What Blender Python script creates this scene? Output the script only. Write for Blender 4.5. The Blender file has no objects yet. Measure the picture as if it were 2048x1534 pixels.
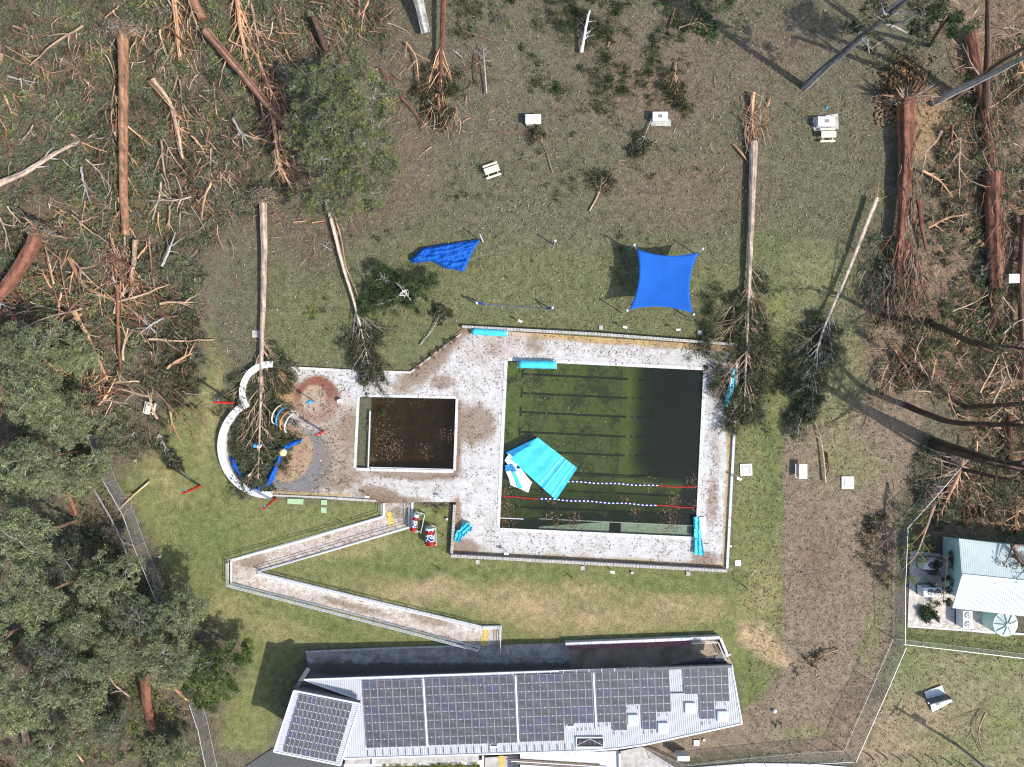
import bpy, bmesh, math, random
import numpy as np
from mathutils import Vector, Matrix
from mathutils.geometry import delaunay_2d_cdt

# ------------------------------------------------------------------ camera, sky, sun, exposure
S = bpy.context.scene
CAMH = 85.0
FPX = 1360.0
cam = bpy.data.cameras.new("camera")
cam.sensor_width = 36.0
cam.lens = 36.0 * FPX / 2048.0
cam.clip_start = 0.5
cam.clip_end = 3000
camo = bpy.data.objects.new("camera", cam)
S.collection.objects.link(camo)
camo.location = (0, 0, CAMH)
S.camera = camo
SUN_EL = math.radians(45)
SUN_DX, SUN_DY = 0.85, -0.53                       # towards the sun
w = bpy.data.worlds.new("World"); S.world = w; w.use_nodes = True
nt = w.node_tree
bg = nt.nodes["Background"]
sky = nt.nodes.new("ShaderNodeTexSky"); sky.sky_type = 'NISHITA'; sky.sun_disc = False
sky.sun_elevation = SUN_EL
sky.sun_rotation = math.atan2(SUN_DX, SUN_DY)
sky.air_density = 1.0; sky.dust_density = 1.5
nt.links.new(sky.outputs[0], bg.inputs[0]); bg.inputs[1].default_value = 0.15
sl = bpy.data.lights.new("sun", 'SUN'); sl.energy = 3.4; sl.angle = math.radians(0.53); sl.color = (1, .955, .89)
so = bpy.data.objects.new("sun", sl); S.collection.objects.link(so)
d = Vector((SUN_DX, SUN_DY, 0)).normalized() * math.cos(SUN_EL) + Vector((0, 0, math.sin(SUN_EL)))
so.rotation_euler = d.to_track_quat('Z', 'Y').to_euler()
so.location = d * 60
S.view_settings.view_transform = 'Standard'; S.view_settings.look = 'None'
S.view_settings.exposure = 0.68; S.view_settings.gamma = 1.0
S.render.engine = 'CYCLES'
S.cycles.max_bounces = 6; S.cycles.transparent_max_bounces = 12; S.cycles.diffuse_bounces = 3
S.cycles.glossy_bounces = 2; S.cycles.transmission_bounces = 4; S.cycles.volume_bounces = 0
S.cycles.caustics_reflective = False; S.cycles.caustics_refractive = False
S.cycles.use_denoising = True
S.cycles.filter_width = 1.2 if hasattr(S.cycles, 'filter_width') else 1.5

R = np.random.default_rng(11)
random.seed(4)
COL = S.collection

def P(u, v, z=0.0):
    """place measured on the photograph (2048 px wide) at height z -> metres"""
    k = (CAMH - z) / FPX
    return np.array([(u - 1024) * k, (767 - v) * k, z])

# ------------------------------------------------------------------ object helpers
def setp(o, label=None, cat=None, group=None, kind=None):
    if label: o["label"] = label
    if cat: o["category"] = cat
    if group: o["group"] = group
    if kind: o["kind"] = kind
    return o

def thing(name, label, cat, loc=(0, 0, 0), rz=0.0, group=None):
    o = bpy.data.objects.new(name, None); COL.objects.link(o)
    o.empty_display_size = 0.3
    o.location = loc; o.rotation_euler = (0, 0, rz)
    return setp(o, label, cat, group)

class Geo:
    def __init__(s):
        s.V = []; s.Q = []; s.F = []; s.C = []; s.n = 0; s.M = []
    def add(s, V, Q=None, F=None, C=None, m=0):
        V = np.asarray(V, float)
        if Q is not None and len(Q):
            Q = np.asarray(Q, np.int64) + s.n; s.Q.append(Q); s.M.append(np.full(len(Q), m))
        if F is not None:
            for f in F: s.F.append(([int(i) + s.n for i in f], m))
        s.V.append(V)
        if C is None: C = np.ones((len(V), 3)) * .5
        C = np.asarray(C, float)
        if C.ndim == 1: C = np.tile(C, (len(V), 1))
        s.C.append(C)
        s.n += len(V)
    def box(s, c, size, rz=0.0, m=0, C=None, ry=0.0, rx=0.0):
        x, y, z = [q / 2 for q in size]
        v = np.array([(a * x, b * y, e * z) for e in (-1, 1) for b in (-1, 1) for a in (-1, 1)])
        if rx or ry:
            M3 = np.array((Matrix.Rotation(ry, 3, 'Y') @ Matrix.Rotation(rx, 3, 'X')))
            v = v @ M3.T
        ca, sa = math.cos(rz), math.sin(rz)
        v = np.stack([v[:, 0] * ca - v[:, 1] * sa, v[:, 0] * sa + v[:, 1] * ca, v[:, 2]], 1) + np.array(c)
        s.add(v, Q=[(0, 2, 3, 1), (4, 5, 7, 6), (0, 1, 5, 4), (2, 6, 7, 3), (0, 4, 6, 2), (1, 3, 7, 5)], m=m, C=C)
    def bar(s, a, b, wd, h, m=0, z0=None, C=None):
        """box beam between two 3-D points, width wd, height h, centred on the line"""
        a = np.array(a, float); b = np.array(b, float); t = b - a; L = np.linalg.norm(t)
        if L < 1e-6: return
        t /= L; n = np.array([-t[1], t[0], 0]); nn = np.linalg.norm(n)
        n = n / nn if nn > 1e-6 else np.array([1., 0, 0])
        up = np.cross(t, n)
        v = [p + n * sx * wd / 2 + up * sz * h / 2 for p in (a, b) for sz in (-1, 1) for sx in (-1, 1)]
        s.add(v, Q=[(0, 1, 3, 2), (4, 6, 7, 5), (0, 2, 6, 4), (1, 5, 7, 3), (0, 4, 5, 1), (2, 3, 7, 6)], m=m, C=C)
    def prism(s, poly, z0, z1, m=0, C=None):
        """poly: list of xy or xyz(top z) points"""
        n = len(poly); p = np.array([q[:2] for q in poly], float)
        area = sum(p[i][0] * p[(i + 1) % n][1] - p[(i + 1) % n][0] * p[i][1] for i in range(n))
        idx = list(range(n)) if area > 0 else list(range(n))[::-1]
        p = p[idx]
        zt = [z1(i) if callable(z1) else z1 for i in idx]; zb = [z0(i) if callable(z0) else z0 for i in idx]
        V = [(p[i][0], p[i][1], zb[i]) for i in range(n)] + [(p[i][0], p[i][1], zt[i]) for i in range(n)]
        F = [list(range(n))[::-1], list(range(n, 2 * n))] + [(i, (i + 1) % n, n + (i + 1) % n, n + i) for i in range(n)]
        s.add(V, F=F, m=m, C=C)
    def tube(s, pts, rad, sides=6, C=None, cap=False, m=0, rough=0.0, closed=False):
        pts = np.asarray(pts, float); n = len(pts)
        rad = np.broadcast_to(np.asarray(rad, float), (n,))
        if closed: t = np.roll(pts, -1, 0) - np.roll(pts, 1, 0)
        else: t = np.gradient(pts, axis=0)
        t /= np.maximum(np.linalg.norm(t, axis=1, keepdims=True), 1e-9)
        ref = np.array([0, 0, 1.0]) if abs(t[:, 2]).mean() < .8 else np.array([1.0, 0, 0])
        a = np.cross(t, ref); a /= np.maximum(np.linalg.norm(a, axis=1, keepdims=True), 1e-9)
        b = np.cross(a, t)
        th = np.arange(sides) * 2 * math.pi / sides
        r = rad[:, None] * np.ones((1, sides))
        if rough:
            prof = 1 + rough * R.normal(size=(1, sides))
            r = r * prof * (1 + rough * .5 * R.normal(size=(n, sides)))
        V = pts[:, None, :] + r[..., None] * (a[:, None, :] * np.cos(th)[None, :, None] + b[:, None, :] * np.sin(th)[None, :, None])
        V = V.reshape(-1, 3)
        i = np.arange(n if closed else n - 1)[:, None] * sides; j = np.arange(sides)[None, :]; j2 = (j + 1) % sides
        i2 = ((i // sides + 1) % n) * sides
        Q = np.stack([i + j, i + j2, i2 + j2, i2 + j], -1).reshape(-1, 4)
        CC = C
        if C is not None and rough:
            C = np.asarray(C, float)
            if C.ndim == 1: C = np.tile(C, (n, 1))
            st = 1 + .38 * R.normal(size=(1, sides)) + .2 * R.normal(size=(n, sides))
            CC = (C[:, None, :] * np.clip(st, .35, 1.8)[..., None]).reshape(-1, 3)
        elif C is not None:
            C = np.asarray(C, float)
            CC = np.repeat(C, sides, 0) if C.ndim == 2 else C
        F = [list(range(sides))[::-1], list(range((n - 1) * sides, n * sides))] if cap else None
        s.add(V, Q=Q, F=F, C=CC, m=m)
    def disc(s, c, r, h, sides=16, m=0, C=None):
        th = np.arange(sides) * 2 * math.pi / sides
        s.prism([(c[0] + r * math.cos(t), c[1] + r * math.sin(t)) for t in th], c[2], c[2] + h, m=m, C=C)
    def ball(s, c, r, m=0, C=None, nu=12, nv=8):
        V = []; F = []
        for i in range(nv + 1):
            ph = math.pi * i / nv
            for j in range(nu):
                t = 2 * math.pi * j / nu
                V.append((c[0] + r * math.sin(ph) * math.cos(t), c[1] + r * math.sin(ph) * math.sin(t), c[2] + r * math.cos(ph)))
        for i in range(nv):
            for j in range(nu):
                F.append((i * nu + j, (i + 1) * nu + j, (i + 1) * nu + (j + 1) % nu, i * nu + (j + 1) % nu))
        s.add(V, Q=F, C=C, m=m)
    def leaves(s, c, dirs, L, wd, C, lay=False):
        """c Nx3 centres, dirs Nx3 long axis; diamonds"""
        n = len(c)
        d_ = dirs / np.maximum(np.linalg.norm(dirs, axis=1, keepdims=True), 1e-9)
        rnd = R.normal(size=(n, 3)); rnd[:, 2] *= .6
        if lay: rnd = rnd * .3 + np.array([0, 0, 1.0])
        sd = np.cross(d_, rnd); sd /= np.maximum(np.linalg.norm(sd, axis=1, keepdims=True), 1e-9)
        up = np.cross(sd, d_)
        Lh = (L / 2)[:, None]; Wh = (wd / 2)[:, None]
        V = np.stack([c - d_ * Lh, c + sd * Wh + up * Wh * .3, c + d_ * Lh, c - sd * Wh + up * Wh * .3], 1).reshape(-1, 3)
        Q = np.arange(4 * n).reshape(-1, 4)
        s.add(V, Q=Q, C=np.repeat(C, 4, 0))
    def build(s, name, mats, parent=None, smooth=False, origin=None, **props):
        me = bpy.data.meshes.new(name)
        V = np.concatenate(s.V) if s.V else np.zeros((0, 3))
        if origin is not None: V = V - np.array(origin)
        Q = np.concatenate(s.Q) if s.Q else np.zeros((0, 4), np.int64)
        loops = [Q.ravel()]; starts = np.arange(len(Q)) * 4; tot = len(Q) * 4
        st = [starts]; mi = list(s.M)
        if s.F:
            fs = []; l = []
            for f, m in s.F:
                fs.append(tot + len(l)); l += f
            loops.append(np.array(l)); st.append(np.array(fs)); mi.append(np.array([m for f, m in s.F]))
            tot += len(l)
        loops = np.concatenate(loops).astype(np.int32); st = np.concatenate(st).astype(np.int32)
        me.vertices.add(len(V)); me.vertices.foreach_set('co', V.astype(np.float32).ravel())
        me.loops.add(len(loops)); me.loops.foreach_set('vertex_index', loops)
        me.polygons.add(len(st)); me.polygons.foreach_set('loop_start', st)
        mi = np.concatenate(mi).astype(np.int32) if mi else np.zeros(0, np.int32)
        me.polygons.foreach_set('material_index', mi)
        at = me.color_attributes.new('Col', 'FLOAT_COLOR', 'POINT')
        C = np.concatenate(s.C); C = np.concatenate([C, np.ones((len(C), 1))], 1)
        at.data.foreach_set('color', C.astype(np.float32).ravel())
        me.update(calc_edges=True)
        me.polygons.foreach_set('use_smooth', np.full(len(st), bool(smooth)))
        for mt in (mats if isinstance(mats, (list, tuple)) else [mats]): me.materials.append(mt)
        o = bpy.data.objects.new(name, me); COL.objects.link(o)
        if parent is not None: o.parent = parent
        for k, v in props.items(): o[k] = v
        return o

def local(t, pts):
    """world points -> the thing's own space"""
    return pts

# ------------------------------------------------------------------ materials
def mat(name, col=(.5, .5, .5), rough=.7, metal=0.0, noise=0.0, nscale=3.0, bump=0.0, bscale=20.0, attr=False,
        spec=.3, detail=6, transl=0.0, rnd=0.0, coat=0.0):
    m = bpy.data.materials.new(name); m.use_nodes = True
    t = m.node_tree; b = t.nodes["Principled BSDF"]
    b.inputs["Roughness"].default_value = rough; b.inputs["Metallic"].default_value = metal
    b.inputs["Specular IOR Level"].default_value = spec
    if coat: b.inputs["Coat Weight"].default_value = coat
    src = None
    if attr:
        a = t.nodes.new("ShaderNodeAttribute"); a.attribute_name = 'Col'; src = a.outputs["Color"]
    else:
        c = t.nodes.new("ShaderNodeRGB"); c.outputs[0].default_value = (*col, 1); src = c.outputs[0]
    tc = t.nodes.new("ShaderNodeNewGeometry")
    if noise:
        n = t.nodes.new("ShaderNodeTexNoise"); n.inputs["Scale"].default_value = nscale; n.inputs["Detail"].default_value = detail
        n.inputs["Roughness"].default_value = .65
        t.links.new(tc.outputs["Position"], n.inputs["Vector"])
        mr = t.nodes.new("ShaderNodeMapRange"); mr.inputs[1].default_value = .3; mr.inputs[2].default_value = .7
        mr.inputs[3].default_value = 1 - noise; mr.inputs[4].default_value = 1 + noise
        t.links.new(n.outputs[0], mr.inputs[0])
        mx = t.nodes.new("ShaderNodeMix"); mx.data_type = 'RGBA'; mx.blend_type = 'MULTIPLY'; mx.inputs[0].default_value = 1
        t.links.new(src, mx.inputs[6]); t.links.new(mr.outputs[0], mx.inputs[7]); src = mx.outputs[2]
    if rnd:
        oi = t.nodes.new("ShaderNodeObjectInfo")
        mr = t.nodes.new("ShaderNodeMapRange"); mr.inputs[3].default_value = 1 - rnd; mr.inputs[4].default_value = 1 + rnd
        t.links.new(oi.outputs["Random"], mr.inputs[0])
        mx = t.nodes.new("ShaderNodeMix"); mx.data_type = 'RGBA'; mx.blend_type = 'MULTIPLY'; mx.inputs[0].default_value = 1
        t.links.new(src, mx.inputs[6]); t.links.new(mr.outputs[0], mx.inputs[7]); src = mx.outputs[2]
    t.links.new(src, b.inputs["Base Color"])
    if bump:
        n = t.nodes.new("ShaderNodeTexNoise"); n.inputs["Scale"].default_value = bscale; n.inputs["Detail"].default_value = 4
        t.links.new(tc.outputs["Position"], n.inputs["Vector"])
        bp = t.nodes.new("ShaderNodeBump"); bp.inputs["Strength"].default_value = bump; bp.inputs["Distance"].default_value = .05
        t.links.new(n.outputs[0], bp.inputs["Height"]); t.links.new(bp.outputs[0], b.inputs["Normal"])
    if transl:
        tr = t.nodes.new("ShaderNodeBsdfTranslucent"); t.links.new(src, tr.inputs[0])
        ms = t.nodes.new("ShaderNodeMixShader"); ms.inputs[0].default_value = transl
        t.links.new(b.outputs[0], ms.inputs[1]); t.links.new(tr.outputs[0], ms.inputs[2])
        t.links.new(ms.outputs[0], t.nodes["Material Output"].inputs[0])
    return m

M = {}
M['leaf'] = mat('leaf', attr=True, rough=.7, transl=.22, spec=.1)
M['bark'] = mat('bark', attr=True, rough=.85, noise=.35, nscale=2.5, bump=.6, bscale=9)
M['white'] = mat('white_paint', (.68, .68, .67), .6, noise=.06, nscale=1.5)
M['conc_w'] = mat('white_concrete', (.58, .565, .54), .8, noise=.12, nscale=1.2, bump=.2)
M['conc'] = mat('concrete', (.42, .40, .37), .85, noise=.3, nscale=1.5, bump=.3)
M['conc_p'] = mat('pale_render', (.6, .6, .6), .75, noise=.12, nscale=1.0)
M['block'] = mat('block_wall', (.40, .37, .34), .9, noise=.35, nscale=3, bump=.3)
M['galv'] = mat('galvanised_steel', (.55, .56, .57), .45, .6, noise=.1)
M['wire'] = mat('chain_wire', (.26, .27, .28), .6, .2)
M['black'] = mat('black_gap', (.015, .015, .017), .6)
M['dark'] = mat('dark_metal', (.06, .062, .068), .5, .3)
M['roof'] = mat('roof_steel', (.46, .47, .485), .5, 0.0, noise=.06, nscale=.8)
M['roof_rib'] = mat('roof_rib', (.58, .59, .60), .5)
M['grey_steel'] = mat('grey_steel', (.11, .115, .125), .55, noise=.12)
M['mint'] = mat('mint_roof', (.50, .57, .545), .5, noise=.07, nscale=.5)
M['tank'] = mat('mint_tank', (.42, .62, .54), .45, noise=.08, nscale=1)
M['tank_rib'] = mat('tank_rib', (.2, .32, .29), .5)
M['teal'] = mat('cyan_cover', (.06, .50, .62), .45, noise=.22, nscale=.9, bump=.3, bscale=3)
M['teal_d'] = mat('blue_cover_underside', (.02, .2, .42), .5, noise=.2, nscale=2)
M['cover_w'] = mat('white_cover_underside', (.66, .73, .76), .5, noise=.12, nscale=1.5, bump=.3, bscale=3)
M['blue'] = mat('blue_shade_cloth', (.012, .10, .42), .75, noise=.13, nscale=.5, spec=.15)
M['blue_d'] = mat('dark_blue_cloth', (.008, .03, .33), .7, noise=.3, nscale=1.5, bump=.5, bscale=4)
M['red'] = mat('red_paint', (.42, .022, .015), .5, noise=.1)
M['rope_r'] = mat('red_float', (.4, .02, .02), .5)
M['rope_b'] = mat('blue_float', (.015, .03, .28), .5)
M['rope_w'] = mat('white_float', (.8, .8, .8), .5)
M['yellow'] = mat('cream_yellow', (.75, .6, .25), .6)
M['ylw'] = mat('yellow_paving', (.58, .42, .09), .8, noise=.3, nscale=4)
M['orange'] = mat('orange_paint', (.68, .26, .03), .5)
M['ball'] = mat('light_blue_paint', (.03, .3, .6), .4)
M['cream'] = mat('cream_boards', (.62, .58, .47), .75, noise=.15, nscale=3)
M['wood'] = mat('cut_wood', (.55, .33, .14), .8, noise=.2, nscale=6)
M['maroon'] = mat('maroon_seat', (.27, .11, .13), .7, noise=.2, nscale=1)
M['green_mat'] = mat('green_mat', (.33, .47, .28), .8, noise=.15)
M['glass'] = mat('skylight_glass', (.60, .72, .73), .2, spec=.6)
M['rubble'] = mat('rubble', (.24, .17, .11), .9, noise=.4, nscale=4, bump=.6)
M['yard'] = mat('yard_concrete', (.50, .45, .40), .85, noise=.35, nscale=1.2, bump=.3)
M['fan'] = mat('fan_guard', (.08, .07, .09), .5)
M['asphalt'] = mat('asphalt', (.09, .09, .088), .9, noise=.3, nscale=4)
M['galv_w'] = mat('bright_rail', (.66, .67, .68), .4, .2)

def node(t, typ, **kw):
    n = t.nodes.new(typ)
    for k, v in kw.items(): setattr(n, k, v)
    return n
def mixc(t, fac, a, b, mode='MIX'):
    n = node(t, "ShaderNodeMix", data_type='RGBA', blend_type=mode)
    for inp, val in ((n.inputs[0], fac), (n.inputs[6], a), (n.inputs[7], b)):
        if hasattr(val, 'links') or hasattr(val, 'is_linked'): t.links.new(val, inp)
        elif isinstance(val, tuple): inp.default_value = (*val, 1)
        else: inp.default_value = val
    return n.outputs[2]
def mrange(t, x, a, b, c, d_, smooth=False):
    n = node(t, "ShaderNodeMapRange")
    if smooth: n.interpolation_type = 'SMOOTHSTEP'
    t.links.new(x, n.inputs[0])
    for i, v in enumerate((a, b, c, d_)): n.inputs[i + 1].default_value = v
    return n.outputs[0]
def noise(t, vec, scale, detail=5, rough=.6):
    n = node(t, "ShaderNodeTexNoise"); n.inputs["Scale"].default_value = scale; n.inputs["Detail"].default_value = detail
    n.inputs["Roughness"].default_value = rough; t.links.new(vec, n.inputs["Vector"]); return n
def math2(t, op, a, b=None, clamp=False):
    n = node(t, "ShaderNodeMath", operation=op); n.use_clamp = clamp
    for i, val in enumerate((a, b)):
        if val is None: continue
        if hasattr(val, 'is_linked'): t.links.new(val, n.inputs[i])
        else: n.inputs[i].default_value = val
    return n.outputs[0]

def ground_mat():
    m = bpy.data.materials.new('ground'); m.use_nodes = True; t = m.node_tree; b = t.nodes["Principled BSDF"]
    b.inputs["Roughness"].default_value = .95; b.inputs["Specular IOR Level"].default_value = .1
    g = node(t, "ShaderNodeNewGeometry").outputs["Position"]
    a = node(t, "ShaderNodeAttribute", attribute_name='Col')
    al = node(t, "ShaderNodeAttribute", attribute_name='Lit')
    col = a.outputs["Color"]; lit = al.outputs["Fac"]
    n1 = noise(t, g, 1.1, 8, .72); col = mixc(t, 1.0, col, mrange(t, n1.outputs[0], .3, .7, .6, 1.42), 'MULTIPLY')
    n2 = noise(t, g, 7.0, 4, .7)
    col = mixc(t, 1.0, col, mrange(t, n2.outputs[0], .3, .7, .5, 1.5), 'MULTIPLY')
    # tussocks
    n3 = noise(t, g, .35, 6, .65)
    col = mixc(t, mrange(t, n3.outputs[0], .5, .7, 0, .5), col, mixc(t, 1.0, col, (.62, .78, .6), 'MULTIPLY'))
    # litter flecks
    v = node(t, "ShaderNodeTexVoronoi"); v.inputs["Scale"].default_value = 4.2; v.inputs["Randomness"].default_value = 1
    t.links.new(g, v.inputs["Vector"])
    f1 = mrange(t, v.outputs["Distance"], .18, .38, 1, 0)
    sep = node(t, "ShaderNodeSeparateColor"); t.links.new(v.outputs["Color"], sep.inputs[0])
    pick = mrange(t, sep.outputs[0], .6, .66, 0, 1)
    fl = math2(t, 'MULTIPLY', math2(t, 'MULTIPLY', f1, pick), lit)
    fc = node(t, "ShaderNodeValToRGB"); t.links.new(sep.outputs[1], fc.inputs[0])
    e = fc.color_ramp.elements; e[0].color = (.30, .13, .07, 1); e[1].color = (.38, .34, .27, 1)
    x = e.new(.35); x.color = (.26, .19, .12, 1)
    x = e.new(.7); x.color = (.18, .15, .10, 1)
    col = mixc(t, fl, col, fc.outputs[0])
    t.links.new(col, b.inputs["Base Color"])
    bp = node(t, "ShaderNodeBump"); bp.inputs["Strength"].default_value = .9; bp.inputs["Distance"].default_value = .12
    t.links.new(n2.outputs[0], bp.inputs["Height"]); t.links.new(bp.outputs[0], b.inputs["Normal"])
    return m
M['ground'] = ground_mat()

def deck_mat(name, base, base2, dirt, vein=.5):
    m = bpy.data.materials.new(name); m.use_nodes = True; t = m.node_tree; b = t.nodes["Principled BSDF"]
    b.inputs["Roughness"].default_value = .85; b.inputs["Specular IOR Level"].default_value = .2
    g = node(t, "ShaderNodeNewGeometry").outputs["Position"]
    a = node(t, "ShaderNodeAttribute", attribute_name='Lit').outputs["Fac"]
    tint = node(t, "ShaderNodeAttribute", attribute_name='Col').outputs["Color"]
    n0 = noise(t, g, .5, 5, .6)
    col = mixc(t, mrange(t, n0.outputs[0], .4, .65, 0, 1), base, base2)
    col = mixc(t, 1.0, col, tint, 'MULTIPLY')
    n1 = noise(t, g, 1.3, 10, .82)
    s_ = math2(t, 'ADD', n1.outputs[0], math2(t, 'MULTIPLY', a, .55))
    f = mrange(t, s_, .66, .90, 0, 1)
    dn = noise(t, g, 4.0, 6, .75)
    dc = mixc(t, mrange(t, dn.outputs[0], .38, .62, 0, 1), dirt, tuple(min(1, q * 2.1) for q in dirt))
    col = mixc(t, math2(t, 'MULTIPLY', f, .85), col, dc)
    # thin debris veins
    nw = noise(t, g, .9, 6, .7)
    ve = mrange(t, math2(t, 'ABSOLUTE', math2(t, 'SUBTRACT', nw.outputs[0], .5)), .0, .016, 1, 0)
    nm = noise(t, g, .6, 5, .7)
    msk = mrange(t, math2(t, 'ADD', nm.outputs[0], math2(t, 'MULTIPLY', a, .5)), .45, .62, 0, vein)
    col = mixc(t, math2(t, 'MULTIPLY', ve, msk), col, (.24, .15, .09))
    n4 = noise(t, g, 9, 3, .7)
    col = mixc(t, mrange(t, n4.outputs[0], .68, .76, 0, .35), col, (.20, .14, .09))
    n5 = noise(t, g, 3.2, 6, .8); col = mixc(t, 1.0, col, mrange(t, n5.outputs[0], .3, .7, .86, 1.1), 'MULTIPLY')
    t.links.new(col, b.inputs["Base Color"])
    bp = node(t, "ShaderNodeBump"); bp.inputs["Strength"].default_value = .3; bp.inputs["Distance"].default_value = .05
    t.links.new(n1.outputs[0], bp.inputs["Height"]); t.links.new(bp.outputs[0], b.inputs["Normal"])
    return m
M['deck'] = deck_mat('pool_deck', (.54, .535, .525), (.45, .43, .40), (.14, .10, .07), .85)
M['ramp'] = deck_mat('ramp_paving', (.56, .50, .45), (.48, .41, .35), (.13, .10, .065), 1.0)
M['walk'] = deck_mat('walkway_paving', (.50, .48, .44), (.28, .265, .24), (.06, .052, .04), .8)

def water_mat(name, tint, murk, ior=1.33):
    m = bpy.data.materials.new(name); m.use_nodes = True; t = m.node_tree
    t.nodes.remove(t.nodes["Principled BSDF"])
    tr = node(t, "ShaderNodeBsdfTransparent"); tr.inputs[0].default_value = (*tint, 1)
    gl = node(t, "ShaderNodeBsdfGlossy"); gl.inputs["Roughness"].default_value = .04
    fr = node(t, "ShaderNodeFresnel"); fr.inputs[0].default_value = ior
    g = node(t, "ShaderNodeNewGeometry").outputs["Position"]
    n = noise(t, g, 2.0, 3, .5); bp = node(t, "ShaderNodeBump"); bp.inputs["Strength"].default_value = .15
    t.links.new(n.outputs[0], bp.inputs["Height"]); t.links.new(bp.outputs[0], gl.inputs["Normal"])
    ms = node(t, "ShaderNodeMixShader"); t.links.new(fr.outputs[0], ms.inputs[0])
    t.links.new(tr.outputs[0], ms.inputs[1]); t.links.new(gl.outputs[0], ms.inputs[2])
    df = node(t, "ShaderNodeBsdfDiffuse"); nm_ = noise(t, g, .25, 4, .6)
    t.links.new(mixc(t, nm_.outputs[0], tuple(q * .7 for q in murk), murk), df.inputs[0])
    m2 = node(t, "ShaderNodeMixShader"); m2.inputs[0].default_value = .22
    t.links.new(ms.outputs[0], m2.inputs[1]); t.links.new(df.outputs[0], m2.inputs[2])
    t.links.new(m2.outputs[0], t.nodes["Material Output"].inputs[0])
    return m, t
def vol(t, col, dens):
    va = node(t, "ShaderNodeVolumeAbsorption"); va.inputs[0].default_value = (*col, 1); va.inputs[1].default_value = dens
    t.links.new(va.outputs[0], t.nodes["Material Output"].inputs[1])
M['water'], _t = water_mat('green_water', (.88, .9, .86), (.075, .09, .07)); vol(_t, (.52, .58, .40), 1.12)
M['water_b'], _t = water_mat('brown_water', (.8, .78, .72), (.06, .05, .035)); vol(_t, (.5, .42, .30), 1.15)

def floor_mat(name, a_, b_, c_):
    m = bpy.data.materials.new(name); m.use_nodes = True; t = m.node_tree; b = t.nodes["Principled BSDF"]
    b.inputs["Roughness"].default_value = .9
    g = node(t, "ShaderNodeNewGeometry").outputs["Position"]
    n0 = noise(t, g, .55, 9, .72); n1 = noise(t, g, 2.2, 6, .75)
    col = mixc(t, mrange(t, n0.outputs[0], .46, .6, 0, 1), a_, b_)
    col = mixc(t, mrange(t, n1.outputs[0], .52, .66, 0, .8), col, c_)
    t.links.new(col, b.inputs["Base Color"]); return m
M['pfloor'] = floor_mat('algae_floor', (.62, .68, .27), (.25, .28, .13), (.12, .14, .08))
M['pfloor_clean'] = floor_mat('smooth_algae_floor', (.72, .76, .26), (.60, .65, .24), (.46, .52, .22))
M['pfloor_b'] = floor_mat('silt_floor', (.30, .22, .09), (.10, .08, .045), (.06, .05, .03))
M['lane'] = mat('lane_tile', (.06, .075, .045), .6, noise=.5, nscale=1.5)
M['tile'] = mat('pale_tile', (.5, .6, .5), .5, noise=.3, nscale=2)

# ------------------------------------------------------------------ 2-D helpers
def pip(px, py, poly):
    ins = np.zeros(px.shape, bool); n = len(poly)
    for i in range(n):
        x1, y1 = poly[i][:2]; x2, y2 = poly[(i + 1) % n][:2]
        c = ((y1 > py) != (y2 > py)) & (px < (x2 - x1) * (py - y1) / ((y2 - y1) or 1e-9) + x1)
        ins ^= c
    return ins
def segd(px, py, poly, closed=True):
    dm = np.full(px.shape, 1e9); n = len(poly)
    for i in range(n if closed else n - 1):
        x1, y1 = poly[i][:2]; x2, y2 = poly[(i + 1) % n][:2]
        dx, dy = x2 - x1, y2 - y1; L = dx * dx + dy * dy or 1e-9
        tt = np.clip(((px - x1) * dx + (py - y1) * dy) / L, 0, 1)
        dm = np.minimum(dm, np.hypot(px - x1 - tt * dx, py - y1 - tt * dy))
    return dm
def pmask(px, py, poly, soft):
    sd = segd(px, py, poly) * np.where(pip(px, py, poly), 1, -1)
    return np.clip(sd / (2 * soft) + .5, 0, 1)
def emask(px, py, cx, cy, rx, ry, ang=0.0, soft=.4):
    a = math.radians(ang); x = (px - cx) * math.cos(a) + (py - cy) * math.sin(a); y = -(px - cx) * math.sin(a) + (py - cy) * math.cos(a)
    r = np.hypot(x / rx, y / ry); return np.clip((1 + soft - r) / (2 * soft), 0, 1)
_NT = R.random((64, 64))
def vnoise(x, y, s, o=0):
    x = x / s + 17.3 * o; y = y / s + 9.1 * o
    xi = np.floor(x).astype(int); yi = np.floor(y).astype(int); fx = x - xi; fy = y - yi
    fx = fx * fx * (3 - 2 * fx); fy = fy * fy * (3 - 2 * fy)
    g = lambda a, b: _NT[a % 64, b % 64]
    return (g(xi, yi) * (1 - fx) + g(xi + 1, yi) * fx) * (1 - fy) + (g(xi, yi + 1) * (1 - fx) + g(xi + 1, yi + 1) * fx) * fy
def fbm(x, y, s, o=0):
    return (vnoise(x, y, s, o) + .5 * vnoise(x, y, s / 2, o + 1) + .25 * vnoise(x, y, s / 4, o + 2)) / 1.75

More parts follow.
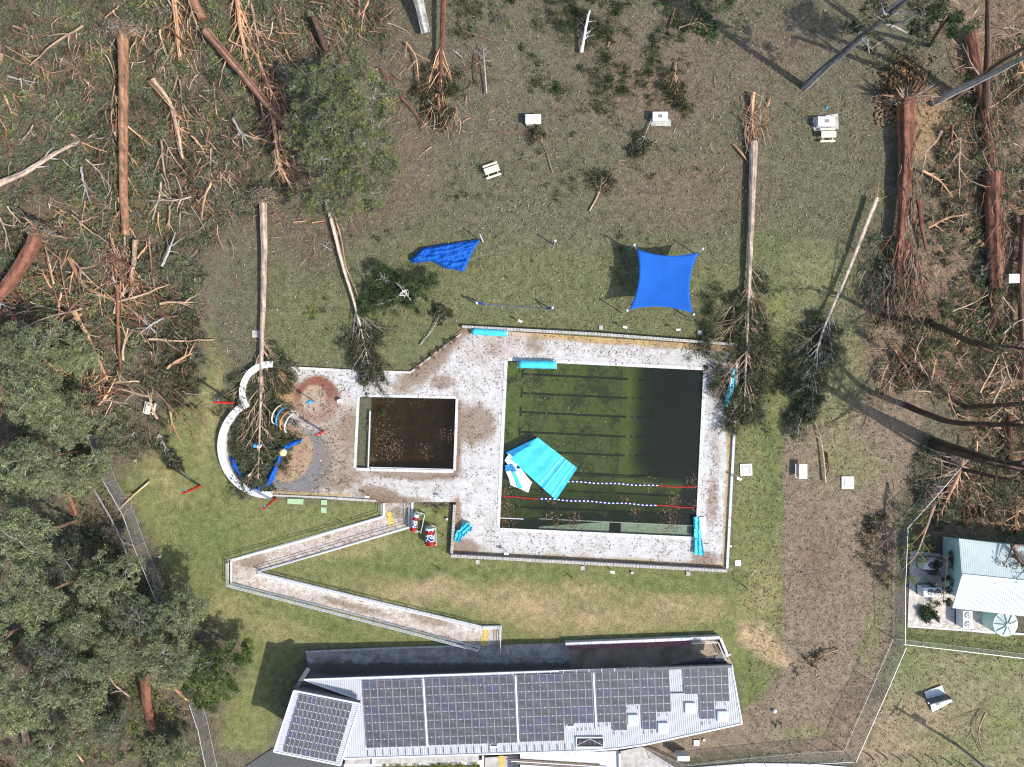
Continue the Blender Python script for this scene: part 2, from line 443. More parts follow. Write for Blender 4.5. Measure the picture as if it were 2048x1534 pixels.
# ------------------------------------------------------------------ outlines read off the photograph (ground level)
POOL = [(1015, 721), (1407, 740), (1391, 1074), (999, 1056)]
POOL2 = [(719, 793), (912, 797), (907, 941), (712, 936)]
DECK = [(925, 657), (1475, 693), (1468, 850), (1451, 1136), (905, 1108), (912, 1004), (825, 1004), (768, 1006), (545, 990),
        (545, 992), (500, 975), (462, 935), (447, 890), (455, 850), (485, 815), (495, 805), (484, 775), (500, 745), (545, 733), (820, 745)]
RAMP = [(768, 1006), (768, 1033), (463, 1120), (463, 1166), (960, 1294), (1003, 1291), (1003, 1254), (965, 1254), (513, 1143), (823, 1053), (825, 1004)]
WALK = [(612, 1305), (800, 1297), (1135, 1286), (1440, 1273), (1470, 1340), (620, 1362)]
FORESTL = [(-300, -300), (800, -300), (820, 60), (800, 420), (700, 470), (640, 560), (560, 480), (470, 450), (410, 560), (415, 700),
           (395, 790), (320, 800), (330, 900), (225, 960), (300, 1100), (360, 1180), (420, 1240), (500, 1300), (450, 1420), (430, 1534), (430, 1850), (-300, 1850)]
FORESTR = [(1900, -300), (1890, 60), (1930, 200), (1870, 330), (1860, 480), (1760, 560), (1720, 700), (1760, 800), (1890, 790), (1960, 900),
           (1850, 1000), (1830, 1070), (2048, 1090), (2400, 1090), (2400, -300)]

# ------------------------------------------------------------------ ground sheet
def make_ground():
    inner_u = np.arange(-300, 2352, 7.0); inner_v = np.arange(-260, 1800, 7.0)
    ou = np.array([-9000, -4000, -2000, -1100, -650, -420]); ov = np.array([-9000, -4000, -2000, -1100, -600, -360])
    us = np.concatenate([ou, inner_u, 4096 - 2048 + 2352 - ou[::-1] - 2352]) if False else np.concatenate([ou, inner_u, 2048 - ou[::-1]])
    vs = np.concatenate([ov, inner_v, 1534 - ov[::-1] + 20])
    U, V = np.meshgrid(us, vs)
    wu = U + 26 * (fbm(U, V, 60, 1) - .5) + 10 * (fbm(U, V, 17, 4) - .5)
    wv = V + 26 * (fbm(U, V, 60, 7) - .5) + 10 * (fbm(U, V, 17, 9) - .5)
    A = np.zeros(U.shape + (3,)); A[:] = (.125, .112, .075)
    Lt = np.full(U.shape, .75)
    def put(m_, c, k=1.0, lit=None):
        nonlocal A, Lt
        m_ = (m_ * k)[..., None]; A = A * (1 - m_) + np.array(c) * m_
        if lit is not None: Lt = Lt * (1 - m_[..., 0]) + lit * m_[..., 0]
    put(pmask(wu, wv, [(430, 480), (900, 330), (1480, 250), (1600, 200), (1780, 240), (1800, 420), (1740, 560), (1700, 700), (1560, 860), (930, 700), (820, 745), (640, 735), (430, 760)], 60), (.118, .115, .066), .85, .7)
    put(pmask(wu, wv, [(560, 560), (880, 480), (1460, 500), (1580, 440), (1650, 520), (1560, 860), (930, 700), (820, 745), (640, 735), (520, 760)], 45), (.135, .142, .066), .9, .45)
    put(pmask(wu, wv, [(330, 830), (420, 640), (440, 740), (470, 1000), (910, 1010), (905, 1110), (1455, 1140), (1480, 700), (1560, 560), (1590, 700), (1567, 900), (1570, 1330), (1500, 1440), (1450, 1290), (610, 1300), (520, 1500), (430, 1500), (440, 1300), (350, 1200), (235, 960)], 9), (.168, .175, .068), .95, .3)
    for e in ((760, 1150, 120, 40, 8), (1000, 1150, 260, 14, 3), (640, 1250, 90, 18, 14), (1400, 1165, 140, 18, 0), (1540, 1000, 26, 200, 0), (420, 1080, 60, 60, 0), (1490, 1360, 40, 60, 0), (1530, 500, 20, 20, 0), (1140, 1220, 9, 60, 0)):
        put(emask(wu, wv, *e, .5), (.115, .145, .05), .6)
    for e in ((430, 820, 20, 90, 10), (330, 960, 60, 25, 40), (560, 1260, 60, 22, 10), (1530, 1180, 30, 80, 10), (780, 1200, 60, 20, 10), (450, 1230, 40, 40, 0), (700, 1100, 90, 14, -14)):
        put(emask(wu, wv, *e, .5), (.26, .225, .105), .7)
    for e in ((910, 1192, 170, 20, 8), (1050, 1212, 95, 36, 8), (1250, 1243, 130, 17, -2), (1350, 1215, 90, 20, 5), (1170, 1180, 50, 20, 0), (850, 1170, 60, 14, 0), (1190, 1240, 50, 18, 0)):
        put(emask(wu, wv, *e, .8) * (.35 + 1.1 * fbm(U, V, 28, 61)), (.36, .26, .15), .66, .3)
    put(pmask(wu, wv, [(1475, 1245), (1530, 1250), (1580, 1295), (1612, 1350), (1585, 1350), (1520, 1310), (1480, 1285)], 9), (.43, .30, .18), .85, .3)
    put(pmask(wu, wv, [(1568, 850), (1600, 860), (1800, 760), (1860, 800), (1800, 1000), (1786, 1280), (1690, 1500), (1250, 1510), (1290, 1490), (1485, 1440), (1560, 1360), (1600, 1330), (1568, 1300)], 8), (.225, .17, .12), .92, .7)
    for e in ((1700, 930, 60, 50, 0), (1650, 820, 60, 60, 0), (1750, 1250, 20, 80, 20), (1720, 700, 60, 60, 0), (1650, 560, 70, 60, 0), (1600, 1470, 60, 12, 0)):
        put(emask(wu, wv, *e, .5), (.19, .19, .085), .7)
    for e in ((1700, 1420, 30, 60, 20), (1310, 160, 120, 90, 0), (1560, 110, 60, 60, 0), (1360, 380, 120, 60, 0), (820, 330, 40, 80, 0), (1640, 1120, 50, 80, 0)):
        put(emask(wu, wv, *e, .6), (.165, .118, .085), .6)
    put(pmask(wu, wv, [(1815, 1300), (2400, 1340), (2400, 1800), (1700, 1800), (1730, 1520)], 10), (.235, .21, .12), .9, .6)
    for e in ((1830, 1340, 50, 40, 0), (2000, 1330, 60, 30, 0), (2010, 1450, 40, 60, 0), (1900, 1500, 90, 30, 0)):
        put(emask(wu, wv, *e, .5), (.165, .19, .07), .7)
    for e in ((1750, 1470, 50, 60, 0), (1770, 1500, 120, 20, 0), (1860, 1440, 50, 30, 30)):
        put(emask(wu, wv, *e, .5), (.31, .22, .14), .6)
    put(pmask(wu, wv, [(1800, 1253), (2400, 1290), (2400, 1330), (1800, 1300)], 6), (.14, .16, .055), .9, .5)
    put(pmask(wu, wv, FORESTL, 18), (.125, .105, .07), .92, .9)
    put(pmask(wu, wv, FORESTR, 20), (.20, .145, .095), .85, 1)
    for e in ((300, 360, 60, 140, 0), (120, 640, 80, 60, 0), (70, 470, 80, 60, 0)):
        put(emask(wu, wv, *e, .5), (.13, .09, .055), .6)
    put(emask(wu, wv, 1855, 250, 60, 60, 0, .5), (.36, .24, .13), .8, .5)
    big = np.clip((np.hypot(U - 1024, V - 767) - 1500) / 1200, 0, 1)
    put(big, (.06, .07, .035), 1.0)
    Z = (fbm(U, V, 90, 3) - .5) * .25 + (fbm(U, V, 20, 5) - .5) * .08 - .10
    dk = np.maximum(pmask(U, V, DECK, 14), np.maximum(pmask(U, V, RAMP, 10), pmask(U, V, [(500, 1290), (1500, 1262), (1520, 1560), (500, 1560)], 10)))
    Z = Z * (1 - dk) + (-.14) * dk
    X = (U - 1024) / 16; Y = (767 - V) / 16
    VV = np.stack([X, Y, Z], -1).reshape(-1, 3)
    nr, nc = U.shape
    i, j = np.meshgrid(np.arange(nr - 1), np.arange(nc - 1), indexing='ij')
    uc = (U[:-1, :-1] + U[1:, 1:]) / 2; vc = (V[:-1, :-1] + V[1:, 1:]) / 2
    hole = (pip(uc, vc, POOL) | (segd(uc, vc, POOL) < 14)) | (pip(uc, vc, POOL2) | (segd(uc, vc, POOL2) < 14))
    keep = ~hole
    i = i[keep]; j = j[keep]
    Q = np.stack([i * nc + j, (i + 1) * nc + j, (i + 1) * nc + j + 1, i * nc + j + 1], -1)
    g = Geo(); g.add(VV, Q=Q, C=A.reshape(-1, 3))
    o = g.build('ground', M['ground'], smooth=True, kind='structure')
    at = o.data.attributes.new('Lit', 'FLOAT', 'POINT'); at.data.foreach_set('value', Lt.ravel().astype(np.float32))
    return o
make_ground()

def sheet(name, outline, holes, z, material, dirt, tint, step=5.0, parent=None, kind='structure', thick=.12, warp=6):
    """a slab cut to an outline with holes; dirt(u,v) and tint(u,v) give stain amount and material colour factor"""
    us = [p[0] for p in outline]; vs = [p[1] for p in outline]
    pts = []; edges = []
    def loop(poly):
        n0 = len(pts)
        dens = []
        for k in range(len(poly)):
            a = poly[k]; b = poly[(k + 1) % len(poly)]; L = math.hypot(b[0] - a[0], b[1] - a[1]); n = max(1, int(L / 12))
            for q in range(n): dens.append((a[0] + (b[0] - a[0]) * q / n, a[1] + (b[1] - a[1]) * q / n))
        for k, p in enumerate(dens):
            pts.append(p); edges.append((n0 + k, n0 + (k + 1) % len(dens)))
        return dens
    ol = loop(outline)
    for h in holes: loop(h)
    G, H = np.meshgrid(np.arange(min(us), max(us), step), np.arange(min(vs), max(vs), step))
    ok = pip(G, H, outline) & (segd(G, H, outline) > step * .5)
    for h in holes: ok &= ~pip(G, H, h) & (segd(G, H, h) > step * .5)
    pts += [(float(a), float(b)) for a, b in zip(G[ok], H[ok])]
    vo, eo, fo, *_ = delaunay_2d_cdt([Vector(p) for p in pts], edges, [], 0, 1e-4)
    vo = np.array([(p.x, p.y) for p in vo]); fo = np.array(fo)
    cc = vo[fo].mean(1); keep = pip(cc[:, 0], cc[:, 1], outline)
    for h in holes: keep &= ~pip(cc[:, 0], cc[:, 1], h)
    fo = fo[keep]
    u, v = vo[:, 0], vo[:, 1]
    g = Geo()
    X = (u - 1024) / 16; Y = (767 - v) / 16
    zz = z(u, v) if callable(z) else np.full(u.shape, z)
    wu = u + warp * 2 * (fbm(u, v, 30, 2) - .5); wv = v + warp * 2 * (fbm(u, v, 30, 6) - .5)
    D = np.clip(dirt(wu, wv), 0, 1.3); T = tint(wu, wv)
    # faces with upward normals
    p0, p1, p2 = [np.stack([X, Y], 1)[fo[:, q]] for q in range(3)]
    cr = (p1[:, 0] - p0[:, 0]) * (p2[:, 1] - p0[:, 1]) - (p1[:, 1] - p0[:, 1]) * (p2[:, 0] - p0[:, 0])
    fo[cr < 0] = fo[cr < 0][:, ::-1]
    g.add(np.stack([X, Y, zz], 1), F=fo, C=T)
    # skirt
    n = len(ol); sx = [((p[0] - 1024) / 16, (767 - p[1]) / 16) for p in ol]
    oz = [float(z(np.array([p[0]]), np.array([p[1]]))[0]) if callable(z) else z for p in ol]
    sv = [(a, b, c) for (a, b), c in zip(sx, oz)] + [(a, b, c - thick) for (a, b), c in zip(sx, oz)]
    g.add(sv, Q=[(k, (k + 1) % n, n + (k + 1) % n, n + k) for k in range(n)], C=(1, 1, 1))
    o = g.build(name, material, parent=parent, kind=kind)
    at = o.data.attributes.new('Lit', 'FLOAT', 'POINT')
    at.data.foreach_set('value', np.concatenate([D, np.full(2 * n, .3)]).astype(np.float32))
    return o

def dirt_deck(u, v):
    D = np.full(u.shape, .21)
    def up(m_, k): nonlocal D; D = np.maximum(D, m_ * k)
    for e, k in (((950, 850, 40, 45, 0, .5), 1.0), ((850, 730, 90, 30, -45, .5), .9), ((885, 765, 30, 18, 0, .6), .8), ((1070, 690, 22, 22, 0, .5), .7),
                 ((680, 900, 60, 90, 0, .5), .55), ((680, 960, 60, 30, 0, .5), .6), ((700, 860, 30, 50, 0, .5), .8), ((690, 960, 60, 26, -20, .5), .7),
                 ((755, 985, 40, 14, 10, .5), 1.1), ((800, 1000, 60, 9, 0, .5), .9), ((912, 860, 9, 80, 0, .5), .9), ((820, 950, 90, 9, 2, .5), .9),
                 ((930, 1095, 30, 16, 0, .5), 1.0), ((965, 1010, 25, 30, 0, .6), .55), ((1390, 1115, 60, 16, 0, .5), .85), ((1425, 1000, 14, 60, 0, .5), .7),
                 ((1430, 900, 14, 60, 0, .6), .55), ((1150, 690, 300, 20, 3, .5), .35), ((560, 760, 60, 20, 0, .5), .5), ((1440, 760, 30, 80, 0, .5), .6),
                 ((915, 1040, 8, 50, 0, .5), .9), ((990, 700, 30, 20, 0, .6), .5), ((1330, 690, 30, 15, 0, .5), .6), ((1150, 1122, 250, 5, 3, .4), .6), ((790, 775, 70, 14, 0, .5), .5)):
        up(emask(u, v, *e), k)
    cl = pmask(u, v, [(1010, 1078), (1380, 1092), (1380, 1122), (1010, 1100)], 8); D = D * (1 - cl) + .0 * cl
    cl = emask(u, v, 965, 960, 30, 60, 0, .4); D = D * (1 - .8 * cl)
    return D
def tint_deck(u, v):
    T = np.ones(u.shape + (3,))
    def up(m_, c): nonlocal T; m_ = m_[..., None]; T = T * (1 - m_) + np.array(c) * m_
    up(pmask(u, v, [(925, 640), (1475, 680), (1475, 705), (925, 668)], 3), (.82, .60, .28))
    up(emask(u, v, 545, 780, 52, 50, 0, .1), (.78, .46, .17))
    up(emask(u, v, 635, 800, 48, 48, 0, .06), (.42, .155, .10)); up(emask(u, v, 628, 798, 26, 28, 0, .08), (.75, .56, .40))
    up(emask(u, v, 700, 870, 40, 60, 0, .5), (.85, .76, .66))
    up(emask(u, v, 640, 900, 120, 90, 0, .5) * .7, (.74, .64, .54)); up(emask(u, v, 590, 925, 74, 72, 0, .08), (.34, .35, .38)); up(emask(u, v, 572, 905, 54, 58, 0, .05), (.68, .48, .32))
    up(emask(u, v, 500, 890, 50, 80, 0, .2), (.18, .17, .13))
    up(emask(u, v, 1000, 690, 60, 30, -20, .6), (.9, .80, .76))
    up(pmask(u, v, [(1462, 700), (1470, 700), (1450, 1130), (1443, 1130)], 2), (.85, .62, .28))
    up(np.clip(1 - segd(u, v, [(924, 662), (822, 742)], False) / 26, 0, 1), (.36, .22, .16)); up(pmask(u, v, [(908, 800), (924, 800), (922, 945), (905, 962), (820, 958), (905, 945)], 6), (.42, .27, .20)); up(emask(u, v, 765, 1000, 50, 14, 8, .5), (.45, .28, .20))
    up(pmask(u, v, [(905, 1100), (1450, 1128), (1450, 1140), (905, 1112)], 3), (.7, .5, .25))
    up(pmask(u, v, [(545, 982), (700, 988), (700, 994), (545, 990)], 2), (.8, .62, .28))
    up(pmask(u, v, [(905, 1000), (916, 1000), (910, 1100), (903, 1100)], 2), (.75, .55, .22))
    return T
sheet('pool_deck', DECK, [POOL, POOL2], .02, M['deck'], dirt_deck, tint_deck, step=3.6, warp=4)
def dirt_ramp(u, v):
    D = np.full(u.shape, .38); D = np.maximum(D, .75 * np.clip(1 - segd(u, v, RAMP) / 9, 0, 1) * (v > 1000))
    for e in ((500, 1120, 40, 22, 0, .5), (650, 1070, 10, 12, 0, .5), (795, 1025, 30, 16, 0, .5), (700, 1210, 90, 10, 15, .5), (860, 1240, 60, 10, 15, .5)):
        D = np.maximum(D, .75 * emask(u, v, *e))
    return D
def tint_ramp(u, v):
    T = np.ones(u.shape + (3,))
    m_ = pmask(u, v, [(513, 1143), (965, 1254), (963, 1268), (500, 1160)], 5)[..., None]
    return T * (1 - m_) + np.array((1.3, 1.38, 1.45)) * m_
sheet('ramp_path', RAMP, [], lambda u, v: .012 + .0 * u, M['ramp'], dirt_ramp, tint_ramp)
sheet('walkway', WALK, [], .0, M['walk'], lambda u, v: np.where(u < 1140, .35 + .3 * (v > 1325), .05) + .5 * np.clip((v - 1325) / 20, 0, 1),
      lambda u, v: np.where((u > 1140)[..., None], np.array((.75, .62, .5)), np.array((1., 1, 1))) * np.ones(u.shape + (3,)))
APRON = [(490, 1534), (545, 1497), (700, 1500), (700, 1620), (470, 1620)]
sheet('asphalt_yard', APRON, [], -.02, M['asphalt'], lambda u, v: 0 * u, lambda u, v: np.ones(u.shape + (3,)), step=20)

# ------------------------------------------------------------------ pools
def W(p, z=0.0): return (float((p[0] - 1024) / 16), float((767 - p[1]) / 16), z)
def pool(name, label, C4, depth, wm, fm, sub):
    t = thing(name, label, 'pool', (0, 0, 0))
    g = Geo(); n = 4
    top = [W(p, .025) for p in C4]; bot = [W(p, -depth) for p in C4]
    g.add(top + bot, Q=[(i, (i + 1) % 4, 4 + (i + 1) % 4, 4 + i) for i in range(4)])
    g.build('pool_wall', M['tile'] if depth > 3 else M['conc'], t)
    return t
tp = pool('swimming_pool', 'large rectangular swimming pool of murky green water with dark lane lines', POOL, 4.8, M['water'], M['pfloor'], None)
# floor of the big pool: pool axes in (s along east, q along south)
NW, NE, SE, SW = [np.array(p, float) for p in POOL]
def PU(s, q):                                       # 0..1, 0..1 -> px
    return (NW * (1 - s) + NE * s) * (1 - q) + (SW * (1 - s) + SE * s) * q
def grid_floor(g, s0, s1, q0, q1, zf, n=24, mrows=16, m=0):
    V = [];
    for i in range(n + 1):
        for j in range(mrows + 1):
            s = s0 + (s1 - s0) * i / n; q = q0 + (q1 - q0) * j / mrows
            p = PU(s, q); V.append(W(p, zf(s, q)))
    Q = [(i * (mrows + 1) + j, i * (mrows + 1) + j + 1, (i + 1) * (mrows + 1) + j + 1, (i + 1) * (mrows + 1) + j) for i in range(n) for j in range(mrows)]
    g.add(V, Q=Q, m=m)
def zfloor(s, q):
    base = -1.05 - .35 * min(s / .6, 1)
    if s > .6:
        k = min(max(s - .62, 0) / .19, 1); k = k * k * (3 - 2 * k)
        kq = min(max((.70 - q) / .14, 0), 1)
        e = min(max((1.0 - s) / .04, 0), 1)
        kk = k * kq
        base = -1.4 - 3.2 * kk
    if q > .68: base -= .75 * min((q - .68) / .12, 1)
    return base
g = Geo(); grid_floor(g, 0, .6, 0, 1, zfloor); g.build('pool_floor', M['pfloor'], tp)
g = Geo(); grid_floor(g, .6, 1, 0, 1, zfloor, 24, 60); g.build('deep_floor', M['pfloor_clean'], tp)
lane_q = [.075, .19, .305, .425, .54, .66, .775, .885]
for q in lane_q:
    g = Geo(); h = .0065
    N = 26
    for a in range(N):
        s0 = .075 + (.97 - .075) * a / N; s1 = .075 + (.97 - .075) * (a + 1) / N
        V = [W(PU(s_, q_), zfloor(s_, q_) + .012) for s_, q_ in ((s0, q - h), (s0, q + h), (s1, q + h), (s1, q - h))]
        g.add(V, Q=[(0, 1, 2, 3)])
    for sx in (.075,):
        V = [W(PU(s_, q_), zfloor(s_, q_) + .016) for s_, q_ in ((sx, q - .026), (sx, q + .026), (sx + .01, q + .026), (sx + .01, q - .026))]
        g.add(V, Q=[(0, 1, 2, 3)])
    g.build('lane_line', M['lane'], tp)
# ledge steps on the south side and its pale tiles
g = Geo()
for sa, sb in ((.2, .56), (.62, .995)):
    poly = [W(PU(sa, .935 if sa > .5 else .985)), W(PU(sb, .935)), W(PU(sb, 1.0)), W(PU(sa, 1.0))]
    g.prism([p[:2] for p in poly], -2.6, -.30)
g.build('entry_ledge', M['tile'], tp)
g = Geo(); g.bar(W(PU(.2, .935), -.12), W(PU(.995, .935), -.12), .09, .05); g.bar(W(PU(0, .94), .0), W(PU(.12, .94), .0), .09, .05); g.build('ledge_rail', M['galv_w'], tp)
def coping(C4, wd, t, z=.06, m='conc_w'):
    for i in range(4):
        a = np.array(W(C4[i])); b = np.array(W(C4[(i + 1) % 4]))
        cx = np.mean([W(p) for p in C4], 0)
        dr = (b - a) / np.linalg.norm(b - a); nn = np.array([-dr[1], dr[0], 0]); nn *= -np.sign(np.dot(nn, cx - a))
        L = np.linalg.norm(b - a); k = max(1, int(L / 1.2))
        for q in range(k):
            p0 = a + dr * (L * q / k + .008); p1 = a + dr * (L * (q + 1) / k - .008)
            gg = Geo(); zo = z + .002 * (i % 2)
            gg.bar(p0 + nn * (wd / 2 - .03) + (0, 0, zo - .05), p1 + nn * (wd / 2 - .03) + (0, 0, zo - .05), wd, .11)
            gg.build('coping_stone', M[m], t)
coping(POOL, .42, tp)
def water(C4, z, depth, m, t):
    g = Geo(); p = [W(q)[:2] for q in C4]; c = np.mean(p, 0)
    p = [tuple(c + (np.array(q) - c) * .9985) for q in p]
    g.prism(p, -depth, z); return g.build('water', m, t)
water(POOL, -.06, 4.78, M['water'], tp)

tp2 = pool('wading_pool', 'smaller rectangular pool of dark brown water beside the splash pad', POOL2, 2.0, M['water_b'], None, None)
N2 = [np.array(p, float) for p in POOL2]
def PU2(s, q): return (N2[0] * (1 - s) + N2[1] * s) * (1 - q) + (N2[3] * (1 - s) + N2[2] * s) * q
g = Geo(); V = []
for i in range(13):
    for j in range(9):
        V.append(W(PU2(i / 12, j / 8), -.85 - .95 * (i / 12)))
g.add(V, Q=[(i * 9 + j, i * 9 + j + 1, (i + 1) * 9 + j + 1, (i + 1) * 9 + j) for i in range(12) for j in range(8)])
g.build('pool_floor', M['pfloor_b'], tp2)
g = Geo(); g.prism([W(PU2(a, b))[:2] for a, b in ((.0, 0), (.115, 0), (.125, 1), (0, 1))], -1.1, -.45); g.build('entry_ledge', M['tile'], tp2)
g = Geo(); g.bar(W(PU2(.118, .2), .0), W(PU2(.125, .99), .0), .14, .12); g.bar(W(PU2(.14, .985), .0), W(PU2(.99, .985), .0), .1, .1); g.build('ledge_rail', M['galv_w'], tp2)
coping(POOL2, .34, tp2)
water(POOL2, -.08, 1.98, M['water_b'], tp2)
# floating debris
def leafset(cx, cy, z, n, spread, L=(.1, .3), wr=.3, pal=None, flat=True):
    c = np.stack([cx + R.normal(size=n) * spread, cy + R.normal(size=n) * spread, z + R.random(n) * .03], 1)
    d_ = R.normal(size=(n, 3)); d_[:, 2] *= .1 if flat else 1
    LL = R.uniform(*L, n); pal = np.array(pal); C = pal[R.integers(0, len(pal), n)] * R.uniform(.7, 1.3, (n, 1))
    return c, d_, LL, LL * wr, C
BR = [(.20, .12, .07), (.28, .19, .12), (.12, .08, .05), (.33, .26, .18)]
g = Geo()
for u, v, n, s_ in ((1100, 800, 260, 2.6), (1200, 900, 160, 2.4), (1340, 1040, 260, .8), (1060, 760, 120, 1.2), (1010, 1020, 500, .9), (1008, 1045, 260, .6), (1350, 1003, 300, .6), (1385, 965, 160, .5), (1270, 1025, 120, .35), (1250, 1000, 80, .3), (1110, 1040, 200, .6),
                    (1150, 1045, 200, .5), (1166, 1000, 50, .3), (1300, 967, 90, .5), (1105, 1002, 60, .3), (1392, 1010, 150, .4), (1012, 985, 120, .4)):
    x, y, _ = W((u, v)); c, d_, L, w_, C = leafset(x, y, -.05, n, s_, (.08, .35), .35, BR)
    uu = c[:, 0] * 16 + 1024; vv = 767 - c[:, 1] * 16; k = pip(uu, vv, POOL)
    g.leaves(c[k], d_[k], L[k], w_[k], C[k])
g.build('floating_leaf_litter', M['leaf'], kind='stuff', label='brown leaf litter and bark floating against the edges of the green pool')
g = Geo()
for u, v, n, s_ in ((770, 880, 500, .9), (785, 905, 300, .7), (850, 905, 120, .5), (890, 870, 120, .5), (740, 850, 200, .5), (740, 920, 160, .4), (830, 800, 60, .5)):
    x, y, _ = W((u, v)); c, d_, L, w_, C = leafset(x, y, -.07, n, s_, (.08, .3), .3, BR + [(.1, .12, .05)])
    uu = c[:, 0] * 16 + 1024; vv = 767 - c[:, 1] * 16; k = pip(uu, vv, POOL2)
    g.leaves(c[k], d_[k], L[k], w_[k], C[k])
g.build('floating_leaf_scum', M['leaf'], kind='stuff', label='rafts of leaves floating on the dark brown pool')

# lane ropes
def rope(label, a, b, secs):
    t = thing('lane_rope', label, 'lane rope', group='lane ropes across the green pool')
    a = np.array(W(a, .0)); b = np.array(W(b, .0)); L = np.linalg.norm(b - a)
    gs = {'r': Geo(), 'b': Geo(), 'w': Geo()}
    k = int(L / .26)
    for i in range(k):
        f = (i + .5) / k
        c = next(c for e, c in secs if f <= e)
        if c == 'x': c = 'b' if (i // 1) % 2 else 'w'
        p0 = a + (b - a) * (i + .04) / k; p1 = a + (b - a) * (i + .96) / k
        wob = .05 * math.sin(i * .35); p0[1] += wob; p1[1] += wob
        gs[c].tube([p0, (p0 + p1) / 2, p1], [.075, .085, .075], 8, cap=True)
    for c, nm in (('r', 'red_floats'), ('b', 'blue_floats'), ('w', 'white_floats')):
        if gs[c].n: gs[c].build(nm, M['rope_' + c], t, kind='stuff')
rope('blue and white lane rope with red end running east from under the cyan cover', (1135, 963), (1392, 975), [(.71, 'x'), (1.1, 'r')])
rope('full width lane rope with red at both ends nearest the south edge', (1006, 993), (1388, 1015), [(.19, 'r'), (.80, 'x'), (1.1, 'r')])

# ------------------------------------------------------------------ perimeter walls of the deck
def blockwall(name, label, path, wd, h, cat='wall', m='block', z0=-.1, bl=.4, side=0.0, group=None):
    t = thing(name, label, cat, group=group)
    g = Geo(); core = Geo()
    for i in range(len(path) - 1):
        a = np.array(W(path[i])); b = np.array(W(path[i + 1])); L = np.linalg.norm(b - a); dr = (b - a) / L
        n = max(1, int(L / bl))
        core.bar(a + (0, 0, z0 / 2 + (h - .06) / 2), b + (0, 0, z0 / 2 + (h - .06) / 2), wd * .8, h - .06 - z0)
        for q in range(n):
            p0 = a + dr * (L * q / n + .02); p1 = a + dr * (L * (q + 1) / n - .02); j = R.uniform(-.012, .012)
            p0 = p0 + (0, 0, h - .08 + j); p1 = p1 + (0, 0, h - .08 + j)
            g.bar(p0, p1, wd, .16, C=(.5, .5, .5))
    core.build('wall_core', M['conc'], t)
    g.build('capping_blocks', M[m], t, kind='stuff')
    return t
blockwall('retaining_wall', 'long grey block wall along the north edge of the pool deck', [(924, 654), (1200, 669), (1474, 690)], .34, .55)
blockwall('retaining_wall', 'grey block wall with dark shadow along the south edge of the pool deck', [(903, 1109), (1180, 1124), (1451, 1139)], .36, .75)
blockwall('retaining_wall', 'short grey block wall dropping south beside the crumpled cyan cover', [(910, 1008), (904, 1107)], .34, .55)
blockwall('retaining_wall', 'pale concrete edge wall along the east side of the pool deck', [(1474, 694), (1468, 850), (1453, 1136)], .30, .3, m='conc_w', bl=1.2)
blockwall('retaining_wall', 'low mossy kerb wall between the splash pad deck and the green mats', [(546, 990), (660, 995), (752, 1001)], .22, .2, m='conc', bl=.8)
blockwall('retaining_wall', 'low diagonal kerb wall with brown leaf drift northwest of the pools', [(922, 668), (822, 744)], .2, .15, m='conc', bl=.8)
blockwall('retaining_wall', 'white kerb along the north edge of the splash pad deck', [(822, 745), (700, 741), (548, 733)], .25, .16, m='conc_w', bl=.9)
def kerb(label, path, wd=.28, h=.16, m='conc_p'):
    t = thing('kerb', label, 'kerb')
    for i in range(len(path) - 1):
        g = Geo(); a = np.array(W(path[i], (h - .1) / 2)); b = np.array(W(path[i + 1], (h - .1) / 2))
        g.bar(a, b, wd, h + .1 + .003 * (i % 2)); g.build('kerb_stone', M[m], t)
kerb('pale kerb on the outer upper side of the zigzag ramp', [(768, 1006), (768, 1033), (600, 1083), (463, 1121)])
kerb('pale kerb on the inner lower side of the upper ramp leg', [(825, 1004), (823, 1053), (660, 1101), (515, 1143)], .24)
kerb('wide pale kerb along the inner side of the lower ramp leg', [(515, 1146), (740, 1201), (965, 1255), (1003, 1254)], .42)
kerb('narrow kerb along the outer side of the lower ramp leg', [(463, 1121), (463, 1166), (700, 1226), (960, 1295)], .16)
def curved_wall(label, cx, cy, r, a0, a1, wd, h):
    t = thing('curved_wall', label, 'wall')
    n = max(6, int(abs(a1 - a0) / 4)); k = 0
    for i in range(0, n):
        g = Geo(); V = []
        for q in (0, .99):
            a = math.radians(a0 + (a1 - a0) * (i + q) / n)
            for rr in (r - wd / 2, r + wd / 2):
                x, y, _ = W((cx + rr * 16 * math.cos(a) / 1, cy + rr * 16 * math.sin(a)))
                V.append((x, y))
        g.prism([V[0], V[1], V[3], V[2]], -.1, h); g.build('wall_segment', M['white'], t)
curved_wall('large white curved wall around the west side of the splash pad', 543.0, 892.0, 96 / 16, 242, 88, .85, .8)
curved_wall('smaller white curved wall around the orange splash pad circle', 545.0, 784.0, 55 / 16, 275, 146, .75, .9)

def railing(label, path, posts=1.6, h=1.0, m='galv_w', rails=(1.0, .68, .36), group=None, off=0.0):
    t = thing('handrail', label, 'handrail')
    P3 = [np.array(W(p)) for p in path]
    for hz in rails:
        g = Geo(); g.tube([p + (0, 0, hz) for p in P3], .038, 6); g.build('rail', M[m], t)
    for i in range(len(P3) - 1):
        L = np.linalg.norm(P3[i + 1] - P3[i]); n = max(1, int(L / posts))
        for q in range(n + (1 if i == len(P3) - 2 else 0)):
            p = P3[i] + (P3[i + 1] - P3[i]) * q / n
            g = Geo(); g.tube([p + (0, 0, 0), p + (0, 0, max(rails) + .0)], .03, 6); g.build('post', M[m], t)
railing('three rail white handrail along the outer side of the lower ramp leg', [(459, 1124), (459, 1168), (700, 1230), (957, 1297)])
railing('dark thin handrail on the upper side of the upper ramp leg', [(765, 1006), (765, 1030), (461, 1117)], m='galv', rails=(1.0, .6))
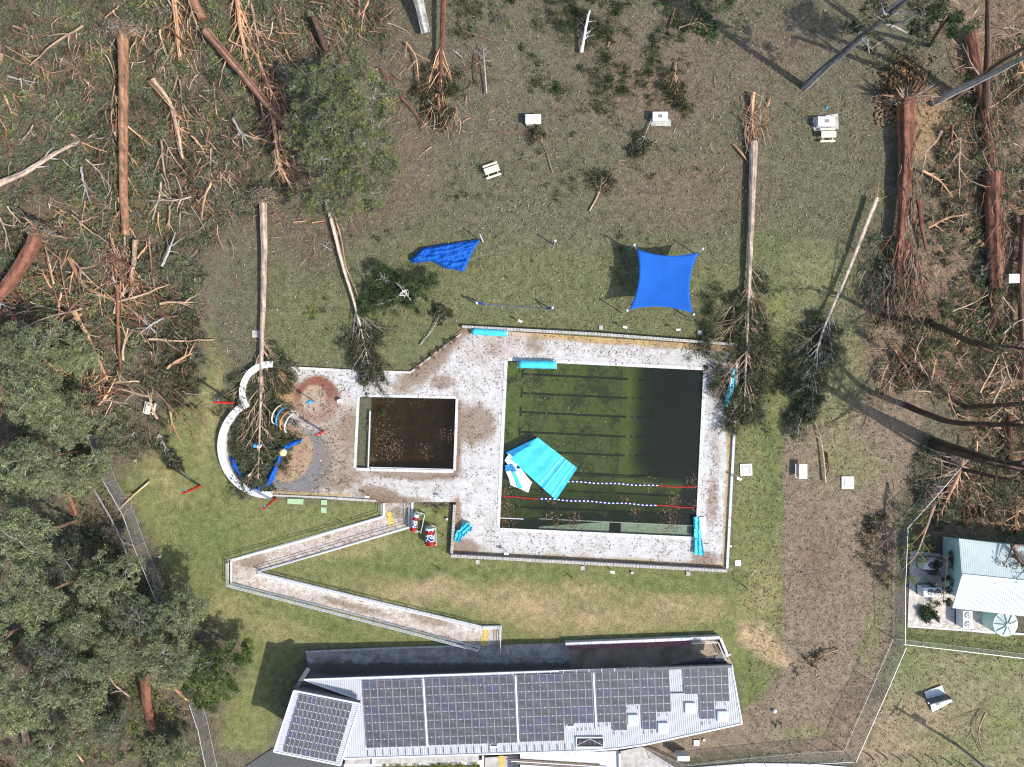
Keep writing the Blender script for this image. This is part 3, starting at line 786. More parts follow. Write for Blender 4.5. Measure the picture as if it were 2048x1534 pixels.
railing('thin handrail along the lower side of the upper ramp leg', [(820, 1008), (820, 1050), (520, 1140)], m='galv', rails=(1.0, .6))
railing('thin handrail along the inner side of the lower ramp leg', [(520, 1142), (740, 1196), (965, 1251)], m='galv', rails=(1.0, .6))
railing('white end handrail at the foot of the zigzag ramp', [(965, 1252), (1001, 1252), (1001, 1304)], rails=(1.0, .6, .3))
def slab(name, label, cat, poly, z, m, h=.06, group=None):
    g = Geo(); g.prism([W(p)[:2] for p in poly], z, z + h); o = g.build(name, M[m]); return setp(o, label, cat, group)
slab('tactile_strip', 'yellow warning strip at the top bend of the ramp', 'paving strip', [(773, 1025), (782, 1023), (788, 1050), (779, 1054)], .018, 'ylw', .02)
slab('tactile_strip', 'yellow warning strip at the foot of the ramp', 'paving strip', [(968, 1259), (977, 1258), (972, 1291), (961, 1291)], .018, 'ylw', .02)

# ------------------------------------------------------------------ solar building
def zmain(u, v): return 4.0 - .003 * (u - 1030) / 4 + .9 * (v - 1340) / 170
def zwing(u, v): return 6.0 - .7 * (v - 1390) / 130
bld = thing('pool_building', 'long white metal roofed pool building covered in solar panels', 'building')
ROOF = [(608, 1359), (1463, 1330), (1484, 1447), (1290, 1489), (1235, 1497), (1180, 1501), (688, 1517), (718, 1399)]
WING = [(588, 1381), (720, 1407), (681, 1530), (548, 1503)]
def roofpart(poly, zf, name, th=.28, m='roof', parent=bld, holes=None):
    pts = [P(u, v, zf(u, v)) for u, v in poly]
    g = Geo(); g.prism([p for p in pts], lambda i: pts[i][2] - th, lambda i: pts[i][2], m=0)
    return g.build(name, M[m], parent)
rf = roofpart(ROOF, zmain, 'roof'); rw = roofpart(WING, zwing, 'wing_roof')
# folded sheet ribs, perpendicular to the long edge
def ribs(poly, zf, dirv, spacing, name, parent):
    g = Geo(); pp = np.array([P(u, v, zf(u, v))[:2] for u, v in poly]); zz = [zf(u, v) for u, v in poly]
    A = np.c_[pp, np.ones(len(pp))]; co, *_ = np.linalg.lstsq(A, np.array(zz), rcond=None)
    d_ = np.array(dirv, float); d_ /= np.linalg.norm(d_); n_ = np.array([-d_[1], d_[0]])
    s = pp @ n_; k0, k1 = s.min() + .1, s.max() - .05
    for c in np.arange(k0, k1, spacing):
        ts = []
        for i in range(len(pp)):
            a, b = pp[i], pp[(i + 1) % len(pp)]; sa, sb = a @ n_ - c, b @ n_ - c
            if sa * sb < 0:
                q = a + (b - a) * sa / (sa - sb); ts.append(q @ d_)
        ts.sort()
        for t0, t1 in zip(ts[::2], ts[1::2]):
            if t1 - t0 < .3: continue
            p0 = n_ * c + d_ * (t0 + .05); p1 = n_ * c + d_ * (t1 - .05)
            z0 = co @ [*p0, 1] + .02; z1 = co @ [*p1, 1] + .02
            g.bar([*p0, z0], [*p1, z1], .05, .06)
    g.build(name, M['roof_rib'], parent, kind='stuff')
ribs(ROOF, zmain, (P(733, 1495) - P(724, 1361))[:2], .25, 'roof_ribs', rf)
ribs(WING, zwing, (P(706, 1409) - P(599, 1388))[:2], .25, 'roof_ribs', rw)
# edge trims
def trim(path, zf, parent, wd=.16, name='roof_trim', closed=True, dz=.03, m='white'):
    n = len(path)
    for i in range(n if closed else n - 1):
        a = P(*path[i], zf(*path[i])); b = P(*path[(i + 1) % n], zf(*path[(i + 1) % n]))
        g = Geo(); g.bar(a + (0, 0, dz + .003 * (i % 3)), b + (0, 0, dz + .003 * (i % 3)), wd, .12); g.build(name, M[m], parent)
trim(ROOF, zmain, rf); trim(WING, zwing, rw)
# walls
def inset(poly, k):
    c = np.mean(np.array(poly), 0); return [tuple(c + (np.array(p) - c) * k) for p in poly]
def wallring(poly, zf, z0, name, m, th=.2, parent=bld, skip=()):
    pts = [P(u, v, zf(u, v)) for u, v in poly]
    c = np.mean(pts, 0)
    pts = [np.array([p[0] - .35 * np.sign(p[0] - c[0]), p[1] - (1.5 if p[1] > c[1] and len(poly) > 5 else .35) * np.sign(p[1] - c[1]), p[2] - .32]) for p in pts]
    for i in range(len(pts)):
        if i in skip: continue
        a, b = pts[i], pts[(i + 1) % len(pts)]
        t_ = (b - a)[:2]; t_ /= np.linalg.norm(t_); n_ = np.array([-t_[1], t_[0]]) * th / 2
        e = t_ * th * .5
        V = [(a[0] + s * n_[0], a[1] + s * n_[1]) for s in (1, -1)] + [(b[0] + s * n_[0], b[1] + s * n_[1]) for s in (-1, 1)]
        zt = [a[2], a[2], b[2], b[2]]
        g = Geo(); g.prism(V, z0, lambda k, zt=zt: zt[k]); g.build(name, M[m], parent)
wallring(ROOF, zmain, -.1, 'wall', 'grey_steel', skip=(6, 7)); wallring(WING, zwing, -.1, 'wing_wall', 'grey_steel')
# solar panels
pm = bpy.data.materials.new('solar_cells'); pm.use_nodes = True; _t = pm.node_tree; _b = _t.nodes["Principled BSDF"]
_b.inputs["Roughness"].default_value = .5; _b.inputs["Specular IOR Level"].default_value = .2
_tc = node(_t, "ShaderNodeTexCoord").outputs["Object"]
_s = node(_t, "ShaderNodeSeparateXYZ"); _t.links.new(_tc, _s.inputs[0])
def lines(val, per, wdt):
    f = math2(_t, 'FRACT', math2(_t, 'DIVIDE', val, per)); return math2(_t, 'LESS_THAN', f, wdt)
_l = math2(_t, 'MAXIMUM', lines(_s.outputs[1], .125, .22), math2(_t, 'MULTIPLY', lines(_s.outputs[0], .157, .08), .3))
_oi = node(_t, "ShaderNodeObjectInfo")
_r = node(_t, "ShaderNodeValToRGB"); _t.links.new(_oi.outputs["Random"], _r.inputs[0])
_e = _r.color_ramp.elements; _e[0].color = (.040, .038, .054, 1); _e[1].color = (.042, .05, .11, 1); _x = _e.new(.85); _x.color = (.046, .047, .075, 1); _x = _e.new(.4); _x.color = (.05, .047, .056, 1)
_c = mixc(_t, _l, _r.outputs[0], (.24, .235, .23)); _t.links.new(_c, _b.inputs["Base Color"])
M['cells'] = pm
g = Geo()
g.box((0, 0, 0), (1, 1, .04), m=0, C=(1, 1, 1))
_pm = None
def panel_mesh(sx, sy):
    g = Geo(); g.box((0, 0, 0), (sx, sy, .04), m=0)
    hw = sx / 2 - .035
    for s_ in (-1, 1): g.box((s_ * (sx / 4 - .002), 0, .022), (hw, sy - .03, .012), m=1)
    # end clamps
    for s_ in (-.25, .25): g.box((s_ * sx, -sy / 2, .03), (.09, .1, .03), m=2)
    o = g.build('solar_panel', [M['galv_w'], M['cells'], M['white']]); me = o.data; bpy.data.objects.remove(o); return me
def array(TL, TR, BL, nc, nr, rows, zf, parent, gap=.012, pairs=True, rot=False):
    TL, TR, BL = [np.array(p, float) for p in (TL, TR, BL)]
    def at(i, j):
        p = TL + (TR - TL) * i / nc + (BL - TL) * j / nr; return P(p[0], p[1], zf(p[0], p[1]) + .16)
    e1 = (at(1, 0) - at(0, 0)); e2 = (at(0, 1) - at(0, 0)); sx, sy = np.linalg.norm(e1) - .07, np.linalg.norm(e2) - gap
    me = panel_mesh(sx, sy)
    x = Vector(e1).normalized(); n_ = x.cross(-Vector(e2)).normalized(); y = n_.cross(x)
    Mt = Matrix((x, y, n_)).transposed().to_4x4()
    for i in range(nc):
        for j in range(rows[i]):
            o = bpy.data.objects.new('solar_panel', me); COL.objects.link(o); o.parent = parent
            o.matrix_basis = Matrix.Translation(Vector((at(i, j) + at(i + 1, j + 1)) / 2)) @ Mt
array((724, 1362), (844, 1358), (733, 1496), 4, 8, [8] * 4, zmain, rf)
array((849, 1357), (1028, 1351), (857, 1491), 6, 8, [8] * 6, zmain, rf)
array((1034, 1350), (1184, 1345), (1040, 1484), 5, 8, [8, 8, 8, 6, 6], zmain, rf)
array((1190, 1344), (1339, 1339), (1196, 1479), 5, 8, [6, 7, 4, 7, 5], zmain, rf)
array((1366, 1338), (1457, 1335), (1371, 1473), 3, 8, [3, 6, 4], zmain, rf)
array((599, 1388), (706, 1409), (565, 1503), 6, 8, [8] * 6, zwing, rw)
# north edge brackets, cable trays, skylights, hatch, vents
for k in range(64):
    u = 640 + k * 12.8
    a = P(u, 1357.5 - (u - 608) * .0335 + .5, zmain(u, 1345)); g = Geo(); g.box(a + (0, -.12, .1), (.08, .4, .08)); g.build('panel_bracket', M['galv_w'], rf) if k % 2 == 0 else None
for u0, v0, u1, v1 in ((846.5, 1357, 855, 1493), (1031, 1351, 1037, 1485), (1187, 1345, 1193, 1460)):
    g = Geo(); g.bar(P(u0, v0, zmain(u0, v0) + .12), P(u1, v1, zmain(u1, v1) + .12), .2, .08); g.build('cable_tray', M['white'], rf)
g = Geo(); g.bar(P(1341, 1386, zmain(1341, 1386) + .1), P(1366, 1385.5, zmain(1366, 1385) + .1), .08, .08); g.build('cable_tray', M['dark'], rf)
for u, v in ((1265.5, 1440), (1326, 1456), (1380.5, 1416), (1445, 1432.5)):
    z = zmain(u, v); c = P(u, v, z + .12)
    g = Geo(); g.box(c, (1.22, 1.22, .28)); f = g.build('skylight', M['white'], rf)
    g = Geo(); g.box(c + (0, 0, .16), (1.05, 1.05, .05)); g.build('pane', M['glass'], f)
    g = Geo(); g.box(c + (-.02, .17, .19), (.62, .5, .012)); g.build('shade_blind', M['tank'], f)
c = P(1179.5, 1483.5, zmain(1179, 1483) + .06); hz = c[2]
g = Geo(); g.box(c + (0, 0, -.02), (3.1, .98, .13)); hb = g.build('roof_opening', M['black'], rf)
for a, b in (((-1.5, -.35), (0, .4)), ((0, .4), (1.5, -.35))):
    g = Geo(); g.bar(c + (a[0], a[1], .09), c + (b[0], b[1], .09), .05, .04); g.build('brace', M['galv'], hb)
for sx, sy, lx, ly in ((0, .55, 3.3, .1), (0, -.6, 3.3, .2), (-1.6, 0, .1, 1.0), (1.6, 0, .1, 1.0)):
    g = Geo(); g.box(c + (sx, sy, .06), (lx, ly, .2)); g.build('opening_upstand', M['white'], hb)
for k in range(5):
    g = Geo(); g.box(c + (-1.2 + .6 * k, -.05, .055), (.38, .55, .02)); g.build('louvre', M['dark'], hb)
for u, v in ((1141, 1450.5), (988, 1491)):
    c = P(u, v, zmain(u, v) + .14); g = Geo(); g.box(c, (.95, .42, .2)); f = g.build('roof_vent', M['white'], rf)
    g = Geo(); g.box(c + (0, .08, .11), (.75, .2, .04)); g.build('vent_slot', M['dark'], f)
g = Geo()
for k in range(46):
    u = 735 + k * 15.2
    if u < 1150: g.bar(P(u, 1500 - (u - 733) * .03, zmain(u, 1500) + .06), P(u + .8, 1512 - (u - 733) * .027, zmain(u, 1512) + .06), .05, .05)
for u, v in ((1155, 1456), (1163, 1456), (1172, 1455), (1180, 1455), (1197, 1448), (1214, 1447), (1228, 1464), (1244, 1464), (1288, 1462), (1304, 1461), (1317, 1427), (1334, 1426), (1404, 1444), (1420, 1443), (1432, 1405), (1450, 1405), (1253, 1414), (1276, 1413)):
    g.bar(P(u, v, zmain(u, v) + .06), P(u + .3, v + 6, zmain(u, v + 6) + .06), .05, .05)
g.build('rail_end_stubs', M['dark'], rf, kind='stuff')
# link between wing and main roof: black sheet painting the gap's shade, beam, fin wall
g = Geo(); g.prism([P(u, v, 3.2) for u, v in ((600, 1372), (640, 1368), (720, 1398), (718, 1404), (598, 1384))], 2.9, 3.2); g.build('gap_shade_sheet', M['black'], bld)
g = Geo(); g.bar(P(590, 1381, 5.6), P(720, 1406, 5.5), .35, .6, m=0); g.build('fascia', M['grey_steel'], bld)
g = Geo(); g.bar(P(617, 1337, 3.6), P(591, 1379, 5.2), .5, .3); g.build('fin_wall', M['grey_steel'], bld)
g = Geo(); g.bar(P(606, 1361, 3.9), P(1463, 1331, 3.75) + (0, 0, 0), .3, .45); g.build('gutter', M['grey_steel'], bld)
g = Geo(); g.prism([P(u, v, 3.0)[:2] for u, v in ((1300, 1340), (1435, 1310), (1463, 1331), (1462, 1345), (1290, 1348))], 2.85, 3.0); g.build('entry_canopy', M['dark'], bld)
g = Geo(); c = P(1437, 1317, 3.05); g.box(c, (.9, .7, .08), rz=-.1); g.build('canopy_hatch', M['grey_steel'], bld)
# south side: verandah rail, terrace slab, roofs
slab('garden_wall', 'white low wall around the yellow green planting at the bottom edge', 'wall', [(690, 1524), (968, 1516), (968, 1534), (972, 1580), (962, 1580), (960, 1525), (690, 1530)], -.05, 'white', .5)
g = Geo(); g.prism([P(u, v, 2.6)[:2] for u, v in ((690, 1519), (958, 1510), (958, 1523), (690, 1529))], 2.5, 2.62); g.build('verandah_slab', M['conc'], bld)
g = Geo()
for x0, x1 in ((744, 748), (964, 968)): g.prism([P(u, v, 3.0)[:2] for u, v in ((x0, 1512), (x1, 1512), (x1, 1560), (x0, 1560))], 2.8, 3.0)
g.build('verandah_beams', M['white'], bld)
pv = thing('lower_roof', 'white flat roof below the solar roof at the bottom edge', 'roof')
for k in range(9):
    u0 = 1040 + k * 22; g = Geo(); g.prism([P(u, v, 2.0)[:2] for u, v in ((u0 + .4, 1508 - k * .6), (u0 + 21.6, 1507 - k * .6), (u0 + 21.6, 1600), (u0 + .4, 1600))], 1.85, 2.0 + .004 * (k % 2)); g.build('roof_sheet', M['white'], pv)
for k in range(4):
    g = Geo(); g.bar(P(1012 + 10 * k, 1518 + 4 * k, 2.1), P(1200 + 14 * k, 1530 + 4 * k, 2.1), .12, .12); g.build('pipe', M['galv_w' if k % 2 else 'rubble'], pv)
g = Geo(); g.bar(P(1239, 1506, 2.2), P(1241, 1580, 2.2), .25, .3); g.build('parapet', M['white'], pv)
slab('side_path', 'grey sloping concrete path below the east end of the long roof', 'path', [(1240, 1502), (1284, 1493), (1350, 1534), (1380, 1600), (1245, 1600)], -.04, 'conc', .1)
slab('white_driveway', 'bright white curved forecourt at the bottom edge of the photo', 'forecourt', [(1262, 1600), (1330, 1540), (1420, 1532), (1500, 1526), (1600, 1527), (1650, 1530), (1700, 1534), (1720, 1600)], -.05, 'white', .12)
slab('white_slab', 'orange stained landing left of the white lower roof', 'slab', [(970, 1514), (1038, 1509), (1038, 1600), (970, 1600)], -.05, 'conc', .2)
slab('tactile_strip', 'yellow strip on the dark landing below the long roof', 'paving strip', [(998, 1510), (1008, 1510), (1008, 1532), (999, 1532)], .16, 'ylw', .03)
# walkway north side: parapet, maroon bench, handrails
blockwall('parapet_wall', 'pale parapet wall along the shaded walkway behind the long bench', [(1130, 1284), (1437, 1271)], .35, .75, m='conc_p', bl=1.5)
blockwall('parapet_wall', 'white parapet turning south at the east end of the walkway', [(1437, 1271), (1452, 1308)], .3, .8, m='white', bl=1.5)
blockwall('walkway_kerb', 'thin dark kerb between the lawn and the stained walkway', [(612, 1303), (800, 1295), (960, 1290)], .2, .2, m='conc', bl=1.0, cat='kerb')
bt = thing('bench', 'long maroon bench along the shaded walkway parapet', 'bench')
for k in range(16):
    u0 = 1138 + k * 15; v0 = 1291 - k * .5
    g = Geo(); g.bar(W((u0, v0), .45), W((u0 + 14.6, v0 - .48), .45), .5, .08); g.build('seat_board', M['maroon'], bt)
for k in range(9):
    u0 = 1142 + k * 29; g = Geo(); g.box(W((u0, 1291 - k), .2), (.1, .4, .42)); g.build('leg', M['dark'], bt)
railing('white double handrail at the east end of the shaded walkway', [(1380, 1281), (1432, 1279), (1446, 1312)], rails=(1.1, .9, .5))

# ------------------------------------------------------------------ chain link fences
def fence(label, path, h=2.5, rail_only=()):
    t = thing('chain_link_fence', label, 'fence')
    mesh = Geo(); P3 = [np.array(W(p)) for p in path]
    for i in range(len(P3) - 1):
        a, b = P3[i], P3[i + 1]; L = np.linalg.norm(b - a); dr = (b - a) / L
        sp = .17; r = .0045
        for s_ in np.arange(-h, L + h, sp):
            for sg in (1, -1):
                x0, z0, x1, z1 = s_, .05, s_ + sg * h, h
                # clip to 0..L
                def cl(x0, z0, x1, z1):
                    if (x0 < 0 and x1 < 0) or (x0 > L and x1 > L): return None
                    for lim in (0, L):
                        for q in (0, 1):
                            xa, za, xb, zb = (x0, z0, x1, z1) if q == 0 else (x1, z1, x0, z0)
                            if (lim == 0 and xa < 0) or (lim == L and xa > L):
                                k = (lim - xa) / (xb - xa); xa, za = lim, za + (zb - za) * k
                                if q == 0: x0, z0 = xa, za
                                else: x1, z1 = xa, za
                    return x0, z0, x1, z1
                c = cl(x0, z0, x1, z1)
                if c is None or abs(c[2] - c[0]) < .02: continue
                mesh.tube([a + dr * c[0] + (0, 0, c[1]), a + dr * c[2] + (0, 0, c[3])], r, 3)
        n = max(1, round(L / 3.0))
        for q in range(n + (i == len(P3) - 2)):
            p = a + (b - a) * q / n; g = Geo(); g.tube([p, p + (0, 0, h + .05)], .035, 6); g.build('post', M['galv'], t)
        g = Geo(); g.tube([a + (0, 0, h), b + (0, 0, h)], .03, 6); g.build('top_rail', M['galv_w'], t)
        g = Geo(); g.tube([a + (0, 0, .1), b + (0, 0, .1)], .02, 5); g.build('bottom_rail', M['galv'], t)
    mesh.build('wire_mesh', M['wire'], t, kind='stuff')
fence('chain link fence running down the edge of the left wood', [(200, 870), (232, 960), (268, 1022), (290, 1085), (335, 1195), (352, 1250)])
fence('chain link fence section at the bottom left below the bright green shrub', [(398, 1390), (415, 1440), (440, 1560)], 2.6)
fence('chain link fence beside the air conditioner yard', [(1787, 1276), (1787, 1160), (1792, 1050)], 2.6)
fence('damaged chain link fence under the tangle of branches above the green roof', [(1792, 1050), (1850, 985), (1920, 905)], 2.4)
fence('chain link fence running east below the water tank', [(1788, 1277), (1900, 1290), (2120, 1316)], 1.9)
fence('chain link fence on the slope left of the folded white shelter', [(1786, 1277), (1748, 1365), (1688, 1500)], 2.9)
fence('chain link fence along the top of the white forecourt', [(1687, 1501), (1600, 1506), (1480, 1518), (1372, 1531), (1290, 1494)], 2.6)

# ------------------------------------------------------------------ green plant building, units and tank
gb = thing('plant_building', 'small pale green metal roofed plant building at the right edge', 'building')
zr = 5.3; ze = 4.0
def gp(u, v, z): return P(u, v, z)
A_ = [gp(1918, 1077, ze), gp(2052, 1094, ze), gp(2200, 1112, ze)]; Rd = [gp(1924, 1150, zr), gp(2062, 1163, zr), gp(2200, 1178, zr)]; B_ = [gp(1905, 1216, ze), gp(2052, 1233, ze), gp(2200, 1250, ze)]
g = Geo(); V = [A_[0], A_[2], Rd[2], Rd[0]]; g.add(V + [v - (0, 0, .15) for v in V], Q=[(0, 3, 2, 1), (4, 5, 6, 7), (0, 1, 5, 4), (1, 2, 6, 5), (0, 4, 7, 3)]); r1 = g.build('north_roof', M['mint'], gb)
g = Geo(); V = [B_[0], B_[2], Rd[2], Rd[0]]; g.add(V + [v - (0, 0, .15) for v in V], Q=[(0, 1, 2, 3), (7, 6, 5, 4), (0, 4, 5, 1), (1, 5, 6, 2), (0, 3, 7, 4)]); r2 = g.build('south_roof', M['mint'], gb)
g = Geo(); g.bar(Rd[0] + (0, 0, .04), Rd[2] + (0, 0, .04), .3, .1); g.build('ridge_cap', M['mint'], gb)
g = Geo(); g2 = Geo()
for k in range(64):
    f = (k + .5) / 64; a = A_[0] + (A_[2] - A_[0]) * f; b = Rd[0] + (Rd[2] - Rd[0]) * f; c = B_[0] + (B_[2] - B_[0]) * f
    g.bar(a, b, .04, .035); g2.bar(b, c, .04, .035)
g.build('roof_ribs', M['mint'], r1, kind='stuff'); g2.build('roof_ribs', M['mint'], r2, kind='stuff')
x0 = gp(1924, 1085, ze)[0] + .3; ya = gp(1924, 1085, ze)[1] - .2; yb = gp(1915, 1205, ze)[1] + .2
g = Geo(); g.prism([(x0, ya), (x0 + 16, ya - 1.6), (x0 + 16, yb - 1.6), (x0, yb)], -.1, 3.8); g.build('wall', M['tank'], gb)
c = gp(1985, 1163, 4.7); g = Geo(); g.ball(c + (0, 0, .1), .35); g.disc(c + (0, 0, -.4), .2, .4); g.build('roof_ventilator', M['grey_steel'], gb)
slab('concrete_yard', 'pinkish white concrete yard around the air conditioning units', 'yard', [(1821, 1102), (1905, 1110), (1990, 1120), (1990, 1268), (1815, 1251)], -.09, 'yard', .12)
slab('concrete_strip', 'thin white kerb strip under the mint water tank', 'kerb', [(1815, 1251), (2200, 1276), (2200, 1281), (1815, 1254)], -.09, 'conc_w', .16)
def acunit(label, u, v, lx, ly, vert, h=1.5):
    t = thing('air_conditioning_unit', label, 'air conditioner', group='white twin fan units around the plant yard')
    c = P(u, v, h); c[2] = 0
    g = Geo(); g.box(c + (0, 0, h / 2 + .02), (lx, ly, h - .1)); g.build('housing', M['white'], t)
    g = Geo(); g.box(c + (0, 0, .04), (lx + .2, ly + .2, .1)); g.build('base_frame', M['dark'], t)
    for s_ in (-1, 1):
        o_ = (0, s_ * .55, 0) if vert else (.25 + s_ * .42, 0, 0)
        g = Geo(); cc = c + np.array(o_) + (0, 0, h - .03); g.disc(cc, .40, .06, 20); f = g.build('fan_cowl', M['fan'], t)
        for k in range(5):
            a = k * math.pi / 5; g = Geo(); g.bar(cc + (.36 * math.cos(a), .36 * math.sin(a), .09), cc - (.36 * math.cos(a), .36 * math.sin(a), -.09), .02, .02); g.build('guard_wire', M['galv'], f)
        g = Geo(); g.disc(cc + (0, 0, .07), .1, .05, 10); g.build('hub', M['dark'], f)
acunit('white twin fan unit half covered by branches, topmost in the yard', 1866, 1130, 2.1, 1.15, False)
acunit('white twin fan unit in the middle of the yard left of the green wall', 1865, 1185, 2.1, 1.15, False)
acunit('white twin fan unit standing upright beside the mint water tank', 1936, 1240, 1.15, 2.1, True)
tk = thing('water_tank', 'round mint green water tank with radial ribs on its lid', 'water tank')
c = P(2013, 1249, 2.3); c0 = np.array([c[0], c[1], -.05])
g = Geo(); g.disc(c0, 1.5, 2.2, 36); g.build('tank_wall', M['tank'], tk)
g = Geo(); n = 36; V = [c0 + (0, 0, 2.55)] + [c0 + (1.52 * math.cos(k * 2 * math.pi / n), 1.52 * math.sin(k * 2 * math.pi / n), 2.16) for k in range(n)]
g.add(V, F=[(0, 1 + k, 1 + (k + 1) % n) for k in range(n)]); g.build('tank_lid', M['mint'], tk)
for k in range(9):
    a = k * 2 * math.pi / 9 + .3; dx, dy = math.cos(a), math.sin(a); g = Geo(); g.bar(c0 + (.15 * dx, .15 * dy, 2.56), c0 + (1.42 * dx, 1.42 * dy, 2.22), .1, .07); g.build('lid_rib', M['tank_rib'], tk)
g = Geo(); g.disc(c0 + (0, 0, 2.52), .22, .1, 12); g.build('lid_hatch', M['mint'], tk)

# ------------------------------------------------------------------ pool covers and rollers
def roller(label, a, b, r, mat_='teal', z=.45):
    t = thing('cover_roller', label, 'pool cover')
    a = np.array(P(*a, z)); b = np.array(P(*b, z)); dr = (b - a) / np.linalg.norm(b - a); n_ = np.array([-dr[1], dr[0], 0])
    g = Geo(); N = 14; k = 10; pts = [a + (b - a) * i / k for i in range(k + 1)]
    g.tube(pts, [r * (1 + .025 * math.sin(i * 2.1)) for i in range(k + 1)], N, cap=True); g.build('rolled_cover', M[mat_], t, smooth=True)
    for i in range(1, 3):
        g = Geo(); q = a + (b - a) * (i / 3 + .02); g.tube([q - dr * .012, q + dr * .012], r * 1.02, N); g.build('strap', M['teal_d'], t)
    for e, s_ in ((a, -1), (b, 1)):
        g = Geo(); p = e + dr * s_ * .14
        g.bar(p + n_ * r, p - n_ * r, .06, .06); g.bar(p + n_ * r * 1.0 - (0, 0, z), p + n_ * r + (0, 0, .02), .06, .06); g.bar(p - n_ * r - (0, 0, z), p - n_ * r + (0, 0, .02), .06, .06)
        g.build('end_frame', M['galv_w'], t)
    return t
roller('long cyan cover roll parked against the north deck wall', (945, 662.5), (1013, 666.5), .42)
roller('long cyan cover roll at the top left corner of the green pool', (1038, 728), (1111, 730), .50, z=.6)
def sheetmesh(name, parent, corners, nu, nv, zf, m, ruf=.0, thick=.05):
    """corners px TL,TR,BR,BL ; zf(s,t)"""
    c = [np.array(p, float) for p in corners]; V = []
    for i in range(nu + 1):
        for j in range(nv + 1):
            s_, q = i / nu, j / nv; p = (c[0] * (1 - s_) + c[1] * s_) * (1 - q) + (c[3] * (1 - s_) + c[2] * s_) * q
            z = zf(s_, q); V.append(P(p[0], p[1], z) + R.normal(size=3) * ruf)
    V = np.array(V); n = len(V); Q = [(i * (nv + 1) + j, i * (nv + 1) + j + 1, (i + 1) * (nv + 1) + j + 1, (i + 1) * (nv + 1) + j) for i in range(nu) for j in range(nv)]
    g = Geo(); g.add(np.concatenate([V, V - (0, 0, thick)]), Q=Q + [(d_ + n, c_ + n, b_ + n, a_ + n) for a_, b_, c_, d_ in Q])
    def ring():
        r_ = [(i, 0) for i in range(nu)] + [(nu, j) for j in range(nv)] + [(i, nv) for i in range(nu, 0, -1)] + [(0, j) for j in range(nv, 0, -1)]
        return [i * (nv + 1) + j for i, j in r_]
    r_ = ring(); g.add(np.concatenate([V[r_], V[r_] - (0, 0, thick)]), Q=[(k, (k + 1) % len(r_), len(r_) + (k + 1) % len(r_), len(r_) + k) for k in range(len(r_))])
    return g.build(name, M[m], parent, smooth=False)
cv = thing('pool_cover', 'large flat cyan pool cover sheet blown over the west edge of the pool', 'pool cover')
def wav(s_, q): return .16 + .03 * math.sin(s_ * 26) + .08 * max(0, 1 - abs(s_ - .72) / .03) + .07 * max(0, 1 - abs(s_ - .62) / .02) + .05 * max(0, 1 - abs(s_ - .9) / .03) + .02 * math.sin(q * 9 + s_ * 5)
sheetmesh('sheet', cv, [(1075, 874.5), (1154.5, 936), (1112, 1000), (1020, 917)], 60, 14, wav, 'teal')
sheetmesh('folded_edge', cv, [(1012, 905), (1074, 875), (1073, 883), (1020, 915)], 10, 3, lambda s_, q: .10 + .1 * q, 'teal_d')
sheetmesh('underside_fold', cv, [(1018, 907), (1036, 925), (1030, 948), (1009, 921)], 8, 8, lambda s_, q: .14 + .05 * math.sin(s_ * 6 + q * 4), 'cover_w', .02)
sheetmesh('underside_flap', cv, [(1012, 940), (1042, 937), (1064, 966), (1022, 971)], 10, 8, lambda s_, q: .13 + .06 * math.sin(s_ * 12), 'cover_w', .02)
sheetmesh('underside_flap', cv, [(1012, 944), (1064, 964), (1056, 985), (1026, 972)], 10, 6, lambda s_, q: .11 + .06 * math.sin(s_ * 14 + 1), 'cover_w', .02)
sheetmesh('blue_fold', cv, [(1010, 930), (1026, 929), (1034, 943), (1010, 942)], 8, 4, lambda s_, q: .24 + .04 * math.sin(s_ * 9), 'teal_d', .015)
sheetmesh('blue_fold', cv, [(1024, 944), (1030, 944), (1046, 978), (1036, 976)], 3, 8, lambda s_, q: .22, 'teal', .015)
cv = thing('pool_cover', 'folded cyan cover draped over the southeast corner of the pool', 'pool cover')
sheetmesh('fold', cv, [(1386, 1034), (1399, 1034), (1401, 1058), (1388, 1058)], 6, 6, lambda s_, q: .35 + .2 * abs(math.sin(s_ * 5)), 'teal', .02)
sheetmesh('fold', cv, [(1388, 1058), (1402, 1058), (1403, 1076), (1388, 1077)], 6, 6, lambda s_, q: .34 + .2 * abs(math.sin(s_ * 5 + 1)), 'teal', .02)
sheetmesh('fold', cv, [(1388, 1078), (1403, 1077), (1409, 1111), (1389, 1109)], 8, 8, lambda s_, q: .3 + .25 * abs(math.sin(s_ * 7 + q)), 'teal', .02)
sheetmesh('underside_fold', cv, [(1398, 1034), (1411, 1034), (1412, 1070), (1402, 1072)], 6, 8, lambda s_, q: .2 + .04 * math.sin(q * 7), 'cover_w', .01)
cv = thing('pool_cover', 'crumpled cyan cover bundle leaning on the short block wall', 'pool cover')
sheetmesh('fold', cv, [(930, 1045), (944, 1050), (928, 1074), (914, 1066)], 12, 12, lambda s_, q: .5 + .3 * abs(math.sin(s_ * 6 + q * 2)), 'teal', .05)
sheetmesh('fold', cv, [(913, 1062), (927, 1068), (920, 1085), (908, 1082)], 10, 10, lambda s_, q: .45 + .3 * abs(math.sin(s_ * 7 + 1)), 'teal', .06)
sheetmesh('underside_fold', cv, [(936, 1047), (946, 1055), (941, 1064), (932, 1056)], 6, 6, lambda s_, q: .3 + .2 * s_, 'teal_d', .04)
cv = thing('pool_cover', 'narrow cyan cover roll crushed under the fallen tree on the east deck', 'pool cover')
g = Geo(); g.tube([P(1466, 737, .3), P(1464, 750, .5), P(1461, 775, .55), P(1456, 800, .4), P(1453, 812, .3)], [.25, .3, .42, .38, .3], 10, cap=True, rough=.06); g.build('rolled_cover', M['teal'], cv)
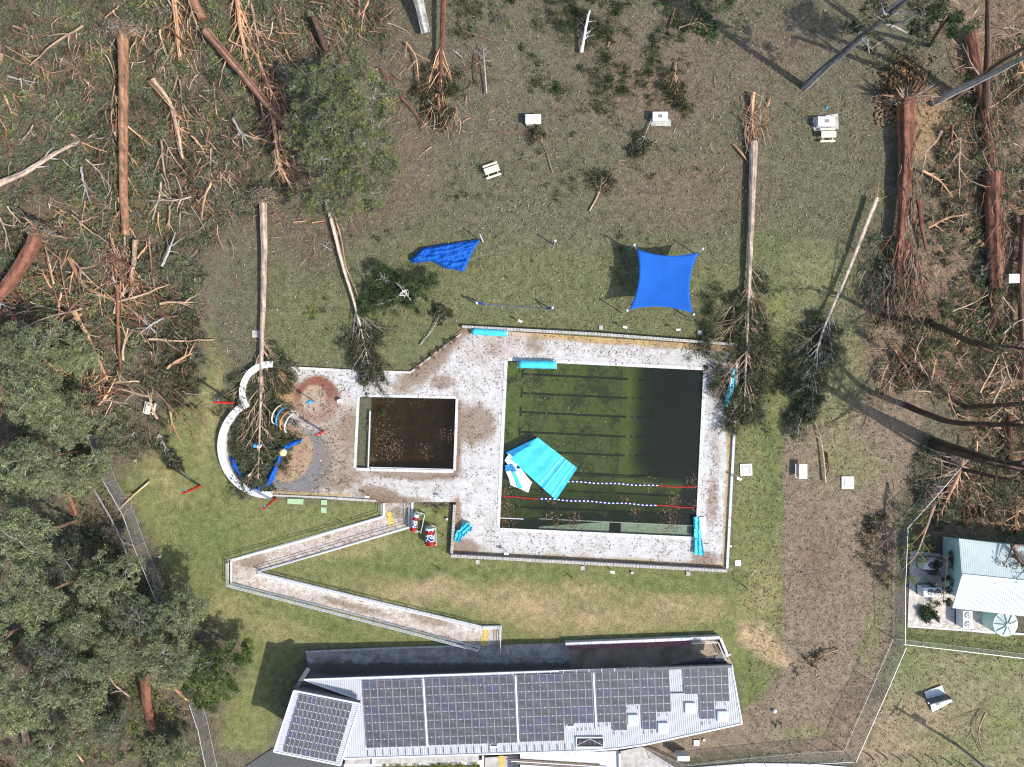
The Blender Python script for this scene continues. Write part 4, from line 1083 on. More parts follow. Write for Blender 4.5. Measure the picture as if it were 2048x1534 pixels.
g = Geo(); g.tube([P(1463, 752, .75), P(1460, 772, .95)], .12, 7, cap=True); g.build('loose_edge', M['cover_w'], cv)

# ------------------------------------------------------------------ shade sails and posts
def post(t, base, h, r=.07, m='galv_w', lean=(0, 0), name='post'):
    b = np.array([base[0], base[1], -.05]); g = Geo(); g.tube([b, b + (lean[0], lean[1], h)], [r, r * .9], 10, cap=True); return g.build(name, M[m], t, smooth=False)
ss = thing('shade_sail', 'intact bright blue square shade sail stretched between four posts', 'shade sail')
cs = [P(1268, 490, 3.1), P(1405, 498, 3.0), P(1387, 629, 2.9), P(1254, 621, 3.1)]
cin = [P(1273, 498, 3.05), P(1398, 504, 2.95), P(1386, 627, 2.85), P(1258, 620, 3.05)]
N = 20; V = []
for i in range(N + 1):
    for j in range(N + 1):
        s_, q = i / N, j / N; p = (cin[0] * (1 - s_) + cin[1] * s_) * (1 - q) + (cin[3] * (1 - s_) + cin[2] * s_) * q
        cx = np.mean(cin, 0); ds = s_ * (1 - s_) * 4; dq = q * (1 - q) * 4
        k1 = ds * (abs(q - .5) * 2) ** 2; k2 = dq * (abs(s_ - .5) * 2) ** 2
        p = p + np.array([0, 1, 0]) * (-.62 if q < .5 else .62) * k1 * 1.0 + np.array([1, 0, 0]) * (.75 if s_ < .5 else -.75) * k2
        p[2] += -.22 * ds * dq + .25 * (s_ - .5) * (q - .5)
        V.append(p)
g = Geo(); V = np.array(V); Q = [(i * (N + 1) + j, i * (N + 1) + j + 1, (i + 1) * (N + 1) + j + 1, (i + 1) * (N + 1) + j) for i in range(N) for j in range(N)]
g.add(V, Q=Q); sl_ = g.build('sail_cloth', M['blue'], ss, smooth=True)
sm_ = sl_.modifiers.new('thickness', 'SOLIDIFY'); sm_.thickness = .02
for c, ci, gx in zip(cs, cin, ((1264, 498), (1398, 504), (1384, 624), (1252, 618))):
    b = P(*gx, 0) if False else np.array([c[0] * .99, c[1] * .99, 0])
    g = Geo(); g.tube([np.array([c[0] - .05 * np.sign(c[0]), c[1], -.05]), c + (0, 0, .1)], [.08, .07], 10, cap=True); po = g.build('post', M['galv'], ss)
    g = Geo(); g.ball(c + (0, 0, .14), .15); g.build('post_cap', M['white'], po)
    g = Geo(); g.bar(c, ci, .04, .04); g.build('cable', M['galv'], ss)
ts = thing('torn_shade_sail', 'torn dark blue shade sail crumpled on the grass above the round bush', 'shade sail')
outl = [(819, 520), (836, 505), (846, 496), (880, 490), (925, 484), (961, 478), (943, 508), (928, 543), (890, 536), (862, 522), (840, 525), (826, 526)]
def crumple(name, parent, outl, m, z0, amp, dirv, step=2.5, seed=0):
    us = [p[0] for p in outl]; vs = [p[1] for p in outl]
    dens = []
    for k in range(len(outl)):
        a, b = outl[k], outl[(k + 1) % len(outl)]; L = math.hypot(b[0] - a[0], b[1] - a[1]); n = max(1, int(L / step))
        dens += [(a[0] + (b[0] - a[0]) * q / n, a[1] + (b[1] - a[1]) * q / n) for q in range(n)]
    G, H = np.meshgrid(np.arange(min(us), max(us), step), np.arange(min(vs), max(vs), step))
    ok = pip(G, H, outl) & (segd(G, H, outl) > step * .6)
    pts = dens + [(float(a), float(b)) for a, b in zip(G[ok], H[ok])]
    ed = [(k, (k + 1) % len(dens)) for k in range(len(dens))]
    vo, _, fo, *_ = delaunay_2d_cdt([Vector(p) for p in pts], ed, [], 0, 1e-4)
    vo = np.array([(p.x, p.y) for p in vo]); fo = np.array(fo); cc = vo[fo].mean(1); fo = fo[pip(cc[:, 0], cc[:, 1], outl)]
    u, v = vo[:, 0], vo[:, 1]; s_ = u * dirv[0] + v * dirv[1]; tt = -u * dirv[1] + v * dirv[0]
    z = z0 + amp * (fbm(s_ * .25, tt, 6, 3 + seed) * .9 + .5 * fbm(u, v, 9, 5 + seed)) * np.clip(segd(u, v, outl) / 4, .25, 1)
    g = Geo(); Vv = np.stack([(u - 1024) * (85 - z) / 1360, (767 - v) * (85 - z) / 1360, z], 1)
    g.add(Vv, F=fo); o = g.build(name, M[m], parent, smooth=False); md = o.modifiers.new('thickness', 'SOLIDIFY'); md.thickness = .02; return o
crumple('sail_cloth', ts, outl, 'blue', .1, 1.1, (.97, -.22), 2.2)
g = Geo(); b = P(966, 484, 0); g.tube([b, b + (-.25, .35, 2.6)], [.08, .07], 10, cap=True); g.build('post', M['galv_w'], ts)
def cappost(label, u, v, h, wrap=None):
    t = thing('sail_post', label, 'post'); b = np.array(W((u, v))); g = Geo(); g.tube([b - (0, 0, .05), b + (0, 0, h)], [.08, .07], 10, cap=True); p = g.build('pole', M['galv'], t)
    g = Geo(); g.ball(b + (0, 0, h), .17); g.build('post_cap', M['white'], p)
    if wrap is not None:
        g = Geo(); pts = [b + (0, 0, h - .3), b + (.25 * wrap, .05, h - .5), b + (.55 * wrap, .02, .9), b + (.9 * wrap, .0, .3)]; g.tube(pts, [.06, .12, .08, .03], 7, cap=True, rough=.15); g.build('torn_cloth', M['blue_d'], t)
cappost('white capped post with blue cloth scrap above the west end of the deck wall', 955, 610, 2.2, 1)
cappost('white capped post with blue cloth scrap above the middle of the deck wall', 1103, 619, 2.2, -1)
cappost('lone white capped post between the two blue sails', 1108, 489, 2.2, -.2)
g = Geo(); g.tube([W((962, 609), 1.6), W((1000, 612), .5), W((1060, 616), .5), W((1098, 619), 1.5)], .02, 5); setp(g.build('slack_cable', M['blue_d']), 'slack blue cable between the two posts north of the deck wall', 'cable')
ft = thing('fallen_sail', 'long torn blue sail twisted through the splash pad under the fallen crown', 'shade sail')
crumple('sail_cloth', ft, [(605, 878), (585, 879), (568, 888), (556, 905), (548, 925), (538, 950), (530, 966), (512, 974), (508, 983), (524, 982), (538, 975), (549, 958), (556, 935), (566, 915), (576, 898), (603, 884)], 'blue', .15, .9, (.5, -.85), 2.0, 1)
crumple('sail_cloth', ft, [(459, 914), (470, 917), (478, 935), (490, 955), (505, 968), (520, 974), (512, 983), (492, 970), (474, 950), (463, 932)], 'blue', .15, .8, (.7, .7), 2.0, 2)
for lab, (u0, v0), (u1, v1), h in (('leaning red sail post on the grass left of the splash pad', (468, 806), (430, 804), 5.2), ('red sail post with blue bracket lowest on the left lawn', (399, 972), (366, 986), 4.9),
                            ('red sail post below the large white curved wall', (551, 997), (526, 1018), 4.6), ('short red sail post on the splash pad deck', (647, 863), (631, 869), 3.6)):
    t = thing('red_post', lab, 'post'); a = P(u0, v0, 0); b = P(u1, v1, h); g = Geo(); g.tube([a - (0, 0, .05), b], [.17, .15], 12, cap=True); g.build('pole', M['red'], t)
    if '868' != str(v1): 
        g = Geo(); q = a + (b - a) * .85; g.ball(q + (0, .2, .1), .14); g.build('bracket', M['ball'], t)
# splash pad toys
for lab, u, v, m_, h in (('cream yellow spray hoop, leftmost of the four', 552, 829, 'cream', 2.2), ('blue spray hoop, second of the four', 559, 834, 'ball', 2.0), ('orange spray hoop, third of the four', 567, 841, 'orange', 2.0), ('white spray hoop, rightmost of the four', 576, 846, 'white', 2.0)):
    t = thing('spray_hoop', lab, 'spray hoop', group='row of four spray hoops on the splash pad'); c = np.array(W((u + 5, v))); pts = []
    for k in range(17):
        a = math.pi * k / 16; pts.append(c + (.35 * math.cos(a) , 1.15 * math.cos(a), h * math.sin(a) - .02))
    g = Geo(); g.tube(pts, .085, 8); g.build('arch', M[m_], t, smooth=True)
    for q in (0, -1): g = Geo(); g.disc(pts[q] - (0, 0, .0), .16, .06, 10); g.build('foot', M['galv'], t)
def ballpost(name, lab, cat, u, v, h, r, m_):
    t = thing(name, lab, cat); b = np.array(W((u, v))); g = Geo(); g.tube([b - (0, 0, .05), b + (0, 0, h)], .07, 8); g.build('stem', M['ball'], t)
    g = Geo(); g.ball(b + (0, 0, h), r); g.build('ball', M[m_], t, smooth=True); return t, b
ballpost('ball_post', 'light blue ball topped post on the red ring of the splash pad', 'water toy', 630, 803, 2.4, .28, 'ball')
t, b = ballpost('ball_post', 'light blue ball post with curly white spout under the fallen crown', 'water toy', 524, 888, 2.4, .26, 'ball')
g = Geo(); g.tube([b + (0, 0, 2.4), b + (.35, -.1, 2.7), b + (.75, -.15, 2.6), b + (.85, .15, 2.4), b + (.75, .1, 2.3)], .06, 7); g.build('spout', M['white'], t)
t = thing('mushroom_fountain', 'round cream yellow water mushroom beside the blue torn sail', 'water toy'); b = np.array(W((576, 902)))
g = Geo(); g.tube([b, b + (0, 0, 1.9)], .1, 10); g.build('stem', M['ball'], t)
g = Geo(); V = [b + (0, 0, 2.3)]; F = []
for k in range(3):
    for j in range(18):
        a = 2 * math.pi * j / 18; r = (.25, .42, .47)[k]; V.append(b + (r * math.cos(a), r * math.sin(a), (2.22, 2.02, 1.85)[k]))
F = [(0, 1 + j, 1 + (j + 1) % 18) for j in range(18)] + [(1 + k * 18 + j, 1 + (k + 1) * 18 + j, 1 + (k + 1) * 18 + (j + 1) % 18, 1 + k * 18 + (j + 1) % 18) for k in range(2) for j in range(18)]
g.add(V, F=F); g.build('cap', M['yellow'], t, smooth=True)
t = thing('water_gun', 'small white spray gun near the bottom of the splash pad', 'water toy'); g = Geo(); g.bar(W((502, 950), .9), W((508, 945), 1.1), .14, .12); g.build('barrel', M['white'], t); g = Geo(); g.tube([W((503, 949), 0), W((503, 949), .9)], .06, 6); g.build('stem', M['ball'], t)
t = thing('white_bin', 'small white box standing on the deck right of the red ring', 'box'); g = Geo(); g.box(W((681, 802), .3), (.45, .4, .6), rz=.4); g.build('body', M['white'], t); g = Geo(); g.box(W((681, 802), .63), (.5, .45, .05), rz=.4); g.build('lid', M['white'], t)
for lab, poly in (('pale green mat, widest of the three on the grass', [(575, 997), (607, 998), (606, 1009), (575, 1007)]), ('pale green square mat, upper of the stacked pair', [(642, 1000), (654, 1000), (654, 1010), (642, 1009)]), ('pale green square mat, lower of the stacked pair', [(642, 1014), (653, 1015), (653, 1026), (642, 1025)])):
    slab('mat', lab, 'mat', poly, -.06, 'green_mat', .12, 'green mats on the lawn by the splash pad')

# ------------------------------------------------------------------ lane rope reels
def reel(label, u, v, rz, tilt, seed):
    t = thing('rope_reel', label, 'lane rope reel', loc=tuple(np.array(W((u, v)))), rz=rz, group='lane rope storage reels on the south lawn')
    L, Wd, H = 2.3, 1.25, 1.25
    def br(a, b, nm, r=.035, m_='white'): g = Geo(); g.tube([a, b], r, 6); g.build(nm, M[m_], t)
    for y in (-L / 2, L / 2):
        br((-Wd / 2, y, .1), (Wd / 2, y, .1), 'foot_bar'); br((-Wd / 2, y, .1), (-.0, y, H - .3), 'strut'); br((Wd / 2, y, .1), (0, y, H - .3), 'strut')
        for x in (-Wd / 2, Wd / 2): g = Geo(); g.tube([(x - .04, y, .06), (x + .04, y, .06)], .1, 10, cap=True); g.build('wheel', M['dark'], t)
    for x in (-Wd / 2, Wd / 2): br((x, -L / 2, .1), (x, L / 2, .1), 'side_bar')
    br((Wd / 2 + .1, -L / 2, .95), (Wd / 2 + .1, L / 2, .95), 'handle'); br((Wd / 2, -L / 2, .1), (Wd / 2 + .1, -L / 2, .95), 'handle_arm'); br((Wd / 2, L / 2, .1), (Wd / 2 + .1, L / 2, .95), 'handle_arm')
    br((0, -L / 2, H - .3), (0, L / 2, H - .3), 'axle', .05, 'galv')
    rng = random.Random(seed); rows = 17
    for k in range(rows):
        y = -L / 2 + .14 + (L - .28) * k / (rows - 1); n = 20; wdr = .52 if tilt == 0 else .3
        f = k / rows
        base = 'rope_w' if f > .84 else ('rope_r' if (f < .22 or .62 < f < .8) else 'mix')
        gs = {'rope_r': Geo(), 'rope_b': Geo(), 'rope_w': Geo()}
        for j in range(n):
            a0 = 2 * math.pi * j / n; a1 = 2 * math.pi * (j + .9) / n
            c = base if base != 'mix' else rng.choice(['rope_w', 'rope_b', 'rope_w', 'rope_b', 'rope_w'])
            x_ = lambda a: (wdr * math.cos(a) - (0 if tilt == 0 else .3), y, H - .3 + .4 * math.sin(a))
            gs[c].tube([x_(a0), x_((a0 + a1) / 2), x_(a1)], .068, 6)
        gg = Geo(); mats_ = []
        for mi_, (c, q) in enumerate(gs.items()):
            mats_.append(M[c])
            for VV, QQ in zip(q.V, [None] * len(q.V)): pass
            if q.n: gg.add(np.concatenate(q.V), Q=np.concatenate(q.Q), m=mi_)
        gg.build('rope_coil', mats_, t, kind='stuff')
reel('lane rope reel tilted against the ramp wall with half its rope gone', 836, 1043, -.22, 1, 3)
reel('full lane rope reel with red, white and blue coils standing on the lawn', 862, 1070, .03, 0, 5)

# ------------------------------------------------------------------ barbecues, tables, slabs, fixtures
def picnic(label, u, v, rz, s=1.0, benches=(-1, 1)):
    t = thing('picnic_table', label, 'picnic table', loc=tuple(np.array(W((u, v)))), rz=rz)
    for k in range(4): g = Geo(); g.box((0, (-.3 + .2 * k) * s, .75), (1.85 * s, .185 * s, .05)); g.build('table_board', M['cream'], t)
    for sgn in benches:
        for k in range(1): g = Geo(); g.box((0, sgn * .74 * s, .45), (1.85 * s, .26, .05)); g.build('bench_board', M['cream'], t)
    for x in (-.6, .6):
        g = Geo(); g.box((x * s, 0, .43), (.08, 1.6 * s, .06)); g.build('cross_beam', M['cream'], t)
        for sgn in (-1, 1): g = Geo(); g.bar((x * s, sgn * .2, .72), (x * s, sgn * .62, -.05), .07, .07); g.build('leg', M['cream'], t)
picnic('cream picnic table standing askew on the open lawn', 984, 343, .33, 1.02)
picnic('cream picnic table just below the right hand barbecue', 1652, 273, .02)
picnic('broken cream picnic table at the edge of the left wood', 303, 816, 1.35, .8)
t = thing('picnic_table', 'white topped table with one bench left of the thin forked branch', 'picnic table')
g = Geo(); g.box(P(1606.5, 943, .8), (.98, 1.8, .07)); g.build('tabletop', M['white'], t); g = Geo(); g.box(P(1592.5, 942, .45), (.26, 1.75, .06)); g.build('bench_board', M['cream'], t)
for y in (-.6, .6):
    g = Geo(); g.box(P(1603, 943, .4) + (0, y, 0), (.08, .08, .8)); g.build('leg', M['galv'], t); g = Geo(); g.bar(P(1603, 943, .42) + (0, y, 0), P(1592.5, 942, .4) + (0, y, 0), .07, .07); g.build('cross_beam', M['galv'], t)
def bbq(label, u, v, lx, ly, plate, slabp=None):
    t = thing('barbecue', label, 'barbecue', group='white park barbecues on the upper lawn'); c = P(u, v, .95); c[2] = 0
    g = Geo(); g.box(c + (0, 0, .45), (lx * .9, ly * .85, .9)); g.build('cabinet', M['conc_p'], t)
    g = Geo(); g.box(c + (0, 0, .93), (lx, ly, .07)); g.build('bench_top', M['white'], t)
    if plate:
        g = Geo(); g.box(c + (0, .03, .975), (.55, .5, .03)); p = g.build('hotplate_frame', M['galv'], t)
        for k in range(3): g = Geo(); g.box(c + (-.16 + .16 * k, .03, .995), (.1, .34, .02)); g.build('grill_bar', M['rubble'], p)
    if slabp: slab('barbecue_pad', slabp[1], 'slab', slabp[0], -.09, 'conc', .11)
bbq('plain white bench without a hotplate, leftmost on the upper lawn', 1066.5, 238, 1.92, 1.15, False)
bbq('white barbecue with square hotplate on a grey pad, middle of three', 1320.5, 232.5, 1.85, 1.1, True, ([(1300, 237), (1341, 239), (1342, 252), (1302, 251)], 'grey concrete pad under the middle barbecue'))
bbq('white barbecue with hotplate above the cream picnic table', 1653.5, 242.5, 2.1, 1.15, True, ([(1626, 235), (1676, 227), (1677, 258), (1628, 262)], 'grey concrete pad under the barbecue by the picnic table'))
t = thing('light_pole', 'thin light pole with small blue head beside the right barbecue', 'light pole'); a = W((1622, 246)); g = Geo(); g.tube([a, P(1653, 217, 3.6)], [.05, .04], 8); g.build('pole', M['galv'], t); g = Geo(); g.ball(P(1653, 215, 3.7), .17); g.build('lamp_head', M['ball'], t)
def pad(label, u, v, s, m_='conc_w', ring=False, rz=0.0, cat='slab'):
    t = thing('table_pad', label, cat, loc=tuple(np.array(W((u, v)))), rz=rz)
    g = Geo(); g.box((0, 0, 0), (s, s, .2)); g.build('slab', M[m_], t)
    if ring:
        for k in range(4):
            a = k * math.pi / 2; g = Geo(); g.box((math.cos(a) * s * .27, math.sin(a) * s * .27, .11), (.06 if k % 2 == 0 else s * .55, .06 if k % 2 else s * .55, .035)); g.build('rim', M['conc'], t)
pad('bare white square slab just outside the east wall of the deck', 1492, 939.5, 1.5, 'conc_w', True, .05)
pad('white square slab with a square rim on the brown grass', 1695, 965, 1.52, 'white', True)
def valvebox(label, u, v, s=.52, m_='conc'):
    t = thing('valve_box', label, 'valve box', loc=tuple(np.array(W((u, v))))); g = Geo(); g.box((0, 0, -.05), (s, s, .12)); g.build('box', M['conc'], t); g = Geo(); g.box((0, 0, .02), (s * .92, s * .92, .03)); g.build('lid', M[m_], t)
valvebox('grey valve box below the southwest corner of the deck', 955, 1124)
valvebox('grey valve box below the middle of the south deck wall', 1165, 1136)
valvebox('grey valve box below the east part of the south deck wall', 1376.5, 1147)
valvebox('grey valve box just above the north deck wall', 1202, 655)
valvebox('grey valve box at the northeast corner of the deck', 1400, 666, .6)
valvebox('white box with two dark vents outside the southeast corner', 1476, 1126, .75, 'white')
valvebox('pale box among leaves beside the long pale fallen trunk', 511, 668, .9)
valvebox('white square box on the brown grass below the east end of the roof', 1393, 1486, .75, 'white')
valvebox('small white fragment next to the white square box', 1408, 1480, .3, 'white')
valvebox('tiny grey box on the green grass east of the long roof', 1460, 1309, .3)
t = thing('white_cabinet', 'bright white cabinet at the right edge between two big trunks', 'cabinet'); c = P(2028, 557, 1.2); c[2] = 0; g = Geo(); g.box(c + (0, 0, .6), (1.2, 1.0, 1.2)); g.build('body', M['white'], t); g = Geo(); g.box(c + (0, 0, 1.23), (1.3, 1.1, .06)); g.build('lid', M['white'], t)
t = thing('white_cabinet', 'low white box against the fence above the white forecourt', 'cabinet'); c = P(1367, 1517, 1.5); c[2] = 0; g = Geo(); g.box(c + (0, 0, .75), (1.4, .5, 1.5)); g.build('body', M['white'], t); g = Geo(); g.box(c + (0, 0, 1.53), (1.5, .6, .05)); g.build('lid', M['white'], t)
g = Geo(); g.ball(np.array(W((1548, 1421), .12)), .28, nu=8, nv=6); setp(g.build('white_sack', M['white']), 'small white rounded sack on the brown grass', 'sack')
def flood(label, u, v, rz=-.5):
    t = thing('floodlight', label, 'light', loc=tuple(np.array(W((u, v)))), rz=rz); g = Geo(); g.tube([(0, 0, -.05), (0, 0, 1.1)], .04, 6); g.build('post', M['galv'], t)
    g = Geo(); g.box((0, 0, 1.15), (.55, .24, .1), ry=.2); g.build('lamp_housing', M['galv'], t)
    g = Geo(); g.box((0, 0, 1.08), (.5, .22, .04), ry=.2); g.build('lens', M['dark'], t)
for lab, u, v in (('short floodlight above the west part of the north deck wall', 1040, 644), ('short floodlight above the middle of the north deck wall', 1247, 656), ('short floodlight above the east part of the north deck wall', 1352, 661),
                  ('floodlight on the grass below the middle of the south deck wall', 1222, 1139), ('floodlight beside the bare white slab on the east side', 1472, 955),
                  ('floodlight on the dirty deck above the ramp head', 738, 991), ('floodlight on the deck above the crumpled cyan cover', 886, 997), ('floodlight near the southwest corner inside the deck wall', 1013, 1103)):
    flood(lab, u, v, R.uniform(-.4, .1))
def sprinkler(label, u, v, r=.14):
    g = Geo(); g.disc(np.array(W((u, v), -.1)), r, .3, 12); setp(g.build('marker_disc', M['white']), label, 'marker')
for lab, u, v in (('white round lid on the lawn beside the short block wall', 894, 1038), ('white round lid outside the east deck edge', 1461, 1092), ('white lid at the edge of the left wood', 271, 921), ('white dot on the lawn near the south deck wall', 1264, 1145), ('white dot on the lawn right of the bottom left fence', 320, 1113)):
    sprinkler(lab, u, v)
def stake(label, u, v, h, lean=0.0, m_='bark'):
    g = Geo(); b = np.array(W((u, v))); g.tube([b - (0, 0, .1), b + (R.normal() * .05, R.normal() * .05, h)], [.07, .05], 7, cap=True, C=(.13, .1, .08)); setp(g.build('stake', M[m_]), label, 'stake')
stake('short dark stake on the lawn left of the southwest deck corner', 879, 1137, 1.1); stake('short dark stake on the lawn below the south deck wall', 1142, 1154, 1.2)
stake('leaning dark stake below the southeast deck corner', 1486, 1170, 1.6); stake('small dark stake on the lawn between the two ramp legs', 684, 1045, .9); stake('short stake beside the full rope reel', 887, 1070, .8)
for k, (u, v) in enumerate(((1741, 1512), (1768, 1511), (1798, 1517), (1834, 1519), (1866, 1519), (1895, 1522), (1924, 1529), (1955, 1537))):
    g = Geo(); b = np.array(W((u, v))); g.tube([b - (0, 0, .1), b + (0, 0, 1.0)], .085, 8, cap=True, C=(.2, .17, .13))
    setp(g.build('bollard', M['bark']), ['wooden bollard at the left end of the bottom row, beside the fence', 'second wooden bollard from the left in the bottom row', 'third wooden bollard from the left in the bottom row', 'fourth wooden bollard from the left in the bottom row', 'fifth wooden bollard from the left in the bottom row', 'sixth wooden bollard from the left, just left of the pole shadow', 'seventh wooden bollard from the left, beside the pole', 'last wooden bollard of the bottom row at the frame edge'][k], 'bollard', 'row of wooden bollards at the bottom edge')
up = thing('utility_pole', 'tall grey utility pole with crossarms leaning out of the bottom right corner', 'utility pole')
b = np.array(W((1915, 1491))); g = Geo(); g.tube([b - (0, 0, .2), b + (0, 0, 9.3)], [.19, .14], 12, cap=True, C=(.24, .23, .21), rough=.02); g.build('pole', M['bark'], up)
for z in (9.0, 8.2):
    g = Geo(); g.bar(b + (-.6 * (1.2 if z > 8.5 else .7), -.9 * (1.2 if z > 8.5 else .7), z), b + (.6 * (1.2 if z > 8.5 else .7), .9 * (1.2 if z > 8.5 else .7), z), .12, .12, C=(.2, .17, .14)); g.build('crossarm', M['bark'], up)
g = Geo(); g.tube([b + (.3, .1, 5.2), b + (.3, .1, 6.6)], .38, 12, cap=True); g.build('transformer', M['galv'], up)
# folded white shelter
sh = thing('folded_panel', 'folded white metal panel lying open on the lower right grass', 'white panel')
sheetmesh('lower_leaf', sh, [(1861, 1410), (1900, 1395), (1905, 1403), (1865, 1424)], 4, 4, lambda s_, q: .35 - .2 * q, 'white', 0, .08)
sheetmesh('upper_leaf', sh, [(1849, 1384), (1884, 1371), (1894, 1397), (1857, 1408)], 6, 6, lambda s_, q: .15 + .05 * q, 'white', 0, .08)
g = Geo(); g.bar(P(1857, 1404, .8), P(1899, 1393, .8), .12, 1.2); g.build('upright', M['grey_steel'], sh)  # dark grey colour carries the shade on the upright's face
g = Geo(); g.box(P(1883, 1408, .55), (.7, .55, .3), rz=.35); g.build('hinge_box', M['white'], sh)
# sawn logs
for k, (u, v, r) in enumerate(((1932, 465, .33), (1940, 460, .28), (1958, 487, .33), (1965, 492, .36), (1964, 541, .34), (2030, 520, .3))):
    t = thing('sawn_log', ['pale sawn log end, upper left of the cut logs', 'sawn log end touching the uppermost log', 'sawn log end beside the thick red trunk', 'larger sawn log end at the middle of the cut logs', 'single sawn log end at the foot of the thick red trunk', 'sawn log in shade near the white cabinet'][k], 'log', group='sawn logs lying around the thick red trunk')
    a = np.array(W((u, v), .3)); dd = np.array([-.35, .12, .1]); g = Geo(); g.tube([a, a + dd * 2], r, 12, C=(.2, .12, .07), cap=True, rough=.04); g.build('log', M['bark'], t)
    g = Geo(); g.tube([a - dd * .02, a - dd * .06], r * .95, 12, cap=True); g.build('cut_face', M['wood'], t)
#@@PART3
# ------------------------------------------------------------------ vegetation
WOOD = dict(red=(.155, .066, .04), orange=(.42, .235, .13), pale=(.47, .35, .27), grey=(.30, .28, .26), dark=(.085, .055, .04), tan=(.38, .26, .17), bark=(.20, .13, .09), wht=(.5, .48, .44), brown=(.2, .105, .065), rust=(.28, .15, .085))
PG = np.array([(.135, .155, .09), (.10, .12, .065), (.16, .18, .10), (.135, .14, .105), (.20, .21, .155)])      # dull grey green
PD = np.array([(.075, .08, .045), (.09, .09, .05), (.055, .065, .035), (.12, .11, .065)])                          # dark olive
PO = np.array([(.15, .18, .055), (.19, .215, .07), (.12, .145, .055), (.21, .23, .10)])                           # olive
PL = np.array([(.235, .255, .125), (.185, .205, .10), (.29, .31, .165), (.145, .165, .085), (.21, .235, .14)])                          # pale eucalyptus
PB = np.array([(.13, .18, .05), (.08, .125, .035), (.19, .24, .08), (.055, .08, .03), (.10, .15, .045)])                             # bright green
PX = np.array([(.045, .062, .025), (.062, .082, .032), (.08, .105, .04), (.035, .048, .022)])
PN = np.array([(.075, .13, .05), (.06, .10, .04), (.10, .15, .06), (.05, .07, .035)])
def foliage(g, cen, rad, per, pal, L=(.22, .5), wr=.27, flat=.7, out=.8, dirv=None, zmin=.03):
    cen = np.asarray(cen, float).reshape(-1, 3); n = len(cen)
    if n == 0: return
    rad = np.broadcast_to(np.asarray(rad, float), (n,)); per = np.broadcast_to(np.asarray(per), (n,)).astype(int)
    idx = np.repeat(np.arange(n), per); N = len(idx)
    # sprays inside each clump
    ns = 7; sd = R.normal(size=(n, ns, 3)); sd /= np.linalg.norm(sd, axis=2, keepdims=True); sd[..., 2] = sd[..., 2] * flat
    sp = sd * (rad[:, None, None] * R.uniform(.35, .95, (n, ns, 1)))
    k = R.integers(0, ns, N)
    off = sp[idx, k] + R.normal(size=(N, 3)) * rad[idx, None] * np.array([.2, .2, .14])
    c = cen[idx] + off; c[:, 2] = np.maximum(c[:, 2], zmin + R.random(N) * .1)
    d_ = sd[idx, k] * out + R.normal(size=(N, 3)) * .55; d_[:, 2] = d_[:, 2] * .55 - .05
    if dirv is not None: d_[:, :2] += np.array(dirv) * .8
    LL = R.uniform(*L, N); cc = pal[R.integers(0, len(pal), (n, ns))][idx, k]
    cc = cc * R.uniform(.78, 1.25, n)[idx, None] * R.uniform(.7, 1.35, (N, 1))
    g.leaves(c, d_, LL, LL * wr * R.uniform(.8, 1.2, N), cc)

def spline(pts, m):
    pts = np.asarray(pts, float)
    if len(pts) == 2: return pts[0] + (pts[1] - pts[0]) * np.linspace(0, 1, m)[:, None]
    L = np.r_[0, np.cumsum(np.linalg.norm(np.diff(pts, axis=0), axis=1))]; t = np.linspace(0, L[-1], m)
    q = np.stack([np.interp(t, L, pts[:, k]) for k in range(3)], 1)
    for _ in range(max(1, m // 8)):
        q[1:-1] = (q[:-2] + 2 * q[1:-1] + q[2:]) / 4
    return q
def wiggle(q, amp):
    n = len(q); w_ = np.cumsum(R.normal(size=(n, 3)), 0); w_ -= np.linspace(0, 1, n)[:, None] * w_[-1]; w_[:, 2] *= .35
    return q + w_ * amp
def curve(a, d_, L, m, bend, zend, amp=.04):
    """a branch: from a, heading d_ (unit), length L, sideways bend, ending near height zend"""
    t = np.linspace(0, 1, m)[:, None]; d_ = d_ / np.linalg.norm(d_); s_ = np.array([-d_[1], d_[0], 0])
    q = a + d_ * L * t + s_ * bend * L * t ** 2
    q[:, 2] = a[2] * (1 - t[:, 0]) + zend * t[:, 0] + .25 * L * .4 * t[:, 0] * (1 - t[:, 0])
    return wiggle(q, amp * L / m)

